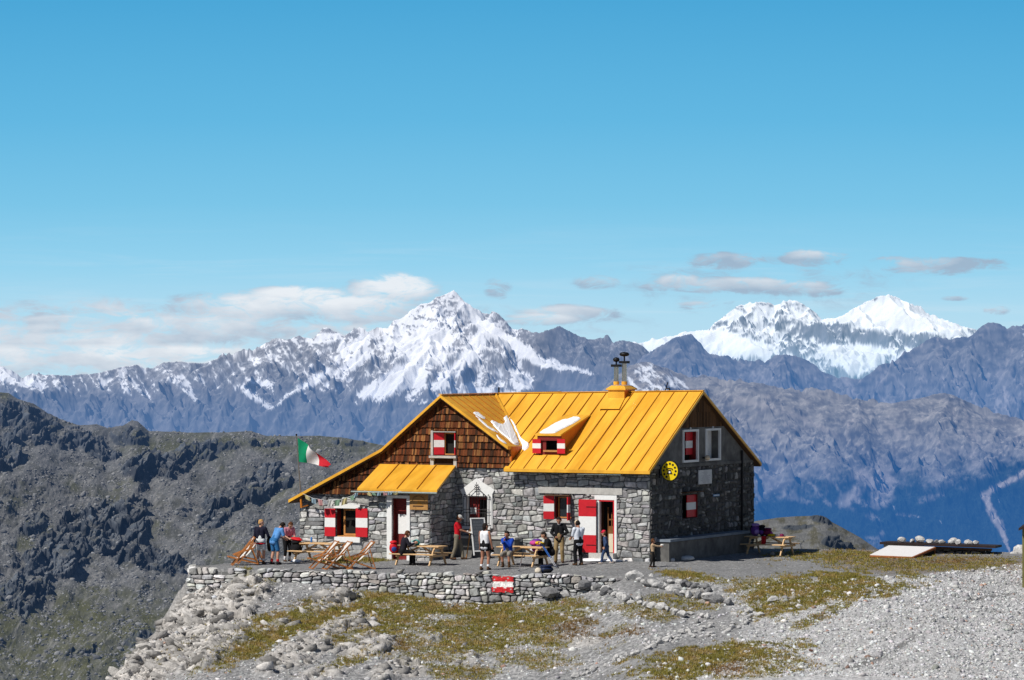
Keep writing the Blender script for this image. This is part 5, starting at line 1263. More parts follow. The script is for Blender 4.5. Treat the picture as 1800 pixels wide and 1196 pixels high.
# front door
dr = empty_part('door', hut); r = o_door; reveal(dr, FR, r, 0.5, m_dkwood)
x = MB(); FR.box(x, [r[0] - 0.13, r[1] + 0.10, r[3], r[3] + 0.18], -0.05, 0.09); FR.box(x, [r[1] + 0.0, r[1] + 0.10, r[2], r[3] - 0.002], -0.05, 0.09); FR.box(x, [r[0] - 0.03, r[0] + 0.06, r[2], r[3] - 0.002], -0.12, 0.06); x.build('door_frame', m_white, dr)
x = MB(); FR.box(x, [r[0] + 0.06, r[1] - 0.002, r[3] - 0.06, r[3] - 0.004], -0.10, 0.075); FR.box(x, [r[1] - 0.06, r[1] - 0.004, r[2], r[3] - 0.062], -0.10, 0.075); x.build('red_trim', m_red, dr)
x = MB(); FR.box(x, [r[0] + 0.26, r[1] - 0.07, r[2], r[2] + 0.72], -0.42, -0.36, (1, 1, 1)); x.build('inner_panel', surf('cream_panel', (0.72, 0.66, 0.50), 0.6, 0.08), dr)
x = MB(); FR.box(x, [r[0] + 0.26, r[1] - 0.07, r[2] + 0.72, r[2] + 1.02], -0.42, -0.36); FR.box(x, [r[0] + 0.22, r[0] + 0.26, r[2], r[3] - 0.3], -0.42, -0.35); FR.box(x, [r[0] + 0.38, r[0] + 0.42, r[2] + 1.03, r[3] - 0.5], -0.42, -0.36); FR.box(x, [r[0] + 0.28, r[1] - 0.07, r[2] + 1.25, r[2] + 1.30], -0.419, -0.355); x.build('inner_door', surf('brown_door_wood', (0.20, 0.085, 0.028), 0.6, 0.3, 4), dr)
dl = FR.rect(1022, 1051, 878, 971)
shutter_leaf(dr, (r[0] - 0.02, -0.16), (-1, -0.05, 0), (0.05, -1, 0), 0.74, dl[2], dl[3], 0.05, (0.33, 0.68), 'door_leaf')
st = MB(); FR.box(st, [r[0] - 0.25, r[1] + 0.08, -0.05, r[2] - 0.005], -0.05, 0.36); st.build('doorstep', m_conc, dr)
x = MB(); FR.box(x, [r[0] - 0.4, r[1] + 0.33, r[3] + 0.20, r[3] + 0.46], 0.0, 0.08); x.build('lintel', m_conc, dr)
# gothic window with its white surround and iron grille
wn = empty_part('window', hut, 'barred window with white pointed surround'); r = o_gw; reveal(wn, FR, r, 0.35, m_white)
F2 = lambda px, py: fp(px, py, -0.07)
outl = [F2(*q) for q in ((809, 862), (837.6, 841), (869, 862), (865.5, 869), (866, 929), (814.5, 929), (813.5, 869))]
x = MB()
for q in clip_region([[outl[6], outl[3], outl[4], outl[5]]], [], [tuple(r)]) + [[outl[6], outl[0], outl[1], outl[2], outl[3]]]:
    n = len(q); x.add([FR(a, w_, 0.09) for a, w_ in q] + [FR(a, w_, 0.0) for a, w_ in q], [tuple(range(n))] + [(i, n + i, n + (i + 1) % n, (i + 1) % n) for i in range(n)])
x.build('surround', m_white, wn)
x = MB(); FR.box(x, [r[0] - 0.14, r[1] + 0.14, r[2] - 0.12, r[2] - 0.015], 0.0, 0.16); x.build('sill', m_white, wn)
x = MB(); FR.box(x, [r[0] + 0.02, r[0] + 0.44, r[2] + 0.02, r[3] - 0.1], -0.25, -0.2); FR.box(x, [r[0] + 0.02, r[1] - 0.02, r[3] - 0.16, r[3] - 0.02], -0.26, -0.19); x.build('inner_shutter', m_dkred, wn)
for k in (0, 1):
    x = MB(); FR.box(x, [r[0] + 0.04 + 0.15 * k, r[0] + 0.16 + 0.15 * k, r[2] + 0.46, r[2] + 0.72], -0.199, -0.195); x.build('notice', m_white, wn)
gr = MB(); a0, _ = F2(817, 900); a1, _ = F2(862.5, 900); nb = 10; gn_ = 0.17
for i in range(nb):
    a = a0 + (a1 - a0) * i / (nb - 1); gr.tube(FR(a, r[2] + 0.0, gn_), FR(a, r[3] + (0.03 if i % 2 else 0.0), gn_), 0.011, n=6)
for w_ in (r[2] + 0.02, r[2] + 0.13, r[2] + 0.53, r[2] + 0.66, r[3] - 0.03): gr.tube(FR(a0, w_, gn_), FR(a1, w_, gn_), 0.011, n=6)
for a in (a0, a1):
    for w_ in (r[2] + 0.05, r[3] - 0.12): gr.tube(FR(a, w_, gn_), FR(a, w_, 0.05), 0.011, n=6)
cx = (a0 + a1) / 2; tp = r[3]
gr.path([FR(a0 + 0.14, tp, gn_), FR(cx, tp + 0.36, gn_), FR(a1 - 0.14, tp, gn_)], 0.011)
gr.tube(FR(cx, tp, gn_), FR(cx, tp + 0.55, gn_), 0.012, n=6)
for k, (dw, hw) in enumerate(((0.18, 0.08), (0.27, 0.10), (0.36, 0.10), (0.43, 0.06))):
    gr.path([FR(cx - hw, tp + dw + 0.03, gn_), FR(cx - hw * 0.6, tp + dw - 0.02, gn_), FR(cx, tp + dw, gn_), FR(cx + hw * 0.6, tp + dw - 0.02, gn_), FR(cx + hw, tp + dw + 0.03, gn_)], 0.014)
for a in (a0 + 0.05, a0 + 0.27, a1 - 0.27, a1 - 0.05):
    gr.lathe([(0.001, -0.03), (0.03, -0.012), (0.03, 0.012), (0.001, 0.03)], FR(a, tp + 0.05, gn_), n=8); gr.tube(FR(a, tp, gn_), FR(a, tp + 0.03, gn_), 0.009, n=5)
gr.build('grille', m_iron, wn)
# shingle window
wn = empty_part('window', hut); r = o_sw; reveal(wn, SH, r, 0.30, m_dkred, n0=0.0)
x = MB(); SH.box(x, [r[0] - 0.10, r[0] - 0.0, r[2], r[3] + 0.06], -0.02, 0.10); SH.box(x, [r[0], r[1] + 0.04, r[3], r[3] + 0.03], -0.02, 0.095); x.build('surround', m_conc, wn)
x = MB(); SH.box(x, [r[0] - 0.14, r[1] + 0.10, r[2] - 0.10, r[2] - 0.01], -0.02, 0.18); SH.box(x, [r[0] - 0.13, r[0] + 0.02, r[2] - 0.5, r[2] - 0.10], -0.02, 0.08); SH.box(x, [r[1] - 0.06, r[1] + 0.08, r[2] - 0.5, r[2] - 0.10], -0.02, 0.08); x.build('sill', m_conc, wn)
frame_bars(SH, [r[0] + 0.36, r[1] - 0.1, r[2] + 0.02, r[3] - 0.02], 0.05, -0.24, -0.18).build('window_frame', m_wood, wn)
shutter_leaf(wn, (r[0] + 0.01, -0.14), (1, 0.55, 0), (0.48, -0.88, 0), 0.42, r[2] + 0.03, r[3] - 0.02, bands=(0.34, 0.66)); shutter_leaf(wn, (r[1] - 0.01, -0.16), (-0.35, 1, 0), (-1, -0.35, 0), 0.22, r[2] + 0.03, r[3] - 0.02, bands=(0.34, 0.66))
# porch door
dr = empty_part('door', hut); r = o_pd; reveal(dr, PF, r, 0.4, m_dkred)
x = MB(); of = PF.rect(681.5, 722, 871, 960)
PF.box(x, [of[0], r[0], 0.0, r[3] - 0.002], -0.08, 0.08); PF.box(x, [r[1], of[1], 0.0, r[3] - 0.002], -0.08, 0.08); PF.box(x, [of[0], of[1], r[3], of[3]], -0.08, 0.08); x.build('door_frame', m_white, dr)
x = MB(); PF.box(x, [r[0] + 0.02, r[0] + 0.5, r[2], r[3] - 0.02], -0.30, -0.25); x.build('door_leaf', m_dkred, dr)
x = MB(); PF.box(x, PF.rect(694.5, 711, 905, 939), -0.249, -0.235); x.build('door_panel', m_white, dr)
# gable windows
for r, sx, k in ((o_g1, 0.45, 0), (o_g2, 0.02, 1)):
    wn = empty_part('window', hut); reveal(wn, GA, r, 0.30, m_plas if k else m_dkred, back=m_dark if k == 0 else m_white)
    x = MB(); a0, a1, w0, w1_ = r; t = 0.085
    for q in ([a0 - t, a0, w0 - t, w1_ + t], [a1, a1 + t, w0 - t, w1_ + t], [a0, a1, w0 - t, w0], [a0, a1, w1_, w1_ + t]): GA.box(x, q, 0.0, 0.09)
    x.build('surround', m_white, wn)
    x = MB(); x.lathe([(0.001, 0), (0.05, 0.03), (0.05, 0.06), (0.001, 0.1)], GA((a0 + a1) / 2, w1_ + t, 0.05), n=8); x.build('finial', m_white, wn)
    if k == 0: shutter_leaf(wn, (-0.16, a1 - 0.02), (0, -1, 0), (1, 0, 0), 0.62, w0 + 0.2, w1_ - 0.03, bands=(0.3, 0.62))
    else: shutter_leaf(wn, (-0.16, a0 + 0.02), (0, 1, 0), (1, 0, 0), 0.42, w0 + 0.06, w1_ - 0.06, bands=(0.33, 0.66))
wn = empty_part('window', hut); r = o_g3; reveal(wn, GA, r, 0.3, m_dkred)
shutter_leaf(wn, (-0.08, r[1] - 0.01), (0, -1, 0), (1, 0, 0), (r[1] - r[0]) * 0.58, r[2] + 0.03, r[3] - 0.02)
x = MB(); GA.box(x, [r[0] - 0.15, r[1] + 0.05, r[3] + 0.10, r[3] + 0.14], 0.0, 0.28); x.build('canopy', m_dkwood, wn)
# porch roof
pr = MB(); pe = hit(628, 860, (0, 1, 0), PV - 0.42); pe2 = hit(768, 860, (0, 1, 0), PV - 0.42); pt = hit(668, 817, (0, 1, 0), -0.16); pt2 = hit(801, 817, (0, 1, 0), -0.16)
zt, ze = (pt.z + pt2.z) / 2, (pe.z + pe2.z) / 2
top = [Vector((pe.x, PV - 0.42, ze)), Vector((pe2.x, PV - 0.42, ze)), Vector((pt2.x, -0.16, zt)), Vector((pt.x, -0.16, zt))]
pr.add(top + [p - Vector((0, 0, 0.09)) for p in top], [(0, 1, 2, 3), (7, 6, 5, 4), (0, 4, 5, 1), (1, 5, 6, 2), (2, 6, 7, 3), (3, 7, 4, 0)])
po = pr.build('porch_roof', m_yel, hut)
ps = MB()
for k in (0.25, 0.5, 0.75): ps.bar(top[0].lerp(top[1], k) + Vector((0, 0, .012)), top[3].lerp(top[2], k) + Vector((0, 0, .012)), 0.024, 0.045)
ps.build('seam', m_seam, po)
x = MB(); slab2 = [p - Vector((0, 0, 0.095)) for p in top]; slab2 = [p + (sum(slab2, Vector()) / 4 - p) * 0.03 for p in slab2]; x.add(slab2 + [p - Vector((0, 0, 0.04)) for p in slab2], [(0, 1, 2, 3), (7, 6, 5, 4), (0, 4, 5, 1), (1, 5, 6, 2), (2, 6, 7, 3), (3, 7, 4, 0)]); x.build('soffit', m_dkwood, po)
x = MB(); x.tube(Vector((pe.x - 0.25, PV - 0.46, ze - 0.14)), Vector((pe2.x + 0.03, PV - 0.46, ze - 0.13)), 0.045, n=10); x.build('gutter', m_zinc, po)
x = MB(); x.tube(Vector((-2.9, EV + 0.06, EWt - 0.17)), Vector((-1.0, EV + 0.06, EWt - 0.17)), 0.022, n=8); x.build('gutter', m_zinc, hut)
x = MB(); a_, _ = gp(1301, 870); x.tube((0.09, a_, 0.4), (0.09, a_, f3(0, a_) - 0.3), 0.05, n=8); x.build('downpipe', m_iron, hut)
# dormer
db = hit(966, 799, (0, -RS, 1), EWt - RS * EV); DV = db.y
DP = Panel('f', DV)
dl_ = hit(946, 763, (0, 1, 0), DV); dr_ = hit(987, 763, (0, 1, 0), DV); DT = (dl_.z + dr_.z) / 2
bk_ = hit(1043, 730, (0, -RS, 1), EWt - RS * EV); DBV = bk_.y; DBW = bk_.z
du0, du1 = dl_.x, dr_.x; dbase = f1(0, DV)
dm = empty_part('dormer', hut)
x = MB(); top = [Vector((du0 - 0.08, DV - 0.12, DT - 0.02)), Vector((du1 + 0.03, DV - 0.12, DT - 0.02)), Vector((du1 + 0.03, DBV, DBW + 0.01)), Vector((du0 - 0.08, DBV, DBW + 0.01))]
x.add(top + [p - Vector((0, 0, 0.06)) for p in top], [(0, 1, 2, 3), (7, 6, 5, 4), (0, 4, 5, 1), (1, 5, 6, 2), (2, 6, 7, 3), (3, 7, 4, 0)]); x.build('dormer_roof', m_yel, dm)
x = MB()
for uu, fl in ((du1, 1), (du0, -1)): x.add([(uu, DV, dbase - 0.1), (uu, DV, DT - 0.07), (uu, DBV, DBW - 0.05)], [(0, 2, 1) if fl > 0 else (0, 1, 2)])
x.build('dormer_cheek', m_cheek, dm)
ow_ = DP.rect(960, 981.5, 774, 791.5)
x = MB()
for q in clip_region([[(du0, dbase - 0.1), (du1, dbase - 0.1), (du1, DT - 0.06), (du0, DT - 0.06)]], [], [tuple(ow_)]): x.add([DP(a, w_, 0) for a, w_ in q], [tuple(range(len(q)))])
DP.box(x, [du0, du1, DT - 0.26, DT - 0.07], 0.0, 0.07); x.build('dormer_front', m_dkred, dm)
x = MB(); a0, a1, w0, w1_ = ow_; o_ = [DP(a, w_, 0) for a, w_ in ((a0, w0), (a1, w0), (a1, w1_), (a0, w1_))]; i_ = [p + Vector((0, 0.3, 0)) for p in o_]
x.add(o_ + i_, [(0, 1, 5, 4), (1, 2, 6, 5), (2, 3, 7, 6), (3, 0, 4, 7), (4, 5, 6, 7)]); x.build('dark_interior', m_dark, dm)
x = MB(); DP.box(x, [a0 - 0.08, a1 + 0.02, w0 - 0.07, w0 - 0.002], -0.03, 0.10); x.build('sill', m_wood, dm)
sl_ = DP.rect(938, 952.5, 772, 797); sr_ = DP.rect(981.5, 995, 772, 797.5)
shutter_leaf(dm, (sl_[0], DV - 0.09), (1, 0, 0), (0, -1, 0), sl_[1] - sl_[0], sl_[2], sl_[3], 0.035, (0.35, 0.7)); shutter_leaf(dm, (sr_[0], DV - 0.09), (1, 0, 0), (0, -1, 0), sr_[1] - sr_[0], sr_[2], sr_[3], 0.035, (0.35, 0.7))
# chimney with its two flues
cv_ = 3.92; c0_ = hit(1069, 685, (0, 1, 0), cv_); c1_ = hit(1098, 685, (0, 1, 0), cv_); cb = hit(1084, 700, (0, 1, 0), cv_)
ch = empty_part('chimney', hut); cu0, cu1, cw = c0_.x, c1_.x, c0_.z + 0.03; cd = 0.95
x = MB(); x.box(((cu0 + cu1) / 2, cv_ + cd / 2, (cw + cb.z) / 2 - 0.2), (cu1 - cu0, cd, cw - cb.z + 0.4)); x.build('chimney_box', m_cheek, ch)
x = MB(); x.box(((cu0 + cu1) / 2, cv_ - 0.006, (cw + cb.z) / 2), (cu1 - cu0 - 0.02, 0.01, cw - cb.z)); 
ap0, ap1 = hit(1055, 720, (0, -RS, 1), EWt - RS * EV), hit(1088, 720, (0, -RS, 1), EWt - RS * EV)
q = [Vector((cu0, cv_ - 0.012, cb.z)), Vector((cu1, cv_ - 0.012, cb.z)), ap1 + Vector((0, 0, 0.02)), ap0 + Vector((0, 0, 0.02))]
x.add(q + [Vector((p.x, p.y, f1(p.x, p.y) - 0.03)) for p in q], [(0, 3, 2, 1), (0, 4, 7, 3), (1, 2, 6, 5)]); x.build('apron', m_yel, ch)
x = MB(); e_ = 0.07; zz = cw
b_ = [Vector((cu0 - e_, cv_ - e_, zz)), Vector((cu1 + e_, cv_ - e_, zz)), Vector((cu1 + e_, cv_ + cd + e_, zz)), Vector((cu0 - e_, cv_ + cd + e_, zz))]
t_ = [p + (Vector(((cu0 + cu1) / 2, cv_ + cd / 2, zz)) - p) * 0.35 + Vector((0, 0, 0.13)) for p in b_]; lo = [p - Vector((0, 0, 0.05)) for p in b_]
x.add(lo + b_ + t_, [(0, 1, 5, 4), (1, 2, 6, 5), (2, 3, 7, 6), (3, 0, 4, 7), (4, 5, 9, 8), (5, 6, 10, 9), (6, 7, 11, 10), (7, 4, 8, 11), (8, 9, 10, 11), (3, 2, 1, 0)]); x.build('chimney_cap', m_yel, ch)
for (px, ptop, pcol, capw, caph, pc) in ((1083.3, 643, 642, 0.135, 0.20, 632.5), (1097.5, 637, 635.5, 0.20, 0.19, 623)):
    b0 = hit(px, 676, (0, 1, 0), cv_ + cd / 2); t0 = hit(px, ptop, (0, 1, 0), cv_ + cd / 2); cc = hit(px, pc, (0, 1, 0), cv_ + cd / 2)
    x = MB(); x.tube(b0, t0, 0.098, n=18); fo = x.build('flue', m_steel, ch, smooth=False)
    x = MB(); x.tube(b0 - Vector((0, 0, .02)), b0 + Vector((0, 0, 0.12)), 0.115, n=18); x.build('flue_collar', m_yel, fo)
    x = MB(); x.box(t0 + Vector((0, 0, 0.0)), (0.34, 0.30, 0.10)); x.tube(t0, cc, 0.03, n=6); x.build('bracket', m_iron, fo)
    x = MB(); x.lathe([(0.01, -caph / 2), (capw * 0.8, -caph * 0.36), (capw, -caph * 0.08), (capw, caph * 0.1), (capw * 0.75, caph * 0.36), (0.01, caph / 2)], cc, n=18); x.build('flue_cap', m_iron, fo, smooth=True)
x = MB(); p = hit(877, 697, (0, 1, 0), 4.5); q = hit(877, 681, (0, 1, 0), 4.5); x.tube(p, q, 0.035, n=8); x.build('vent_pipe', m_iron, hut)
x = MB(); p = hit(1168, 692, (0, 1, 0), RV + .1); q = hit(1174, 672, (0, 1, 0), RV + .1)
x.tube(p, q, 0.022, n=6); x.path([hit(1170, 684, (0, 1, 0), RV + .1), hit(1176.5, 683, (0, 1, 0), RV + .1), hit(1176.5, 692, (0, 1, 0), RV + .1)], 0.03); x.path([hit(1153, 686, (0, 1, 0), RV + .1), hit(1170, 690, (0, 1, 0), RV + .1)], 0.014)
for k in range(4): a_ = hit(1151 + 2.2 * k, 685 + 0.8 * k, (0, 1, 0), RV + .1); x.tube(a_ - Vector((0, 0, 0.06)), a_ + Vector((0, 0, 0.09)), 0.012, n=5)
x.build('aerial', m_iron, hut)
# stone bench along the gable
bn = MB(); b0 = gp(1176, 948, 0.6); b1 = gp(1316, 936, 0.6); bh = 1.0
_, bh = gp(1240, 943, 0.6)
bn.box((0.30, (b0[0] + b1[0]) / 2, bh / 2 - 0.14), (0.56, b1[0] - b0[0] - 0.1, bh + 0.10)); bo = bn.build('stone_bench', m_plas, hut)
x = MB(); x.box((0.33, (b0[0] + b1[0]) / 2, bh - 0.02), (0.66, b1[0] - b0[0], 0.10)); x.build('slab', surf('blue_grey_slab', (0.20, 0.235, 0.28), 0.7, 0.2, 4), bo)
# low stone ledge under the barred window
x = MB(); l0, _ = fp(800, 950, -0.5); l1, _ = fp(905, 950, -0.5); x.box(((l0 + l1) / 2, -0.28, 0.40), (l1 - l0, 0.5, 0.9)); lo_ = x.build('ledge', m_plas, hut)
x = MB(); x.box(((l0 + l1) / 2, -0.30, 0.89), (l1 - l0 + 0.1, 0.58, 0.08)); x.build('slab', m_conc, lo_)

# ---- snow left on the roof
def snow_sheet(name, label, polys, plane, f, th=0.07):
    mb = MB(); rs_ = random.Random(3)
    for poly in polys:
        pts = [hit(px, py, *plane) for px, py in poly]; fine = []
        for a_, b_ in zip(pts, pts[1:] + pts[:1]):
            for k in range(5):
                p = a_.lerp(b_, k / 5); fine.append((p.x + rs_.uniform(-.008, .008), p.y + rs_.uniform(-.008, .008)))
        for _ in range(4): fine = [((fine[i - 1][0] + 2 * q_[0] + fine[(i + 1) % len(fine)][0]) / 4, (fine[i - 1][1] + 2 * q_[1] + fine[(i + 1) % len(fine)][1]) / 4) for i, q_ in enumerate(fine)]
        if area(fine) < 0: fine = fine[::-1]
        n = len(fine); cx_ = sum(p[0] for p in fine) / n; cy_ = sum(p[1] for p in fine) / n
        ins = []
        for i in range(n):
            a_, b_ = fine[i - 1], fine[(i + 1) % n]; d = Vector((b_[0] - a_[0], b_[1] - a_[1])); d.normalize() if d.length > 0 else None
            ins.append((fine[i][0] - d.y * 0.05, fine[i][1] + d.x * 0.05))
        v = [hloc(a, b, f(a, b) + 0.008) for a, b in fine] + [hloc(a, b, f(a, b) + th * rs_.uniform(0.8, 1.2)) for a, b in ins]
        mb.add(v, [(i, (i + 1) % n, n + (i + 1) % n, n + i) for i in range(n)] + [tuple(range(n, 2 * n))])
    o = mb.build(name, m_snow); bm = bmesh.new(); bm.from_mesh(o.data); bmesh.ops.triangulate(bm, faces=bm.faces[:]); bm.to_mesh(o.data); bm.free()
    return tag(o, label, 'snow')
PL1, PL2 = ((0, -RS, 1), EWt - RS * EV), ((P2S, 0, 1), LW + P2S * LU)
snow_sheet('snow_patch', 'white snow patch lying in the roof valley on the side of the shingled gable', [[(860, 739), (873, 745), (883, 747.6), (889, 741), (884, 735), (891, 730.5), (903, 755), (912, 776), (913, 784), (905, 783), (897, 777), (893, 772), (882, 764), (870, 752)]], PL2, f2)
snow_sheet('snow_patch', 'white snow patch running down the roof valley towards the dormer window', [[(892, 731), (898, 733), (906, 743), (911, 757), (916, 768), (923, 775), (930, 778), (930, 786), (921, 793), (917, 787), (911, 775), (903, 756)]], PL1, f1)
for k, (lb, pg_) in enumerate((('long thin snow streak, uppermost on the roof beside the shingled gable', [(830, 726), (838, 723.5), (846, 730), (856, 737), (850, 737.5), (838, 731)]), ('thin wavy snow streak in the middle of the roof beside the shingled gable', [(833, 729), (845, 737), (858, 750), (868, 755), (878, 762), (870, 760), (856, 752), (843, 740)]),
                    ('short snow streak close to the front edge of the shingled gable roof', [(871, 763), (880, 772), (893, 781), (886, 780), (876, 773)]))):
    snow_sheet('snow_streak', lb, [pg_], PL2, f2, 0.035)
fd = lambda u, v: top[0].z + (v - top[0].y) / (top[2].y - top[0].y) * (top[2].z - top[0].z)
sd_ = (top[2].z - top[0].z) / (top[2].y - top[0].y) if False else None
top = [Vector((du0 - 0.08, DV - 0.12, DT - 0.02)), None, Vector((du1 + 0.03, DBV, DBW + 0.01))]
ds = (top[2].z - top[0].z) / (top[2].y - top[0].y)
fdm = lambda u, v: top[0].z + ds * (v - top[0].y)
snow_sheet('snow_patch', 'white snow slab on the little dormer roof', [[(945, 762.5), (955, 757), (975, 745), (988, 739), (998, 738), (1008, 733.5), (1023, 735), (1012, 743), (996, 751), (980, 759), (975, 762.5)]], ((0, -ds, 1), top[0].z - ds * top[0].y), fdm, 0.05)
# ------------------------------------------------------------------ signs, flag, bunting and lamp on the hut
def text_mesh(s, size, mat, name='lettering', extrude=0.003, parent=None):
    cu = bpy.data.curves.new(name, 'FONT'); cu.body = s; cu.size = size; cu.extrude = extrude; cu.align_x = 'CENTER'; cu.align_y = 'CENTER'
    o = bpy.data.objects.new(name, cu); COL.objects.link(o); bpy.context.view_layer.update()
    me = bpy.data.meshes.new_from_object(o.evaluated_get(bpy.context.evaluated_depsgraph_get()))
    bpy.data.objects.remove(o); return me
def place_panel(name, label, cat, u, v, w, rz=-TH):
    return thing(name, label, cat, hloc(u, v, w), rz)
m_board = surf('sign_board_wood', (0.42, 0.22, 0.07), rough=0.6, var=0.25, scale=3, stretch=(1, 1, 7), bump=0.1, bscale=30)
m_burn = surf('burnt_lettering', (0.05, 0.022, 0.01), 0.8, 0.1)
m_gold = surf('orange_emblem', (0.5, 0.22, 0.03), 0.6, 0.1)
# wooden board by the porch door; local axes: x right, y into the wall, z up
r = PF.rect(722.5, 754.5, 868, 896.5); bw, bh_ = r[1] - r[0], r[3] - r[2]
sg = place_panel('wooden_sign', 'square wooden hut sign with burnt arched lettering right of the porch door', 'sign', (r[0] + r[1]) / 2, PV - 0.10, (r[2] + r[3]) / 2)
MB().box((0, 0, 0), (bw, 0.04, bh_), bev=0.006).build('board', m_board, sg)
verts, faces = [], []
def merge_text(me, M):
    n = len(verts)
    for v in me.vertices: verts.append(M @ v.co)
    for p in me.polygons: faces.append(tuple(i + n for i in p.vertices))
def arc_word(s, a0, a1, rad, cz, size):
    for i, ch_ in enumerate(s):
        if ch_ == ' ': continue
        t = a0 + (a1 - a0) * i / max(1, len(s) - 1); me = text_mesh(ch_, size, None)
        M = Matrix.Translation((rad * math.sin(t), -0.024, cz + rad * math.cos(t))) @ Matrix.Rotation(t, 4, 'Y') @ Matrix.Rotation(R(90), 4, 'X'); merge_text(me, M)
arc_word('RIFUGIO V ALPINI', R(-66), R(66), bw * 0.36, -0.06, 0.085)
mesh_obj('lettering', verts, faces, m_burn, sg)
x = MB(); x.box((-0.02, -0.024, -0.17), (bw * 0.58, 0.006, 0.045)); x.tube((-0.14, -0.024, -0.22), (-0.12, -0.024, -0.27), 0.006, n=5); x.build('dark_line', m_burn, sg)
x = MB(); x.add([(-0.10, -0.023, -0.11), (0.10, -0.023, -0.11), (0.0, -0.023, 0.05)], [(0, 1, 2)]); x.add([(-0.02, -0.024, -0.11), (0.16, -0.024, -0.11), (0.07, -0.024, 0.0)], [(0, 1, 2)]); x.build('emblem', m_gold, sg)
# telephone sign: a yellow dial standing out from the gable on a bracket
p = hit(1178, 828, (0, 1, 0), 0.75)
ts = thing('telephone_sign', 'round yellow telephone dial sign on a bracket at the hut corner', 'sign', hloc(p.x, 0.75, p.z), -TH)
m_dial = surf('yellow_sign_paint', (0.80, 0.58, 0.01), 0.4, 0.06, 4); m_blk = surf('black_sign_paint', (0.012, 0.011, 0.012), 0.5, 0.1)
def disc(mb, c, r_, y0, y1, n=32, sx=1.0):
    pts = [(c[0] + r_ * sx * math.cos(2 * math.pi * i / n), y, c[1] + r_ * math.sin(2 * math.pi * i / n)) for y in (y0, y1) for i in range(n)]
    mb.add(pts, [tuple(range(n)), tuple(range(2 * n - 1, n - 1, -1))] + [(i, n + i, n + (i + 1) % n, (i + 1) % n) for i in range(n)]); return mb
RD = 0.37
disc(MB(), (0, 0), RD + 0.03, -0.02, 0.08, sx=0.93).build('rim', m_blk, ts)
dd = disc(MB(), (0, 0), RD, -0.04, -0.021, sx=0.93).build('dial', m_dial, ts)
for k in range(10):
    t = R(-32) + k * R(30); x = MB(); disc(x, (0.275 * math.cos(t) * 0.93, 0.275 * math.sin(t)), 0.046, -0.046, -0.0395, 14); x.build('finger_hole', m_blk, ts)
x = MB()                                                     # the handset over the cradle and body
arc = [(-0.15, 0.03), (-0.13, 0.085), (-0.06, 0.11), (0.06, 0.11), (0.13, 0.085), (0.15, 0.03), (0.10, 0.02), (0.085, 0.06), (0.0, 0.07), (-0.085, 0.06), (-0.10, 0.02)]
x.add([(a, -0.046, b) for a, b in arc], [(0, 1, 9, 10), (1, 2, 8, 9), (2, 3, 8), (3, 4, 7, 8), (4, 5, 6, 7)])
x.add([(a, -0.046, b) for a, b in ((-0.05, 0.04), (0.05, 0.04), (0.09, -0.06), (0.13, -0.13), (-0.13, -0.13), (-0.09, -0.06))], [(0, 5, 4, 3, 2, 1)]); x.build('telephone_symbol', m_blk, ts)
x = MB(); disc(x, (0, -0.05), 0.042, -0.050, -0.047, 16); x.build('symbol_dial', m_white, ts)
x = MB(); x.bar((-0.95 if False else -p.x, 0.03, 0.10), (-RD * 0.8, 0.03, 0.10), 0.05, 0.05); x.bar((-p.x, 0.03, -0.16), (-RD * 0.8, 0.03, -0.16), 0.05, 0.05); x.box((-p.x + 0.06, 0.03, -0.03), (0.05, 0.12, 0.5)); x.build('bracket', m_iron, ts)
# plaque
r = GA.rect(1223.5, 1246.5, 826, 851)
pq = thing('wall_plaque', 'pale stone plaque with worn lines of writing on the shaded gable', 'plaque', hloc(0.10, (r[0] + r[1]) / 2, (r[2] + r[3]) / 2), -TH)
pw, ph_ = r[1] - r[0], r[3] - r[2]
MB().box((0, 0, 0), (0.05, pw, ph_), bev=0.008).build('tablet', surf('pale_marble', (0.62, 0.62, 0.62), 0.6, 0.08, 5), pq)
x = MB(); rl = random.Random(4)
for k in range(11):
    z = ph_ * 0.40 - k * ph_ * 0.078; w_ = pw * rl.uniform(0.25, 0.78) * (0.5 if k in (0, 3) else 1); y = -w_ / 2
    while y < w_ / 2: l = rl.uniform(0.03, 0.09); x.box((0.027, y + l / 2, z), (0.004, l, 0.016)); y += l + 0.022
x.build('worn_inscription', surf('faded_ink', (0.40, 0.40, 0.42), 0.8, 0.1), pq)
# globe lamp
p = GA.px(1234, 805); lm = thing('wall_lamp', 'small round globe lamp between the two gable windows', 'lamp', hloc(0.0, p[0], p[1]), -TH)
MB().tube((0.02, 0, 0.0), (0.16, 0, 0.0), 0.03, n=8).build('lamp_arm', m_iron, lm)
MB().lathe([(0.001, -0.11), (0.06, -0.095), (0.10, -0.04), (0.11, 0.0), (0.10, 0.04), (0.06, 0.095), (0.001, 0.11)], (0.24, 0, 0), n=16).build('globe', surf('opal_globe', (0.75, 0.6, 0.42), 0.25, 0.1), lm, smooth=True)
p = GA.px(1255.5, 871); r = GA.rect(1250, 1261, 869, 872.5)
bs = thing('trail_plate', 'small blue and white plate on the shaded gable wall', 'plate', hloc(0.09, (r[0] + r[1]) / 2, (r[2] + r[3]) / 2), -TH)
MB().box((0, 0, 0), (0.02, r[1] - r[0], 0.09), bev=0.004).build('plate', surf('blue_enamel', (0.10, 0.25, 0.5), 0.4, 0.1), bs)
MB().box((0.012, 0, 0.0), (0.006, (r[1] - r[0]) * 0.85, 0.03)).build('white_band', m_white, bs)
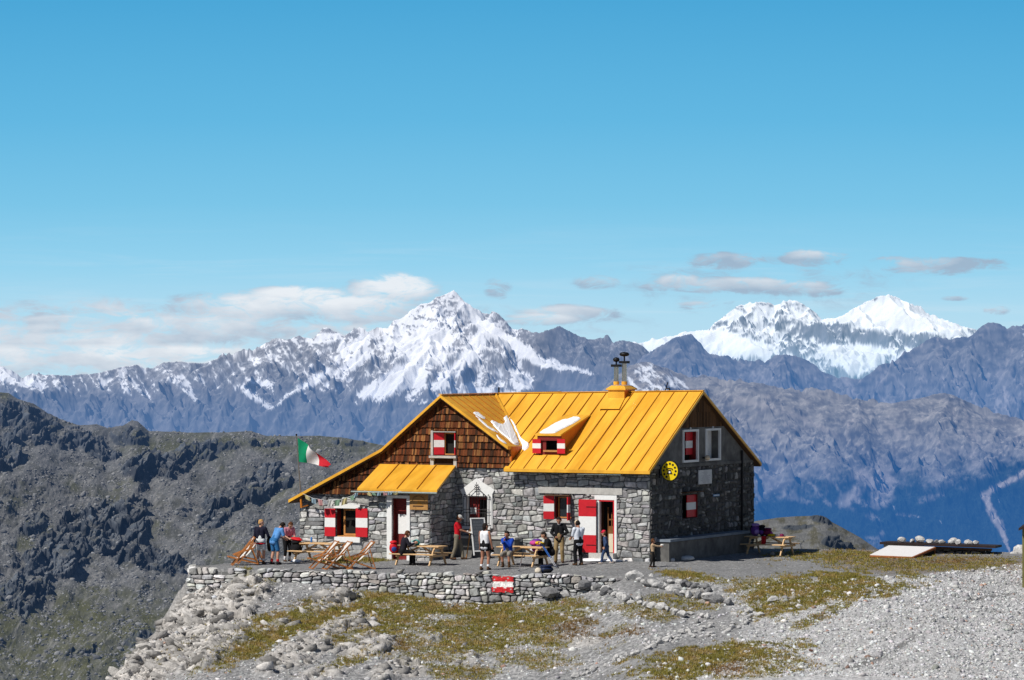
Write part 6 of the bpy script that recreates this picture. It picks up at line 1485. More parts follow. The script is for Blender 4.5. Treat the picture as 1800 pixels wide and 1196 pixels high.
# flag pole and flag
pb = hit(530, 893, (0, 1, 0), -0.30); ptp = hit(521, 766, (0, 1, 0), -0.30)
fpole = thing('flag_pole', 'thin flag pole fixed at the left end of the hut', 'flag pole', hloc(*pb), 0)
a, b = Vector((0, 0, 0)), hloc(*ptp) - hloc(*pb)
MB().tube(a.lerp(b, 0.16), b, 0.032, 0.022, n=8).build('pole', surf('grey_pole', (0.16, 0.15, 0.14), 0.6, 0.2), fpole)
m_opole = surf('orange_pipe', (0.6, 0.2, 0.02), 0.5, 0.1)
x = MB(); x.tube(a, a.lerp(b, 0.20), 0.045, n=8); x.build('socket_pipe', m_opole, fpole)
x = MB(); x.bar(Vector((0.0, 0, 0.03)), Vector((0.26, 0.10, 0.10)), 0.05, 0.04); x.bar(Vector((0, 0, 0.30)), Vector((0.02, 0.3, 0.30)), 0.03, 0.03); x.build('bracket', m_opole, fpole)
x = MB(); x.lathe([(0.001, -0.05), (0.04, -0.02), (0.04, 0.02), (0.001, 0.05)], b + Vector((0, 0, 0.03)), n=10); x.build('finial', m_iron, fpole)
# the flag hangs from its hoist and blows to the right, its fly drooping
fl_v = -0.30
hp = [hit(523.3, 770, (0, 1, 0), fl_v), hit(525.5, 812, (0, 1, 0), fl_v)]; tip_t = hit(580, 816, (0, 1, 0), fl_v); tip_b = hit(577, 822, (0, 1, 0), fl_v)
mid = {0.33: (541.5, 786, 539.5, 814), 0.66: (553, 793, 560, 818.5)}
ctl = [(0.0, 523.3, 770, 525.5, 812), (0.33, 541.5, 783, 539.5, 814), (0.66, 555, 795, 560, 818.5), (0.85, 570, 808, 570, 820.5), (1.0, 580.5, 817, 579, 822)]
nx_, nz_ = 36, 16; V_, F_, fm = [], [], []
o0 = hloc(*hp[0])
for i in range(nx_ + 1):
    t = i / nx_; q = [np.interp(t, [c[0] for c in ctl], [c[k] for c in ctl]) for k in (1, 2, 3, 4)]
    T_, B_ = hit(q[0], q[1], (0, 1, 0), fl_v), hit(q[2], q[3], (0, 1, 0), fl_v)
    for j in range(nz_ + 1):
        s = j / nz_; p = T_.lerp(B_, s); p.y += 0.13 * math.sin(t * 9 + s * 3.5) * min(1, t * 3) * (0.4 + 0.6 * (1 - s * 0.4)); V_.append(hloc(*p) - o0)
for i in range(nx_):
    for j in range(nz_):
        k = i * (nz_ + 1) + j; F_.append((k, k + nz_ + 1, k + nz_ + 2, k + 1)); fm.append(min(2, int((i + 0.5) / nx_ * 3)))
flg = mesh_obj('flag', V_, F_, surf('green_cloth', (0.0, 0.26, 0.12), 0.8, 0.06, trans=0.25), smooth=True); flg.location = o0
flg.data.materials.append(surf('white_cloth', (0.78, 0.77, 0.76), 0.8, 0.05, trans=0.25)); flg.data.materials.append(surf('red_cloth', (0.56, 0.015, 0.03), 0.8, 0.06, trans=0.25))
flg.data.polygons.foreach_set('material_index', fm)
tag(flg, 'green, white and red tricolour flag blowing from the pole left of the hut', 'flag')
# strings of faded prayer flags under the eave
bt = thing('bunting', 'string of faded cloth pennants sagging under the left eave', 'bunting', hloc(-15.5, -0.5, 2.3), -TH)
def bunt(pts, cols, v_, seed, w_=0.22, h_=0.24):
    rs_ = random.Random(seed); P_ = [hit(px, py, (0, 1, 0), v_) - Vector((-15.5, -0.5, 2.3)) for px, py in pts]
    MB().path(P_, 0.006, 5).build('string', m_white, bt)
    cum = [0]
    for a_, b_ in zip(P_[:-1], P_[1:]): cum.append(cum[-1] + (b_ - a_).length)
    s = 0.1; i = 0
    while s < cum[-1] - 0.2:
        k = max(j for j in range(len(P_) - 1) if cum[j] <= s); p = P_[k].lerp(P_[k + 1], (s - cum[k]) / (cum[k + 1] - cum[k])); e = (P_[k + 1] - P_[k]).normalized()
        hh = h_ * rs_.uniform(0.7, 1.2); sl = rs_.uniform(-0.08, 0.08); n = 4
        v = []
        for a_ in range(n + 1):
            for b_ in range(2): q = p + e * (w_ * a_ / n) + Vector((sl * b_, 0.02 * math.sin(a_ * 1.9 + i) * (1 + b_), -hh * b_)); v.append(q)
        x = MB().add(v, [(2 * a_, 2 * a_ + 1, 2 * a_ + 3, 2 * a_ + 2) for a_ in range(n)]); x.build('pennant', cols[rs_.randrange(len(cols))] if i >= len(cols) else cols[i], bt)
        s += w_ + rs_.uniform(0.03, 0.14); i += 1
cl = [surf('faded_' + n_, c_, 0.9, 0.12, trans=0.2) for n_, c_ in (('yellow', (0.55, 0.48, 0.25)), ('blue', (0.28, 0.40, 0.48)), ('pink', (0.55, 0.30, 0.30)), ('grey', (0.35, 0.37, 0.40)), ('white', (0.6, 0.6, 0.57)), ('green', (0.22, 0.36, 0.25)))]
bunt([(532, 868), (550, 876), (575, 880), (600, 878), (618, 872), (632, 862)], [cl[0], cl[1], cl[2], cl[3], cl[4], cl[5]], -0.5, 1)
bunt([(640, 863), (655, 866), (672, 865), (690, 864), (706, 864)], [cl[0], cl[5], cl[1], cl[2]], PV - 0.5, 2, 0.18, 0.14)
# little posts of the ground snow and a heap by the gable
def ground_patch(name, label, cat, px, py, w_, d_, h_, mat, seed, rz=0.0):
    p = slope_point(px, py)
    o = MB().blob((0, 0, h_ * 0.2), (w_, d_, h_), seed=seed, rough=0.2, sub=3).build(name, mat, smooth=True); o.location = p; o.rotation_euler = (0, 0, rz); return tag(o, label, cat)
ground_patch('snow_patch', 'thin melting snow strip on the ground below the front door', 'snow', 1052, 986.5, 2.1, 0.7, 0.16, m_snow, 5, -0.45)
ground_patch('snow_patch', 'dirty snow heap on the ground below the gable bench', 'snow', 1202, 984.5, 0.85, 0.8, 0.30, surf('dirty_snow', (0.55, 0.56, 0.57), 0.9, 0.2, 5, bump=0.4, bscale=15), 8)
ground_patch('snow_patch', 'small snow lump left of the dirty heap by the gable bench', 'snow', 1177, 987, 0.42, 0.5, 0.22, surf('grey_snow', (0.5, 0.51, 0.53), 0.9, 0.2, 5), 9)
# ------------------------------------------------------------------ people: one continuous body each, clothes and hair over it
def fuse(name, prims, mat, parent, voxel, smooth_it=3, mats=None):
    """tapered limbs fused into one continuous skin"""
    bm = bmesh.new()
    for (p0, r0, p1, r1) in prims:
        p0, p1 = Vector(p0), Vector(p1); d = p1 - p0; L_ = max(d.length, 1e-4); q = d.normalized().to_track_quat('Z', 'Y').to_matrix() if d.length > 1e-6 else Matrix.Identity(3)
        n, hs = 14, 5; rings = []
        for k in range(hs + 1): t = -math.pi / 2 + (math.pi / 2) * k / hs; rings.append((r0 * math.cos(t), r0 * math.sin(t)))
        for k in range(hs + 1): t = (math.pi / 2) * k / hs; rings.append((r1 * math.cos(t), L_ + r1 * math.sin(t)))
        rows = []
        for (rr_, z) in rings:
            if rr_ < 1e-5: rows.append([bm.verts.new(p0 + q @ Vector((0, 0, z)))])
            else: rows.append([bm.verts.new(p0 + q @ Vector((rr_ * math.cos(2 * math.pi * i / n), rr_ * math.sin(2 * math.pi * i / n), z))) for i in range(n)])
        for a, b in zip(rows[:-1], rows[1:]):
            for i in range(n):
                j = (i + 1) % n
                if len(a) == 1: bm.faces.new((a[0], b[j], b[i]))
                elif len(b) == 1: bm.faces.new((a[i], a[j], b[0]))
                else: bm.faces.new((a[i], a[j], b[j], b[i]))
    bmesh.ops.recalc_face_normals(bm, faces=bm.faces[:])
    me = bpy.data.meshes.new(name); bm.to_mesh(me); bm.free()
    o = bpy.data.objects.new(name, me); COL.objects.link(o)
    m = o.modifiers.new('r', 'REMESH'); m.mode = 'VOXEL'; m.voxel_size = voxel; m.use_smooth_shade = True
    s = o.modifiers.new('s', 'SMOOTH'); s.factor = 0.5; s.iterations = smooth_it
    bpy.context.view_layer.update()
    nm = bpy.data.meshes.new_from_object(o.evaluated_get(bpy.context.evaluated_depsgraph_get())); nm.name = name
    o.modifiers.clear(); old = o.data; o.data = nm; bpy.data.meshes.remove(old)
    nm.materials.clear(); nm.materials.append(mat); o.parent = parent
    return o
def ik(a, b, l1, l2, pole):
    a, b, pole = Vector(a), Vector(b), Vector(pole); d = b - a; L_ = min(d.length, (l1 + l2) * 0.995); x = d.normalized()
    b = a + x * L_; c = (l1 * l1 - l2 * l2 + L_ * L_) / (2 * L_); h = math.sqrt(max(0, l1 * l1 - c * c))
    y = pole - x * pole.dot(x)
    y = y.normalized() if y.length > 1e-5 else Vector((0, 1, 0))
    return a + x * c + y * h, b
_cm = {}
def cloth(name, c, rough=0.85):
    k = (name, c)
    if k not in _cm: _cm[k] = surf(name, c, rough=rough, var=0.16, scale=9, bump=0.35, bscale=11, spec=0.15, bdist=0.02)
    return _cm[k]
m_skin = surf('skin', (0.50, 0.27, 0.185), rough=0.55, var=0.08, scale=12, spec=0.3)
m_tan = surf('sunburnt_skin', (0.40, 0.185, 0.115), rough=0.55, var=0.08, scale=12, spec=0.3)
m_eye = surf('eye', (0.02, 0.015, 0.012), 0.2, 0.05); m_lip = surf('lip', (0.34, 0.10, 0.085), 0.5, 0.05)
def person(label, loc, yaw, h=1.75, hip=0.93, lean=0.0, side=0.0, head_pitch=0.0, head_yaw=0.0, hands=None, feet=None, knee_pole=((-.12, 1, 0.05), (.12, 1, 0.05)), elbow_pole=((-.5, -0.8, -0.3), (.5, -0.8, -0.3)),
           top=None, sleeve=0.5, legs=None, leglen=1.0, shoes=None, socks=None, hair=None, long_hair=False, cap=None, cap_brim=True, skin=m_skin, grip=0.7, child=False, backpack=None, collar=None, belt=None, build=1.0):
    """joint targets are given in the person's own axes: x right, y forward, z up, for a body 1.75 m tall"""
    o = thing('person', label, 'person', loc, -R(yaw)); k = h / 1.75; S = lambda v: Vector(v) * k
    hd = 1.18 if child else 1.0; b_ = build
    H = Vector((0, 0, hip)); rot = Matrix.Rotation(-lean, 3, 'X') @ Matrix.Rotation(side, 3, 'Y')
    up = lambda x, y, z: H + rot @ Vector((x, y, z))              # torso axes start at the hip
    neck, chest, belly = up(0, 0.0, 0.535), up(0, 0.01, 0.38), up(0, 0.015, 0.16)
    hp = Matrix.Rotation(-lean - head_pitch, 3, 'X'); hy = Matrix.Rotation(-head_yaw, 3, 'Z')
    hrot = (Matrix.Rotation(-lean * 0.6, 3, 'X')) @ hy @ Matrix.Rotation(-head_pitch, 3, 'X')
    hc = neck + rot @ Vector((0, 0.02, 0.04)) + hrot @ Vector((0, 0.025, 0.115 * hd))
    hp_ = lambda x, y, z: hc + hrot @ (Vector((x, y, z)) * hd)
    sh = [up(-0.185 * b_, 0, 0.475), up(0.185 * b_, 0, 0.475)]; hj = [H + Vector((-0.09, 0, -0.02)), H + Vector((0.09, 0, -0.02))]
    hands = hands or ((-0.25, 0.08, hip - 0.12), (0.25, 0.08, hip - 0.12)); feet = feet or ((-0.11, 0.0, 0.08), (0.11, 0.02, 0.08))
    el, wr, kn, an = [], [], [], []
    for i in (0, 1):
        e, w_ = ik(sh[i], hands[i], 0.285, 0.25, elbow_pole[i]); el.append(e); wr.append(w_)
        q, a_ = ik(hj[i], feet[i], 0.425, 0.42, knee_pole[i]); kn.append(q); an.append(a_)
    T = []                                                       # trunk
    T += [(up(-0.075, 0, 0.40), 0.105 * b_, up(-0.065, 0.01, 0.13), 0.10 * b_), (up(0.075, 0, 0.40), 0.105 * b_, up(0.065, 0.01, 0.13), 0.10 * b_), (up(-0.10, 0, 0.46), 0.072, up(0.10, 0, 0.46), 0.072)]
    P_ = [(H + Vector((-0.075, -0.01, 0.0)), 0.108 * b_, H + Vector((0.075, -0.01, 0.0)), 0.108 * b_), (up(0, 0.01, 0.12), 0.115 * b_, H, 0.12 * b_)]
    A, F_, Lg = [], [], []
    body = list(T) + list(P_) + [(up(0, -0.005, 0.46), 0.06, neck + rot @ Vector((0, 0.015, 0.06)), 0.052)]
    body += [(hp_(0, -0.012, 0.035), 0.092, hp_(0, 0.012, 0.03), 0.088), (hp_(0, 0.02, 0.0), 0.078, hp_(0, 0.045, -0.075), 0.05), (hp_(0, 0.088, 0.02), 0.012, hp_(0, 0.112, -0.018), 0.016), (hp_(-0.085, 0.0, 0.02), 0.018, hp_(-0.088, -0.004, -0.015), 0.014), (hp_(0.085, 0.0, 0.02), 0.018, hp_(0.088, -0.004, -0.015), 0.014)]
    for i in (0, 1):
        sg_ = -1 if i == 0 else 1
        body += [(sh[i], 0.058 * b_, el[i], 0.042), (el[i], 0.043, wr[i], 0.029)]
        d = (wr[i] - el[i]).normalized(); sx_ = (Vector((sg_, 0, 0)) - d * d.dot(Vector((sg_, 0, 0)))); sx_ = sx_.normalized() if sx_.length > 0.2 else Vector((0, 1, 0)) - d * d.y; sx_.normalize(); pn = d.cross(sx_) * sg_
        side_ = pn.normalized(); palm = sx_ * -sg_
        wv = d.cross(palm).normalized()
        body += [(wr[i] + d * 0.01, 0.027, wr[i] + d * 0.07 + wv * 0.018, 0.024), (wr[i] + d * 0.01, 0.027, wr[i] + d * 0.07 - wv * 0.018, 0.024)]
        for f_, (off, ln) in enumerate(((0.033, 0.070), (0.011, 0.080), (-0.011, 0.075), (-0.033, 0.058))):
            r0 = wr[i] + d * 0.088 + wv * off; bd_ = (d * math.cos(grip) + palm * math.sin(grip)); m1 = r0 + bd_ * ln * 0.5; bd2 = d * math.cos(grip * 2.1) + palm * math.sin(grip * 2.1); m2 = m1 + bd2 * ln * 0.5
            body += [(r0 - d * 0.02, 0.0105, m1, 0.0095), (m1, 0.0095, m2, 0.0085)]
        t0 = wr[i] + d * 0.03 + wv * 0.03; t1 = t0 + d * 0.035 + wv * 0.025 + palm * 0.015; body += [(t0, 0.0125, t1, 0.011), (t1, 0.011, t1 + d * 0.03 + palm * 0.015, 0.0095)]
        body += [(hj[i], 0.092 * b_, kn[i], 0.06), (kn[i], 0.06, kn[i].lerp(an[i], 0.35) - Vector((0, 0.012, 0)), 0.056), (kn[i].lerp(an[i], 0.35) - Vector((0, 0.012, 0)), 0.056, an[i], 0.04)]
        fd_ = Vector((0.12 * sg_, 1, 0)); body += [(an[i] + Vector((0, -0.03, -0.035)), 0.04, an[i] + fd_ * 0.13 + Vector((0, 0, -0.05)), 0.03)]
    sc_ = lambda pr, dr=0.0: [(S(a), (r0 + dr) * k, S(c), (r1 + dr) * k) for a, r0, c, r1 in pr]
    fuse('body', sc_(body), skin, o, 0.0075 * max(k, 0.8), 2)
    if top:
        pr = [(a, r0 + 0.016, c, r1 + 0.014) for a, r0, c, r1 in T] + [(up(-0.06, 0.01, 0.14), 0.115 * b_, up(-0.06, 0.0, -0.06), 0.122 * b_), (up(0.06, 0.01, 0.14), 0.115 * b_, up(0.06, 0, -0.06), 0.122 * b_)]
        for i in (0, 1):
            if sleeve <= 0: pr += [(sh[i].lerp(chest, 0.15), 0.055, sh[i].lerp(chest, 0.35), 0.055)]; continue
            pr += [(sh[i], 0.078 * b_, sh[i].lerp(el[i], min(1, sleeve)), 0.064 if sleeve <= 1 else 0.058)]
            if sleeve > 1: pr += [(el[i], 0.059, el[i].lerp(wr[i], min(1.0, sleeve - 1)), 0.044)]
        fuse('top', sc_(pr), top, o, 0.013, 3)
    if collar: fuse('collar', sc_([(up(0, 0.0, 0.505), 0.068, up(0, 0.02, 0.55), 0.064)]), collar, o, 0.012, 2)
    if legs:
        pr = [(a, r0 + 0.018, c, r1 + 0.018) for a, r0, c, r1 in P_]
        for i in (0, 1):
            if leglen <= 1: pr += [(hj[i], 0.108 * b_, hj[i].lerp(kn[i], leglen), 0.088)]
            else: pr += [(hj[i], 0.106 * b_, kn[i], 0.078), (kn[i], 0.077, kn[i].lerp(an[i], leglen - 1), 0.066)]
        fuse('trousers' if leglen > 1.3 else 'shorts', sc_(pr), legs, o, 0.013, 3)
    if belt:
        x = MB(); c_ = S(up(0, 0.0, -0.11)); x.lathe([(0.118 * k * b_, -0.016 * k), (0.145 * k * b_, -0.016 * k), (0.145 * k * b_, 0.016 * k), (0.118 * k * b_, 0.016 * k)], c_, n=24, sx=1.42, sy=0.98); x.build('hem_band', belt, o)
    for i in (0, 1):
        sg_ = -1 if i == 0 else 1
        if socks: fuse('sock', sc_([(an[i].lerp(kn[i], 0.28), 0.056, an[i], 0.05)]), socks, o, 0.011, 2)
        if shoes:
            fd_ = Vector((0.12 * sg_, 1, 0)); fuse('shoe', sc_([(an[i] + Vector((0, -0.035, -0.03)), 0.05, an[i] + fd_ * 0.14 + Vector((0, 0, -0.043)), 0.04), (an[i] + Vector((0, -0.01, 0.03)), 0.052, an[i] + Vector((0, -0.02, -0.02)), 0.055)]), shoes, o, 0.011, 2)
    if hair:
        pr = [(hp_(0, -0.025, 0.052), 0.096 * hd, hp_(0, -0.008, 0.058), 0.092 * hd), (hp_(-0.03, -0.045, 0.0), 0.075 * hd, hp_(0.03, -0.045, 0.0), 0.075 * hd)]
        if long_hair: pr += [(hp_(0, -0.05, -0.02), 0.075 * hd, hp_(0, -0.055, -0.12), 0.055 * hd)]
        fuse('hair', sc_(pr), hair, o, 0.011, 2)
    if cap:
        pr = [(hp_(0, -0.012, 0.062), 0.098 * hd, hp_(0, 0.01, 0.066), 0.094 * hd)]
        if cap_brim: pr += [(hp_(-0.035, 0.09, 0.062), 0.012, hp_(-0.02, 0.165, 0.048), 0.010), (hp_(0.035, 0.09, 0.062), 0.012, hp_(0.02, 0.165, 0.048), 0.010), (hp_(0, 0.08, 0.065), 0.013, hp_(0, 0.175, 0.048), 0.010)]
        fuse('cap', sc_(pr), cap, o, 0.010, 2)
    for sg_ in (-1, 1): MB().lathe([(0.001, -0.008 * k), (0.010 * k, 0), (0.001, 0.008 * k)], S(hp_(0.033 * sg_, 0.085, 0.022)), n=8, sx=1.2).build('eye', m_eye, o)
    MB().lathe([(0.001, -0.007 * k), (0.018 * k, 0), (0.001, 0.007 * k)], S(hp_(0, 0.091, -0.052)), n=8, sy=0.5).build('mouth', m_lip, o)
    return o, (lambda p: Vector(loc) + Matrix.Rotation(-R(yaw), 3, 'Z') @ S(p))
def stand(px, py): return slope_point(px, py)
navy = cloth('navy_wool', (0.014, 0.014, 0.030)); black = cloth('black_cloth', (0.010, 0.010, 0.012)); khaki = cloth('khaki_cotton', (0.30, 0.215, 0.105)); olive = cloth('olive_khaki', (0.20, 0.175, 0.13))
white_c = cloth('white_cotton', (0.78, 0.79, 0.82)); redc = cloth('red_cotton', (0.55, 0.012, 0.022)); bluec = cloth('sky_blue_cotton', (0.10, 0.27, 0.58)); blues = cloth('blue_shorts', (0.03, 0.14, 0.33)); boots = cloth('brown_boot', (0.085, 0.045, 0.025), 0.6); dboots = cloth('dark_boot', (0.02, 0.018, 0.018), 0.6)
blond = cloth('blond_hair', (0.45, 0.26, 0.10)); brown_h = cloth('brown_hair', (0.10, 0.04, 0.018)); dark_h = cloth('dark_hair', (0.018, 0.013, 0.011)); redsock = cloth('red_wool', (0.50, 0.02, 0.025)); greycap = cloth('grey_cap', (0.45, 0.45, 0.43))
# --- standing
pw1, at1 = person('woman with blond hair in a navy sweater and white shorts, seen from behind', stand(458, 992.3), 12, 1.73, hands=((-0.26, 0.06, 0.86), (0.27, 0.24, 1.0)), feet=((-0.11, 0, 0.08), (0.11, 0.03, 0.08)), top=navy, sleeve=2.0, legs=cloth('off_white_cotton', (0.62, 0.65, 0.66)), leglen=0.72, shoes=boots, socks=white_c, hair=blond, head_yaw=8, belt=redc)
pw2, at2 = person('man in a light blue shirt and blue shorts with red socks, bending over', stand(482, 993), 48, 1.76, lean=R(30), head_pitch=R(28), hands=((-0.06, 0.52, 0.98), (0.16, 0.50, 0.98)), feet=((-0.14, -0.03, 0.08), (0.15, 0.05, 0.08)), top=bluec, sleeve=0.75, legs=blues, leglen=0.8, shoes=dboots, socks=redsock, hair=dark_h)
p3_ = stand(503, 989)
person('person in a pink shirt stooping behind the man in light blue', p3_ + Vector((0, 0.5, 0)), 150, 1.66, lean=R(24), head_pitch=R(24), hands=((-0.14, 0.42, 0.98), (0.12, 0.42, 0.98)), top=cloth('pink_cotton', (0.55, 0.23, 0.30)), sleeve=0.9, legs=black, leglen=1.5, shoes=boots, socks=white_c, hair=brown_h)
pw5, at5 = person('man in a red shirt and grey cap reading a sheet of paper', stand(804, 984.5), 98, 1.77, head_pitch=R(18), hands=((-0.08, 0.36, 1.08), (0.10, 0.38, 1.09)), feet=((-0.09, 0.20, 0.08), (0.09, -0.20, 0.08)), top=redc, sleeve=0.7, legs=olive, leglen=1.95, shoes=boots, hair=brown_h, cap=greycap, skin=m_tan)
pw6, at6 = person('woman in a white sleeveless top and black shorts standing by the blackboard', stand(852, 1002.5), 28, 1.76, head_yaw=R(35) , hands=((-0.25, 0.10, 0.86), (0.26, 0.12, 0.84)), feet=((-0.13, -0.04, 0.08), (0.13, 0.03, 0.08)), top=white_c, sleeve=0.0, legs=black, leglen=0.36, shoes=boots, socks=white_c, hair=dark_h, long_hair=True, skin=m_tan)
pw9, at9 = person('man in a black sweater and tan trousers with his hands at his waist', stand(983, 990), 188, 1.80, head_pitch=R(26), hands=((-0.13, 0.17, 1.06), (0.13, 0.17, 1.0)), elbow_pole=((-1, -0.35, -0.2), (1, -0.35, -0.2)), feet=((-0.13, 0.02, 0.08), (0.13, 0.0, 0.08)), top=black, sleeve=2.0, legs=khaki, leglen=1.95, shoes=boots, hair=dark_h, collar=white_c, skin=m_tan)
pw10, at10 = person('man in a white shirt, black trousers and pale cap before the red door', stand(1017, 994.3), 325, 1.74, head_pitch=R(20), hands=((-0.12, 0.32, 1.04), (0.12, 0.30, 1.05)), feet=((-0.12, 0.02, 0.08), (0.13, -0.02, 0.08)), top=cloth('pale_blue_white_cotton', (0.70, 0.74, 0.82)), sleeve=0.9, legs=black, leglen=1.98, shoes=boots, hair=dark_h, cap=cloth('beige_cap', (0.62, 0.50, 0.36)), skin=m_tan, build=1.08)
person('child in blue overalls and a red cap walking past the door', stand(1066, 991.5), 285, 1.28, lean=R(8), hands=((-0.22, 0.05, 0.90), (0.20, 0.16, 0.88)), feet=((-0.09, 0.24, 0.08), (0.09, -0.30, 0.11)), hip=0.90, top=cloth('blue_denim', (0.045, 0.075, 0.16)), sleeve=1.85, legs=cloth('blue_denim', (0.045, 0.075, 0.16)), leglen=1.95, shoes=cloth('pale_shoe', (0.5, 0.42, 0.36)), hair=brown_h, cap=cloth('red_wool_cap', (0.55, 0.02, 0.05)), child=True)
pw12, at12 = person('small boy in a beige jacket at the hut corner holding up something white', stand(1147, 997.5), 82, 1.06, hands=((-0.14, 0.50, 1.33), (0.12, 0.52, 1.30)), feet=((-0.10, 0.10, 0.08), (0.10, -0.16, 0.08)), top=cloth('beige_jacket', (0.42, 0.30, 0.19)), sleeve=1.9, legs=cloth('dark_trousers', (0.02, 0.018, 0.017)), leglen=1.95, shoes=boots, hair=brown_h, child=True)
# things in their hands
def sheet(name, label, cat, p, sx, sy, mat, rot, th=0.004, **kw):
    o = MB().box((0, 0, 0), (sx, sy, th), bev=0.0).build(name, mat); o.location = p; o.rotation_euler = rot; return tag(o, label, cat, **kw)
m_paper = surf('paper', (0.75, 0.74, 0.70), 0.8, 0.06, 8)
pp = (at5((-0.04, 0.49, 1.08)) + at5((0.10, 0.50, 1.09))) / 2
sheet('paper_sheet', 'folded sheet of paper in the hands of the man in red', 'paper', pp, 0.22, 0.26, m_paper, (R(-20), R(8), -R(98)))
pp = (at12((-0.12, 0.60, 1.36)) + at12((0.10, 0.62, 1.34))) / 2
o = MB().blob((0, 0, 0.02), (0.16, 0.10, 0.09), seed=3, rough=0.2).build('paper_bag', m_paper); o.location = pp; tag(o, 'small white packet held up by the boy at the hut corner', 'packet')
o = MB().blob((0, 0, 0), (0.22, 0.30, 0.62), seed=12, rough=0.25, sub=3).build('folded_jacket', black, smooth=True); o.location = at1((0.29, 0.24, 0.80)); tag(o, 'dark jacket hung over the arm of the blond woman', 'jacket')
# ------------------------------------------------------------------ tables, chairs and everything lying about
m_table = surf('pale_table_wood', (0.66, 0.43, 0.22), rough=0.6, var=0.25, scale=3, stretch=(1, 8, 8), bump=0.15, bscale=25)
m_chairw = surf('varnished_chair_wood', (0.46, 0.17, 0.045), rough=0.5, var=0.2, scale=4, stretch=(1, 6, 6))
m_sling = surf('off_white_canvas', (0.74, 0.72, 0.68), rough=0.85, var=0.08, scale=5, bump=0.15, bscale=14, trans=0.15)
TL = 1.0
def make_table(label, group):
    t = thing('picnic_table', label, 'picnic table', (0, 0, 0), 0, group)
    for k in range(5): MB().box((0, -0.30 + 0.15 * k, 0.735), (1.95, 0.142, 0.04), bev=0.005).build('top_plank', m_table, t)
    for s in (-1, 1):
        for k in (0, 1): MB().box((0, s * (0.58 + 0.14 * k), 0.445), (1.95, 0.132, 0.04), bev=0.005).build('bench_plank', m_table, t)
    for sx in (-0.74, 0.74):
        for s in (-1, 1): MB().bar((sx, s * 0.24, 0.715), (sx, s * 0.66, 0.0), 0.09, 0.045, up=(1, 0, 0)).build('leg', m_table, t)
        MB().box((sx + 0.05, 0, 0.675), (0.04, 0.70, 0.08)).build('top_rail', m_table, t); MB().box((sx + 0.05, 0, 0.38), (0.04, 1.44, 0.085)).build('cross_rail', m_table, t)
        MB().bar((sx * 0.92, 0, 0.40), (sx * 0.10, 0, 0.70), 0.045, 0.07).build('brace', m_table, t)
    return t
TG = 'picnic tables on the hut terrace'
tables = {}
t0_ = make_table('picnic table with the seated person in black and a teal bag on it', TG)
for i, (key, px, py, lab) in enumerate((('B', 725, 995.3, None), ('C', 905, 997.0, 'picnic table with the man in the blue jacket and leaning poles'), ('A', 545, 990.0, 'picnic table behind the three white deck chairs'), ('D', 1342, 977.4, 'picnic table heaped with purple and red bags right of the shaded gable'))):
    t = t0_ if i == 0 else copy_tree(t0_)
    if lab: t['label'] = lab
    p = slope_point(px, py) + HV * 0.66; t.location = (p.x, p.y, ground_z(p.x, p.y)); t.rotation_euler = (0, 0, -TH); tables[key] = t
def on_table(key, x, y, z=0.757): t = tables[key]; return Vector(t.location) + HU * x + HV * y + Vector((0, 0, z))
# deck chairs; local x points where the sitter looks
def make_chair(label, group):
    c = thing('deck_chair', label, 'deck chair', (0, 0, 0), 0, group); W_ = 0.29
    for s in (-1, 1):
        MB().bar((0.52, s * W_, 0.0), (-0.52, s * W_, 1.04), 0.05, 0.028, up=(0, 1, 0)).build('back_rail', m_chairw, c)
        MB().bar((0.58, s * (W_ - 0.035), 0.40), (-0.56, s * (W_ - 0.035), 0.0), 0.05, 0.028, up=(0, 1, 0)).build('seat_rail', m_chairw, c)
        MB().bar((-0.30, s * (W_ + 0.03), 0.80), (-0.52, s * (W_ + 0.03), 0.06), 0.035, 0.022, up=(0, 1, 0)).build('prop', m_chairw, c)
        MB().bar((0.34, s * (W_ + 0.035), 0.44), (-0.22, s * (W_ + 0.035), 0.60), 0.05, 0.03, up=(0, 1, 0)).build('armrest', m_chairw, c)
    for n_, x, z in (('foot_bar', 0.50, 0.02), ('head_bar', -0.50, 1.02), ('seat_bar', 0.57, 0.395), ('rear_bar', -0.54, 0.015), ('prop_bar', -0.47, 0.2)):
        MB().bar((x, -W_ - 0.01, z), (x, W_ + 0.01, z), 0.04, 0.03).build(n_, m_chairw, c)
    prof = [(-0.50, 1.04), (-0.36, 0.84), (-0.20, 0.62), (-0.05, 0.44), (0.10, 0.33), (0.25, 0.30), (0.42, 0.335), (0.58, 0.41)]
    v = []; n = 5
    for x, z in prof:
        for j in range(n): q = j / (n - 1); v.append((x, -0.245 + 0.49 * q, z - 0.03 * math.sin(math.pi * q)))
    MB().add(v, [(i * n + j, i * n + j + 1, (i + 1) * n + j + 1, (i + 1) * n + j) for i in range(len(prof) - 1) for j in range(n - 1)]).build('sling', m_sling, c, smooth=True)
    return c
DG = 'white canvas deck chairs on the terrace'
ch0 = make_chair('deck chair left of the other two in front of the left window', DG)
for i, (px, py, lab, dz) in enumerate(((547, 1000.3, None, 0), (570.5, 1001, 'deck chair in the middle of the three in front of the left window', 0), (610, 1001.3, 'deck chair standing a little apart, right of the other two by the wall edge', 0), (406, 994.0, 'front one of the two deck chairs pushed together at the terrace corner', 1), (416, 991.0, 'rear one of the two deck chairs pushed together at the terrace corner', 1))):
    c = ch0 if i == 0 else copy_tree(ch0)
    if lab: c['label'] = lab
    a = R(197) + R((0, 3, -3, -8, -6)[i]); p = slope_point(px, py) - Vector((math.cos(a), math.sin(a), 0)) * 0.50
    c.location = (p.x, p.y, ground_z(p.x, p.y) + 0.005); c.rotation_euler = (0, R(6) if dz else 0, a)
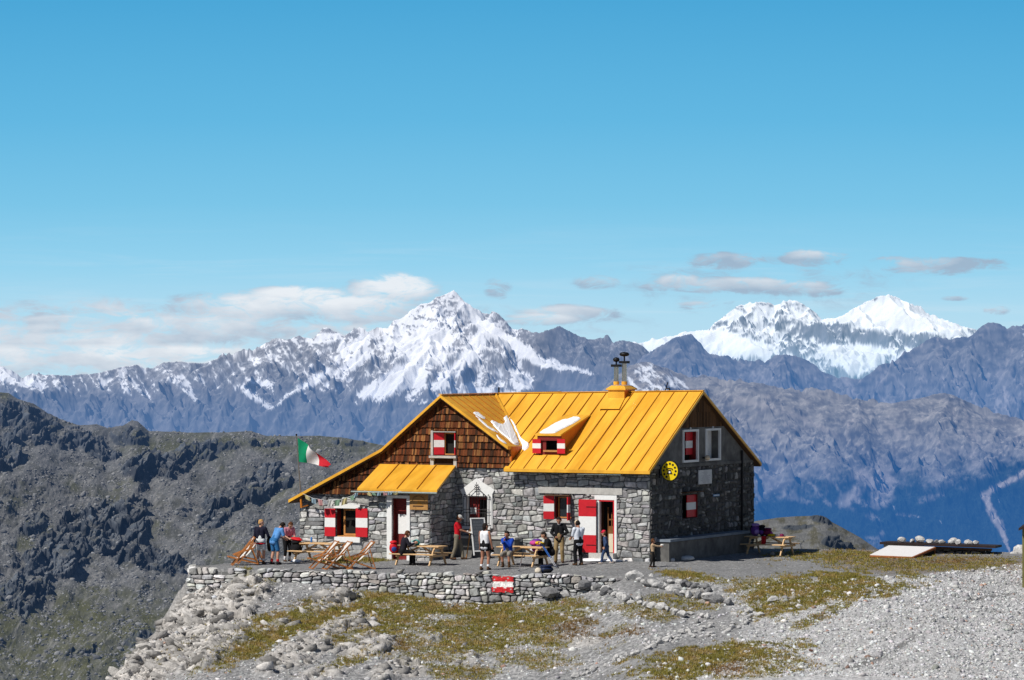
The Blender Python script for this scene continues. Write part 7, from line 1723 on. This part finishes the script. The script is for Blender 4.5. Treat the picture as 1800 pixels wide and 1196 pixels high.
# --- seated people
def bench_spot(key, x, y): t = tables[key]; return Vector(t.location) + HU * x + HV * y
SEAT = 0.465
def sit(label, base, yaw, h, lean, feet_y=0.40, hip_dz=0.10, **kw):
    k = h / 1.75; hip = (SEAT + hip_dz) / k
    return person(label, base, yaw, h, hip=hip, lean=lean, feet=kw.pop('feet', ((-0.13, feet_y, 0.08), (0.13, feet_y + 0.03, 0.08))), **kw)
sit('person in black with brown hair sitting sideways at the table with the teal bag', bench_spot('B', -0.45, -0.66), 70, 1.72, R(14), head_pitch=R(10), hands=((0.02, 0.50, 0.88), (0.20, 0.40, 0.86)), top=cloth('black_fleece', (0.016, 0.014, 0.022)), sleeve=2.0, legs=black, leglen=1.98, shoes=dboots, hair=brown_h)
pw7, at7 = sit('man in a bright blue jacket sitting on the bench, hand at his chin', bench_spot('C', -0.30, -0.64), 196, 1.76, R(10), head_pitch=R(8), head_yaw=R(10), hands=((0.02, 0.30, 0.98), (0.06, 0.20, 1.13)), elbow_pole=((-.6, 0.1, -1), (.6, 0.1, -1)), top=cloth('bright_blue_jacket', (0.012, 0.055, 0.36)), sleeve=2.0, legs=cloth('grey_shorts', (0.26, 0.235, 0.20)), leglen=1.1, shoes=boots, socks=boots, hair=dark_h, skin=m_tan, feet=((-0.16, 0.42, 0.08), (0.10, 0.36, 0.08)), grip=1.1)
pw8, at8 = sit('dark haired person in black sitting beside the poles at the right table end', bench_spot('C', 0.95, 0.55), 262, 1.74, R(20), head_pitch=R(18), hands=((-0.10, 0.42, 0.86), (0.14, 0.42, 0.86)), top=black, sleeve=2.0, legs=black, leglen=1.98, shoes=dboots, hair=dark_h)
# --- bags and small things
def pack(name, label, cat, loc, rz, size, mat, mat2=None, lid=None, straps=True, rot=(0, 0)):
    """a soft rucksack: sack, lid, front pocket and shoulder straps"""
    o = thing(name, label, cat, loc, rz); o.rotation_euler = (rot[0], rot[1], rz); w_, d_, h_ = size
    MB().blob((0, 0, h_ * 0.42), (w_, d_, h_ * 0.9), seed=int(w_ * 100 + h_ * 77), rough=0.10, sub=3).build('sack', mat, o, smooth=True)
    MB().blob((0, 0.0, h_ * 0.84), (w_ * 0.9, d_ * 0.95, h_ * 0.30), seed=5, rough=0.10, sub=3).build('lid', lid or mat, o, smooth=True)
    MB().blob((0, -d_ * 0.42, h_ * 0.32), (w_ * 0.62, d_ * 0.35, h_ * 0.42), seed=8, rough=0.08, sub=3).build('pocket', mat2 or mat, o, smooth=True)
    if straps:
        for s in (-1, 1): MB().path([(s * w_ * 0.2, d_ * 0.42, h_ * 0.85), (s * w_ * 0.26, d_ * 0.68, h_ * 0.55), (s * w_ * 0.24, d_ * 0.45, h_ * 0.12)], 0.018, 6).build('strap', black, o)
    return o
def lump(name, label, cat, loc, size, mat, seed, rz=0, rough=0.2):
    o = MB().blob((0, 0, size[2] * 0.42), size, seed=seed, rough=rough, sub=3).build(name, mat, smooth=True); o.location = loc; o.rotation_euler = (0, 0, rz); return tag(o, label, cat)
purple = cloth('purple_nylon', (0.12, 0.04, 0.25), 0.5); magenta = cloth('magenta_nylon', (0.50, 0.06, 0.30), 0.5); dkblue = cloth('dark_blue_nylon', (0.012, 0.022, 0.06), 0.45); red_n = cloth('red_nylon', (0.58, 0.012, 0.02), 0.5); lilac = cloth('lilac_nylon', (0.34, 0.20, 0.52), 0.5); maroon = cloth('maroon_nylon', (0.16, 0.012, 0.06), 0.5)
yel_n = cloth('yellow_nylon', (0.75, 0.50, 0.01), 0.5); teal = cloth('teal_plastic', (0.05, 0.42, 0.37), 0.4); orange = cloth('orange_paper', (0.60, 0.26, 0.05), 0.6)
m_clear = surf('milky_plastic', (0.70, 0.72, 0.74), 0.2, 0.08, 6, bump=0.4, bscale=10)
pack('backpack', 'red backpack with blue pocket on the bench behind the person in black', 'backpack', bench_spot('B', -0.86, -0.62) + Vector((0, 0, 0.465)), 0.2, (0.34, 0.28, 0.50), red_n, cloth('blue_nylon', (0.03, 0.06, 0.25), 0.5), red_n)
lump('plastic_bag', 'crumpled teal plastic bag on the picnic table', 'bag', on_table('B', -0.22, -0.05), (0.42, 0.30, 0.26), teal, 21)
lump('paper_bag', 'crumpled white paper right of the teal bag', 'paper', on_table('B', 0.14, -0.08), (0.34, 0.28, 0.10), m_paper, 22)
lump('white_bundle', 'white and black bundle on the lap of the person in black', 'bundle', bench_spot('B', -0.12, -0.46) + Vector((0, 0, 0.76)), (0.30, 0.22, 0.18), cloth('pale_grey_cloth', (0.45, 0.45, 0.48)), 23)
pack('backpack', 'purple and pink backpack behind the table with the man in blue', 'backpack', bench_spot('C', 0.28, 0.62) + Vector((0, 0, 0.465)), -0.5, (0.46, 0.34, 0.58), purple, magenta, purple, straps=False)
o = lump('pink_pad', 'pink pad strapped across the top of the purple backpack', 'pad', bench_spot('C', 0.22, 0.46) + Vector((0, 0, 0.80)), (0.34, 0.14, 0.18), magenta, 31, -0.5)
lump('paper_bag', 'orange paper bag on the left end of the table with the man in blue', 'bag', on_table('C', -0.62, -0.08), (0.24, 0.2, 0.24), orange, 24, rough=0.3)
lump('plastic_bag', 'clear plastic bag beside the orange paper bag', 'bag', on_table('C', -0.86, 0.06), (0.26, 0.24, 0.20), m_clear, 25)
pack('backpack', 'black backpack lying under the left end of the bench behind the woman in white', 'backpack', slope_point(862, 993) + Vector((0, 0, 0.25)), 0.9, (0.40, 0.28, 0.46), black, white_c, black, straps=False)
lump('yellow_jacket', 'yellow jacket in the arms of the person in black by the poles', 'jacket', (at8((-0.1, 0.46, 0.84)) + at8((0.14, 0.46, 0.84))) / 2, (0.40, 0.2, 0.14), yel_n, 26, 0.2)
pack('backpack', 'dark blue backpack lying on the gravel in front of the poles', 'backpack', slope_point(960, 1008), 0.3, (0.56, 0.42, 0.32), dkblue, black, dkblue, straps=False)
lump('cream_bag', 'small cream bag leaning on the left of the dark blue backpack', 'bag', slope_point(946, 1008.5), (0.26, 0.26, 0.24), cloth('cream_cloth', (0.62, 0.55, 0.45)), 27)
def pole(label, a, b, mat, low, group=None):
    o = thing('walking_pole', label, 'pole', b, 0, group); a, b = Vector(a), Vector(b); d = a - b
    MB().tube(d * 0.45, d * 0.93, 0.016, n=8).build('upper_shaft', mat, o); MB().tube(d * 0.02, d * 0.45, 0.012, n=8).build('lower_shaft', low, o)
    MB().tube(d * 0.9, d, 0.024, n=8).build('grip', dkblue if mat is not m_steel else black, o); q = d.normalized()
    MB().lathe([(0.012, 0.0), (0.05, 0.01), (0.05, 0.018), (0.012, 0.03)], d * 0.05, n=12).build('basket', dkblue, o)
    return o
m_pblue = surf('blue_pole_paint', (0.02, 0.10, 0.36), 0.35, 0.06); m_alu = surf('pole_alloy', (0.62, 0.64, 0.68), 0.35, 0.08, metal=0.7)
gA, gB = slope_point(980, 999.5), slope_point(977, 999)
pole('blue walking pole leaning on the table end, right one of the pair', on_table('C', 1.02, -0.30, 0.86), gA + Vector((0, 0, .01)), m_pblue, m_alu); pole('blue walking pole leaning on the table end, left one of the pair', on_table('C', 0.98, -0.36, 0.90), gB + Vector((0, 0, .01)), m_pblue, m_alu)
pole('thin silver walking pole leaning on the bench front, left of the blue pair', on_table('C', 0.42, -0.80, 0.55), slope_point(912, 1006) + Vector((0, 0, .01)), m_steel, m_alu)
# blackboard on its stand
bb = thing('blackboard', 'slate menu board in a pale frame leaning under the barred window', 'blackboard', slope_point(846, 984), R(24))
lean_ = Matrix.Rotation(R(-14), 3, 'X')
def bbx(mb, c, s): return mb.box(lean_ @ Vector(c), s, lean_)
bbx(MB(), (0, 0, 0.98), (0.54, 0.02, 1.30)).build('slate', surf('slate', (0.075, 0.085, 0.10), 0.6, 0.25, 5), bb)
x = MB(); bbx(x, (-0.29, -0.005, 0.92), (0.045, 0.04, 1.50)); bbx(x, (0.29, -0.005, 0.92), (0.045, 0.04, 1.50)); bbx(x, (0, -0.005, 1.645), (0.535, 0.038, 0.045)); bbx(x, (0, -0.005, 0.34), (0.535, 0.038, 0.045)); x.build('board_frame', m_white, bb)
x = MB(); rl = random.Random(6)
for k in range(9):
    y = -0.2
    while y < 0.16: l = rl.uniform(0.03, 0.10); bbx(x, (y + l / 2, -0.012, 1.5 - k * 0.12), (l, 0.003, 0.014)); y += l + 0.03
x.build('chalk_lines', surf('chalk', (0.22, 0.23, 0.25), 0.9, 0.2), bb)
for s in (-1, 1): MB().bar((s * 0.25, 0.38, 1.5), (s * 0.25, 0.9, 0.0), 0.04, 0.03, up=(1, 0, 0)).build('rear_leg', m_wood, bb)
# table A
tA = tables['A']
pack('backpack', 'big black backpack hanging off the left end of the table by the stooping people', 'backpack', on_table('A', -0.86, -0.30, 0.28), -0.5, (0.48, 0.40, 0.58), black, black, black)
lump('red_jacket', 'red jacket lying on top of the big black backpack', 'jacket', on_table('A', -0.84, -0.28, 0.80), (0.62, 0.36, 0.20), red_n, 28, -0.5, 0.3)
bo_ = thing('water_bottle', 'blue water bottle on the table by the left hut corner', 'bottle', on_table('A', -0.40, 0.1), 0)
MB().lathe([(0.035, 0), (0.04, 0.02), (0.04, 0.15), (0.03, 0.19), (0.018, 0.21)], n=14).build('flask', surf('blue_plastic', (0.05, 0.20, 0.55), 0.3, 0.05), bo_, smooth=True); MB().tube((0, 0, 0.211), (0, 0, 0.25), 0.02, n=10).build('stopper', m_white, bo_)
lump('white_cloth', 'white cloth dropped on the gravel under the table by the stooping people', 'cloth', slope_point(521, 990), (0.55, 0.35, 0.16), white_c, 29)
# table D
pack('backpack', 'purple and lilac backpack at the shaded end of the right table', 'backpack', on_table('D', -0.62, -0.05), 0.4, (0.40, 0.34, 0.52), purple, lilac, lilac)
pack('backpack', 'black backpack between the lilac and the maroon one', 'backpack', on_table('D', -0.36, 0.02), -0.3, (0.30, 0.30, 0.46), cloth('black_nylon', (0.012, 0.011, 0.02), 0.5), purple, black, straps=False)
pack('backpack', 'maroon backpack lying on its side on the right table', 'backpack', on_table('D', -0.12, 0.04), 1.2, (0.36, 0.36, 0.34), maroon, magenta, maroon, straps=False)
v = []; n = 9
for i in range(n):
    for j in range(7): t_, s_ = i / (n - 1), j / 6; v.append((-0.10 + 0.20 * s_ + 0.012 * math.sin(i * 1.4), (0.10 - 0.16 * t_ / 0.2) if t_ < 0.2 else (-0.06 - 0.025 * math.sin(j * 1.9 + i * 0.3) * t_), 0.012 if t_ < 0.2 else 0.012 - 0.40 * (t_ - 0.2)))
o = MB().add(v, [(i * 7 + j, i * 7 + j + 1, (i + 1) * 7 + j + 1, (i + 1) * 7 + j) for i in range(n - 1) for j in range(6)]).build('red_cloth', red_n, smooth=True); o.location = on_table('D', -0.10, -0.34); o.rotation_euler = (0, 0, -TH); tag(o, 'red cloth hanging over the front edge of the right table', 'cloth')
lump('yellow_bag', 'flat yellow bag on the right table next to the red cloth', 'bag', on_table('D', 0.12, -0.12), (0.34, 0.24, 0.12), yel_n, 33)
o = MB().box((0, 0, 0.05), (0.13, 0.11, 0.10), bev=0.01).build('white_box', m_white); o.location = on_table('D', 0.36, -0.10); o.rotation_euler = (0, 0, 0.3); tag(o, 'small white box between the yellow bag and the dark hat', 'box')
ht = thing('hat', 'dark red hat lying near the right end of the right table', 'hat', on_table('D', 0.54, -0.05), 0)
MB().lathe([(0.001, 0.11), (0.07, 0.105), (0.085, 0.05), (0.09, 0.012), (0.09, 0.0)][::-1], n=16).build('crown', maroon, ht, smooth=True); MB().lathe([(0.09, 0.0), (0.15, 0.0), (0.15, 0.012), (0.09, 0.014)], n=16).build('brim', maroon, ht)
lump('stone', 'white stone on the gravel under the front of the right table', 'stone', slope_point(1357, 976.5), (0.20, 0.16, 0.16), m_edge, 35); lump('stone', 'small white pointed stone on the gravel right of the table with the teal bag', 'stone', slope_point(776, 983), (0.22, 0.2, 0.22), m_edge, 36)
# ------------------------------------------------------------------ the low stone shelter and the shed at the right
m_shroof = surf('tarred_roof', (0.030, 0.018, 0.017), 0.8, 0.3, 4, bump=0.3, bscale=15)
a, b = at(1549, 955, 139.2), at(1748, 962, 138.2); ex = Vector((b.x - a.x, b.y - a.y, 0)); Ls = ex.length; ez = math.atan2(ex.y, ex.x)
she = thing('stone_shelter', 'low dark stone shelter with stones weighing down its flat roof', 'shelter', (a.x, a.y, 0.0), ez)
ca, sa = math.cos(ez), math.sin(ez)
D_ = 3.2; sl_z = lambda x: a.z + (b.z - a.z) * x / Ls
x = MB(); t_ = [(-0.05, -0.1, sl_z(0) + 0.05), (Ls + 0.05, -0.1, sl_z(Ls) + 0.05), (Ls + 0.05, D_, sl_z(Ls) - 0.08), (-0.05, D_, sl_z(0) - 0.08)]; x.add(t_ + [(p[0], p[1], p[2] - 0.09) for p in t_], [(0, 1, 2, 3), (7, 6, 5, 4), (0, 4, 5, 1), (1, 5, 6, 2), (2, 6, 7, 3), (3, 7, 4, 0)]); x.build('roof_slab', m_shroof, she)
x = MB(); lay_stones(x, clip_region(rubble(1.8, Ls - 0.35, -0.6, 0.5, 61, 0.10, 0.2, 0.2, 0.5), [lin((0, sl_z(0) - 0.1), (Ls, sl_z(Ls) - 0.1)), (-1, 0, -1.8), (1, 0, Ls - 0.35)], []), lambda s_, w_, n_: Vector((s_, 0.25 - n_, w_)), 62, pal=DARKPAL); x.build('wall', m_rubble, she, colored=True)
x = MB(); x.box((Ls / 2 - 0.15, 0.27 + D_ / 2 - 0.2, -0.42), (Ls - 0.45, D_ - 0.5, 1.0)); x.build('wall_core', surf('dark_stone_core', (0.05, 0.05, 0.052), 0.95, 0.3, 6), she)
x = MB(); x.bar((0.1, 0.04, sl_z(0) - 0.10), (1.75, 0.04, sl_z(1.75) - 0.11), 0.12, 0.11); x.build('painted_beam', surf('flaking_white_paint', (0.55, 0.53, 0.47), 0.8, 0.3, 7, col2=(0.3, 0.27, 0.22)), she)
x = MB(); x.bar((1.78, 0.04, sl_z(1.8) - 0.11), (Ls - 0.1, 0.04, sl_z(Ls) - 0.11), 0.10, 0.09); x.build('roof_beam', m_dkwood, she)
def shl(p): return Vector((a.x + ca * p[0] - sa * p[1], a.y + sa * p[0] + ca * p[1], p[2]))
st_ = [(1582, 946, .36, 0.3), (1601, 948, .26, .4), (1615, 946, .50, .3), (1632, 945.5, .30, .4), (1642, 948, .26, .9), (1652, 946.5, .30, .5), (1656, 950, .24, .2), (1671, 948, .44, .8), (1683, 949.5, .34, .3), (1700, 949, .34, .5), (1712, 950.5, .30, .7)]
LBS = ['stone standing alone at the left end of the shelter roof', 'small grey stone left of the widest stone on the shelter roof', 'widest pale stone on the shelter roof', 'upright pale stone in the middle of the shelter roof', 'dark stone right of the upright one on the shelter roof', 'pale rounded stone near the middle of the shelter roof', 'little dark stone at the front edge of the shelter roof', 'long stone right of the middle of the shelter roof', 'low pale stone next to the long one on the shelter roof', 'last but one stone at the right end of the shelter roof row', 'rightmost stone in the row on the shelter roof']
for k, (px, py, s_, dy) in enumerate(st_):
    xx = (px - 1549) / 199 * Ls; o = MB().blob((0, 0, s_ * 0.25), (s_ * 1.15, s_ * 0.8, s_ * 0.72), seed=90 + k, rough=0.2, sub=2, col=(1, 1, 1)).build('roof_stone', m_edge2 if k in (4, 6) else m_edge); o.location = shl((xx, 0.2 + dy, sl_z(xx) + 0.05 - 0.04 * dy)); o.rotation_euler = (0, 0, k); tag(o, LBS[k], 'stone', 'stones on the shelter roof')
# sloping white hatch in front of it
q = [at(1529, 975.5, 136.3), at(1604, 978.5, 136.0), at(1643, 961.5, 138.3), at(1562, 959, 138.5)]
hb = thing('cellar_hatch', 'bright white sloping cellar hatch in a wooden frame before the shelter', 'hatch', (q[0].x, q[0].y, 0), 0); o0 = Vector((q[0].x, q[0].y, 0)); q = [p - o0 for p in q]
MB().add(q + [p - Vector((0, 0, 0.05)) for p in q], [(0, 1, 2, 3), (7, 6, 5, 4), (0, 4, 5, 1), (1, 5, 6, 2), (2, 6, 7, 3), (3, 7, 4, 0)]).build('panel', surf('white_sheet', (0.82, 0.80, 0.79), 0.5, 0.04), hb)
m_ofr = surf('orange_wood', (0.36, 0.12, 0.035), 0.7, 0.2, 4)
x = MB(); x.bar(q[0] - Vector((0, .03, .05)), q[1] - Vector((0, .03, .05)), 0.06, 0.07); x.bar(q[1] - Vector((-.03, 0, .05)), q[2] - Vector((-.03, 0, .05)), 0.06, 0.08); x.bar(q[2] - Vector((0, 0, .04)), Vector((q[2].x, q[2].y, -0.2)), 0.06, 0.06, up=(0, 1, 0)); x.build('hatch_frame', m_ofr, hb)
x = MB(); f0, f1_ = q[1] - Vector((0, 0, .06)), q[2] - Vector((0, 0, .08)); md = f0.lerp(f1_, 0.45); x.add([f0, md, Vector((md.x, md.y, -.3)), Vector((f0.x, f0.y, -.3))], [(0, 1, 2, 3)]); x.build('side_board', m_ofr, hb)
x = MB(); x.add([md, f1_, Vector((f1_.x, f1_.y, -.3)), Vector((md.x, md.y, -.3))], [(0, 1, 2, 3)]); x.build('dark_opening', m_dark, hb)
# boulders on the skyline right of the shelter
for px, py, s_, lb in ((1796, 970, 0.75, 'grey boulder at the foot of the shed on the right edge'), (1781, 976, 0.34, 'white stone on the skyline left of the grey boulder'), (1771, 977.5, 0.26, 'small white stone on the skyline right of the shelter')):
    Y = 139.0; p = at(px, py, Y); o = MB().blob((0, 0, 0), (s_, s_, s_ * 0.9), seed=int(px), rough=0.2).build('boulder', m_edge); o.location = p; tag(o, lb, 'boulder')
# the shed cut off by the right edge of the photograph
sb = at(1799, 1008, 127.5); gz_ = ground_z(sb.x, sb.y); shd = thing('shed', 'corner of a small shed with a mossy green post at the right edge', 'shed', (sb.x, sb.y, gz_), -R(12))
m_moss = surf('mossy_post', (0.16, 0.15, 0.05), 0.8, 0.3, 5, stretch=(3, 3, 0.6))
hs = (1008 - 903) / FPX * 127.5
for xx, yy in ((0, 0), (2.6, 0), (0.25, 2.2), (2.6, 2.2)): MB().box((xx, yy, hs / 2 - 0.15), (0.085, 0.085, hs + 0.3), bev=0.01).build('post', m_moss, shd)
x = MB(); x.add([(-0.16, -0.35, hs + 0.0), (2.9, -0.35, hs + 1.25), (2.9, 2.6, hs + 1.25), (-0.16, 2.6, hs + 0.0)] + [(-0.16, -0.35, hs - 0.09), (2.9, -0.35, hs + 1.16), (2.9, 2.6, hs + 1.16), (-0.16, 2.6, hs - 0.09)], [(0, 1, 2, 3), (7, 6, 5, 4), (0, 4, 5, 1), (1, 5, 6, 2), (2, 6, 7, 3), (3, 7, 4, 0)]); x.build('roof', m_shroof, shd)
for k in range(11): MB().box((0.14 + 0.24 * k, 0.12, hs * 0.5 + 0.06 * k), (0.22, 0.03, hs + 0.1 * k)).build('wall_board', m_dkwood, shd)
x = MB(); x.box((1.3, 0.0, hs * 0.42), (2.5, 0.06, 0.10)); x.build('rail', m_moss, shd)
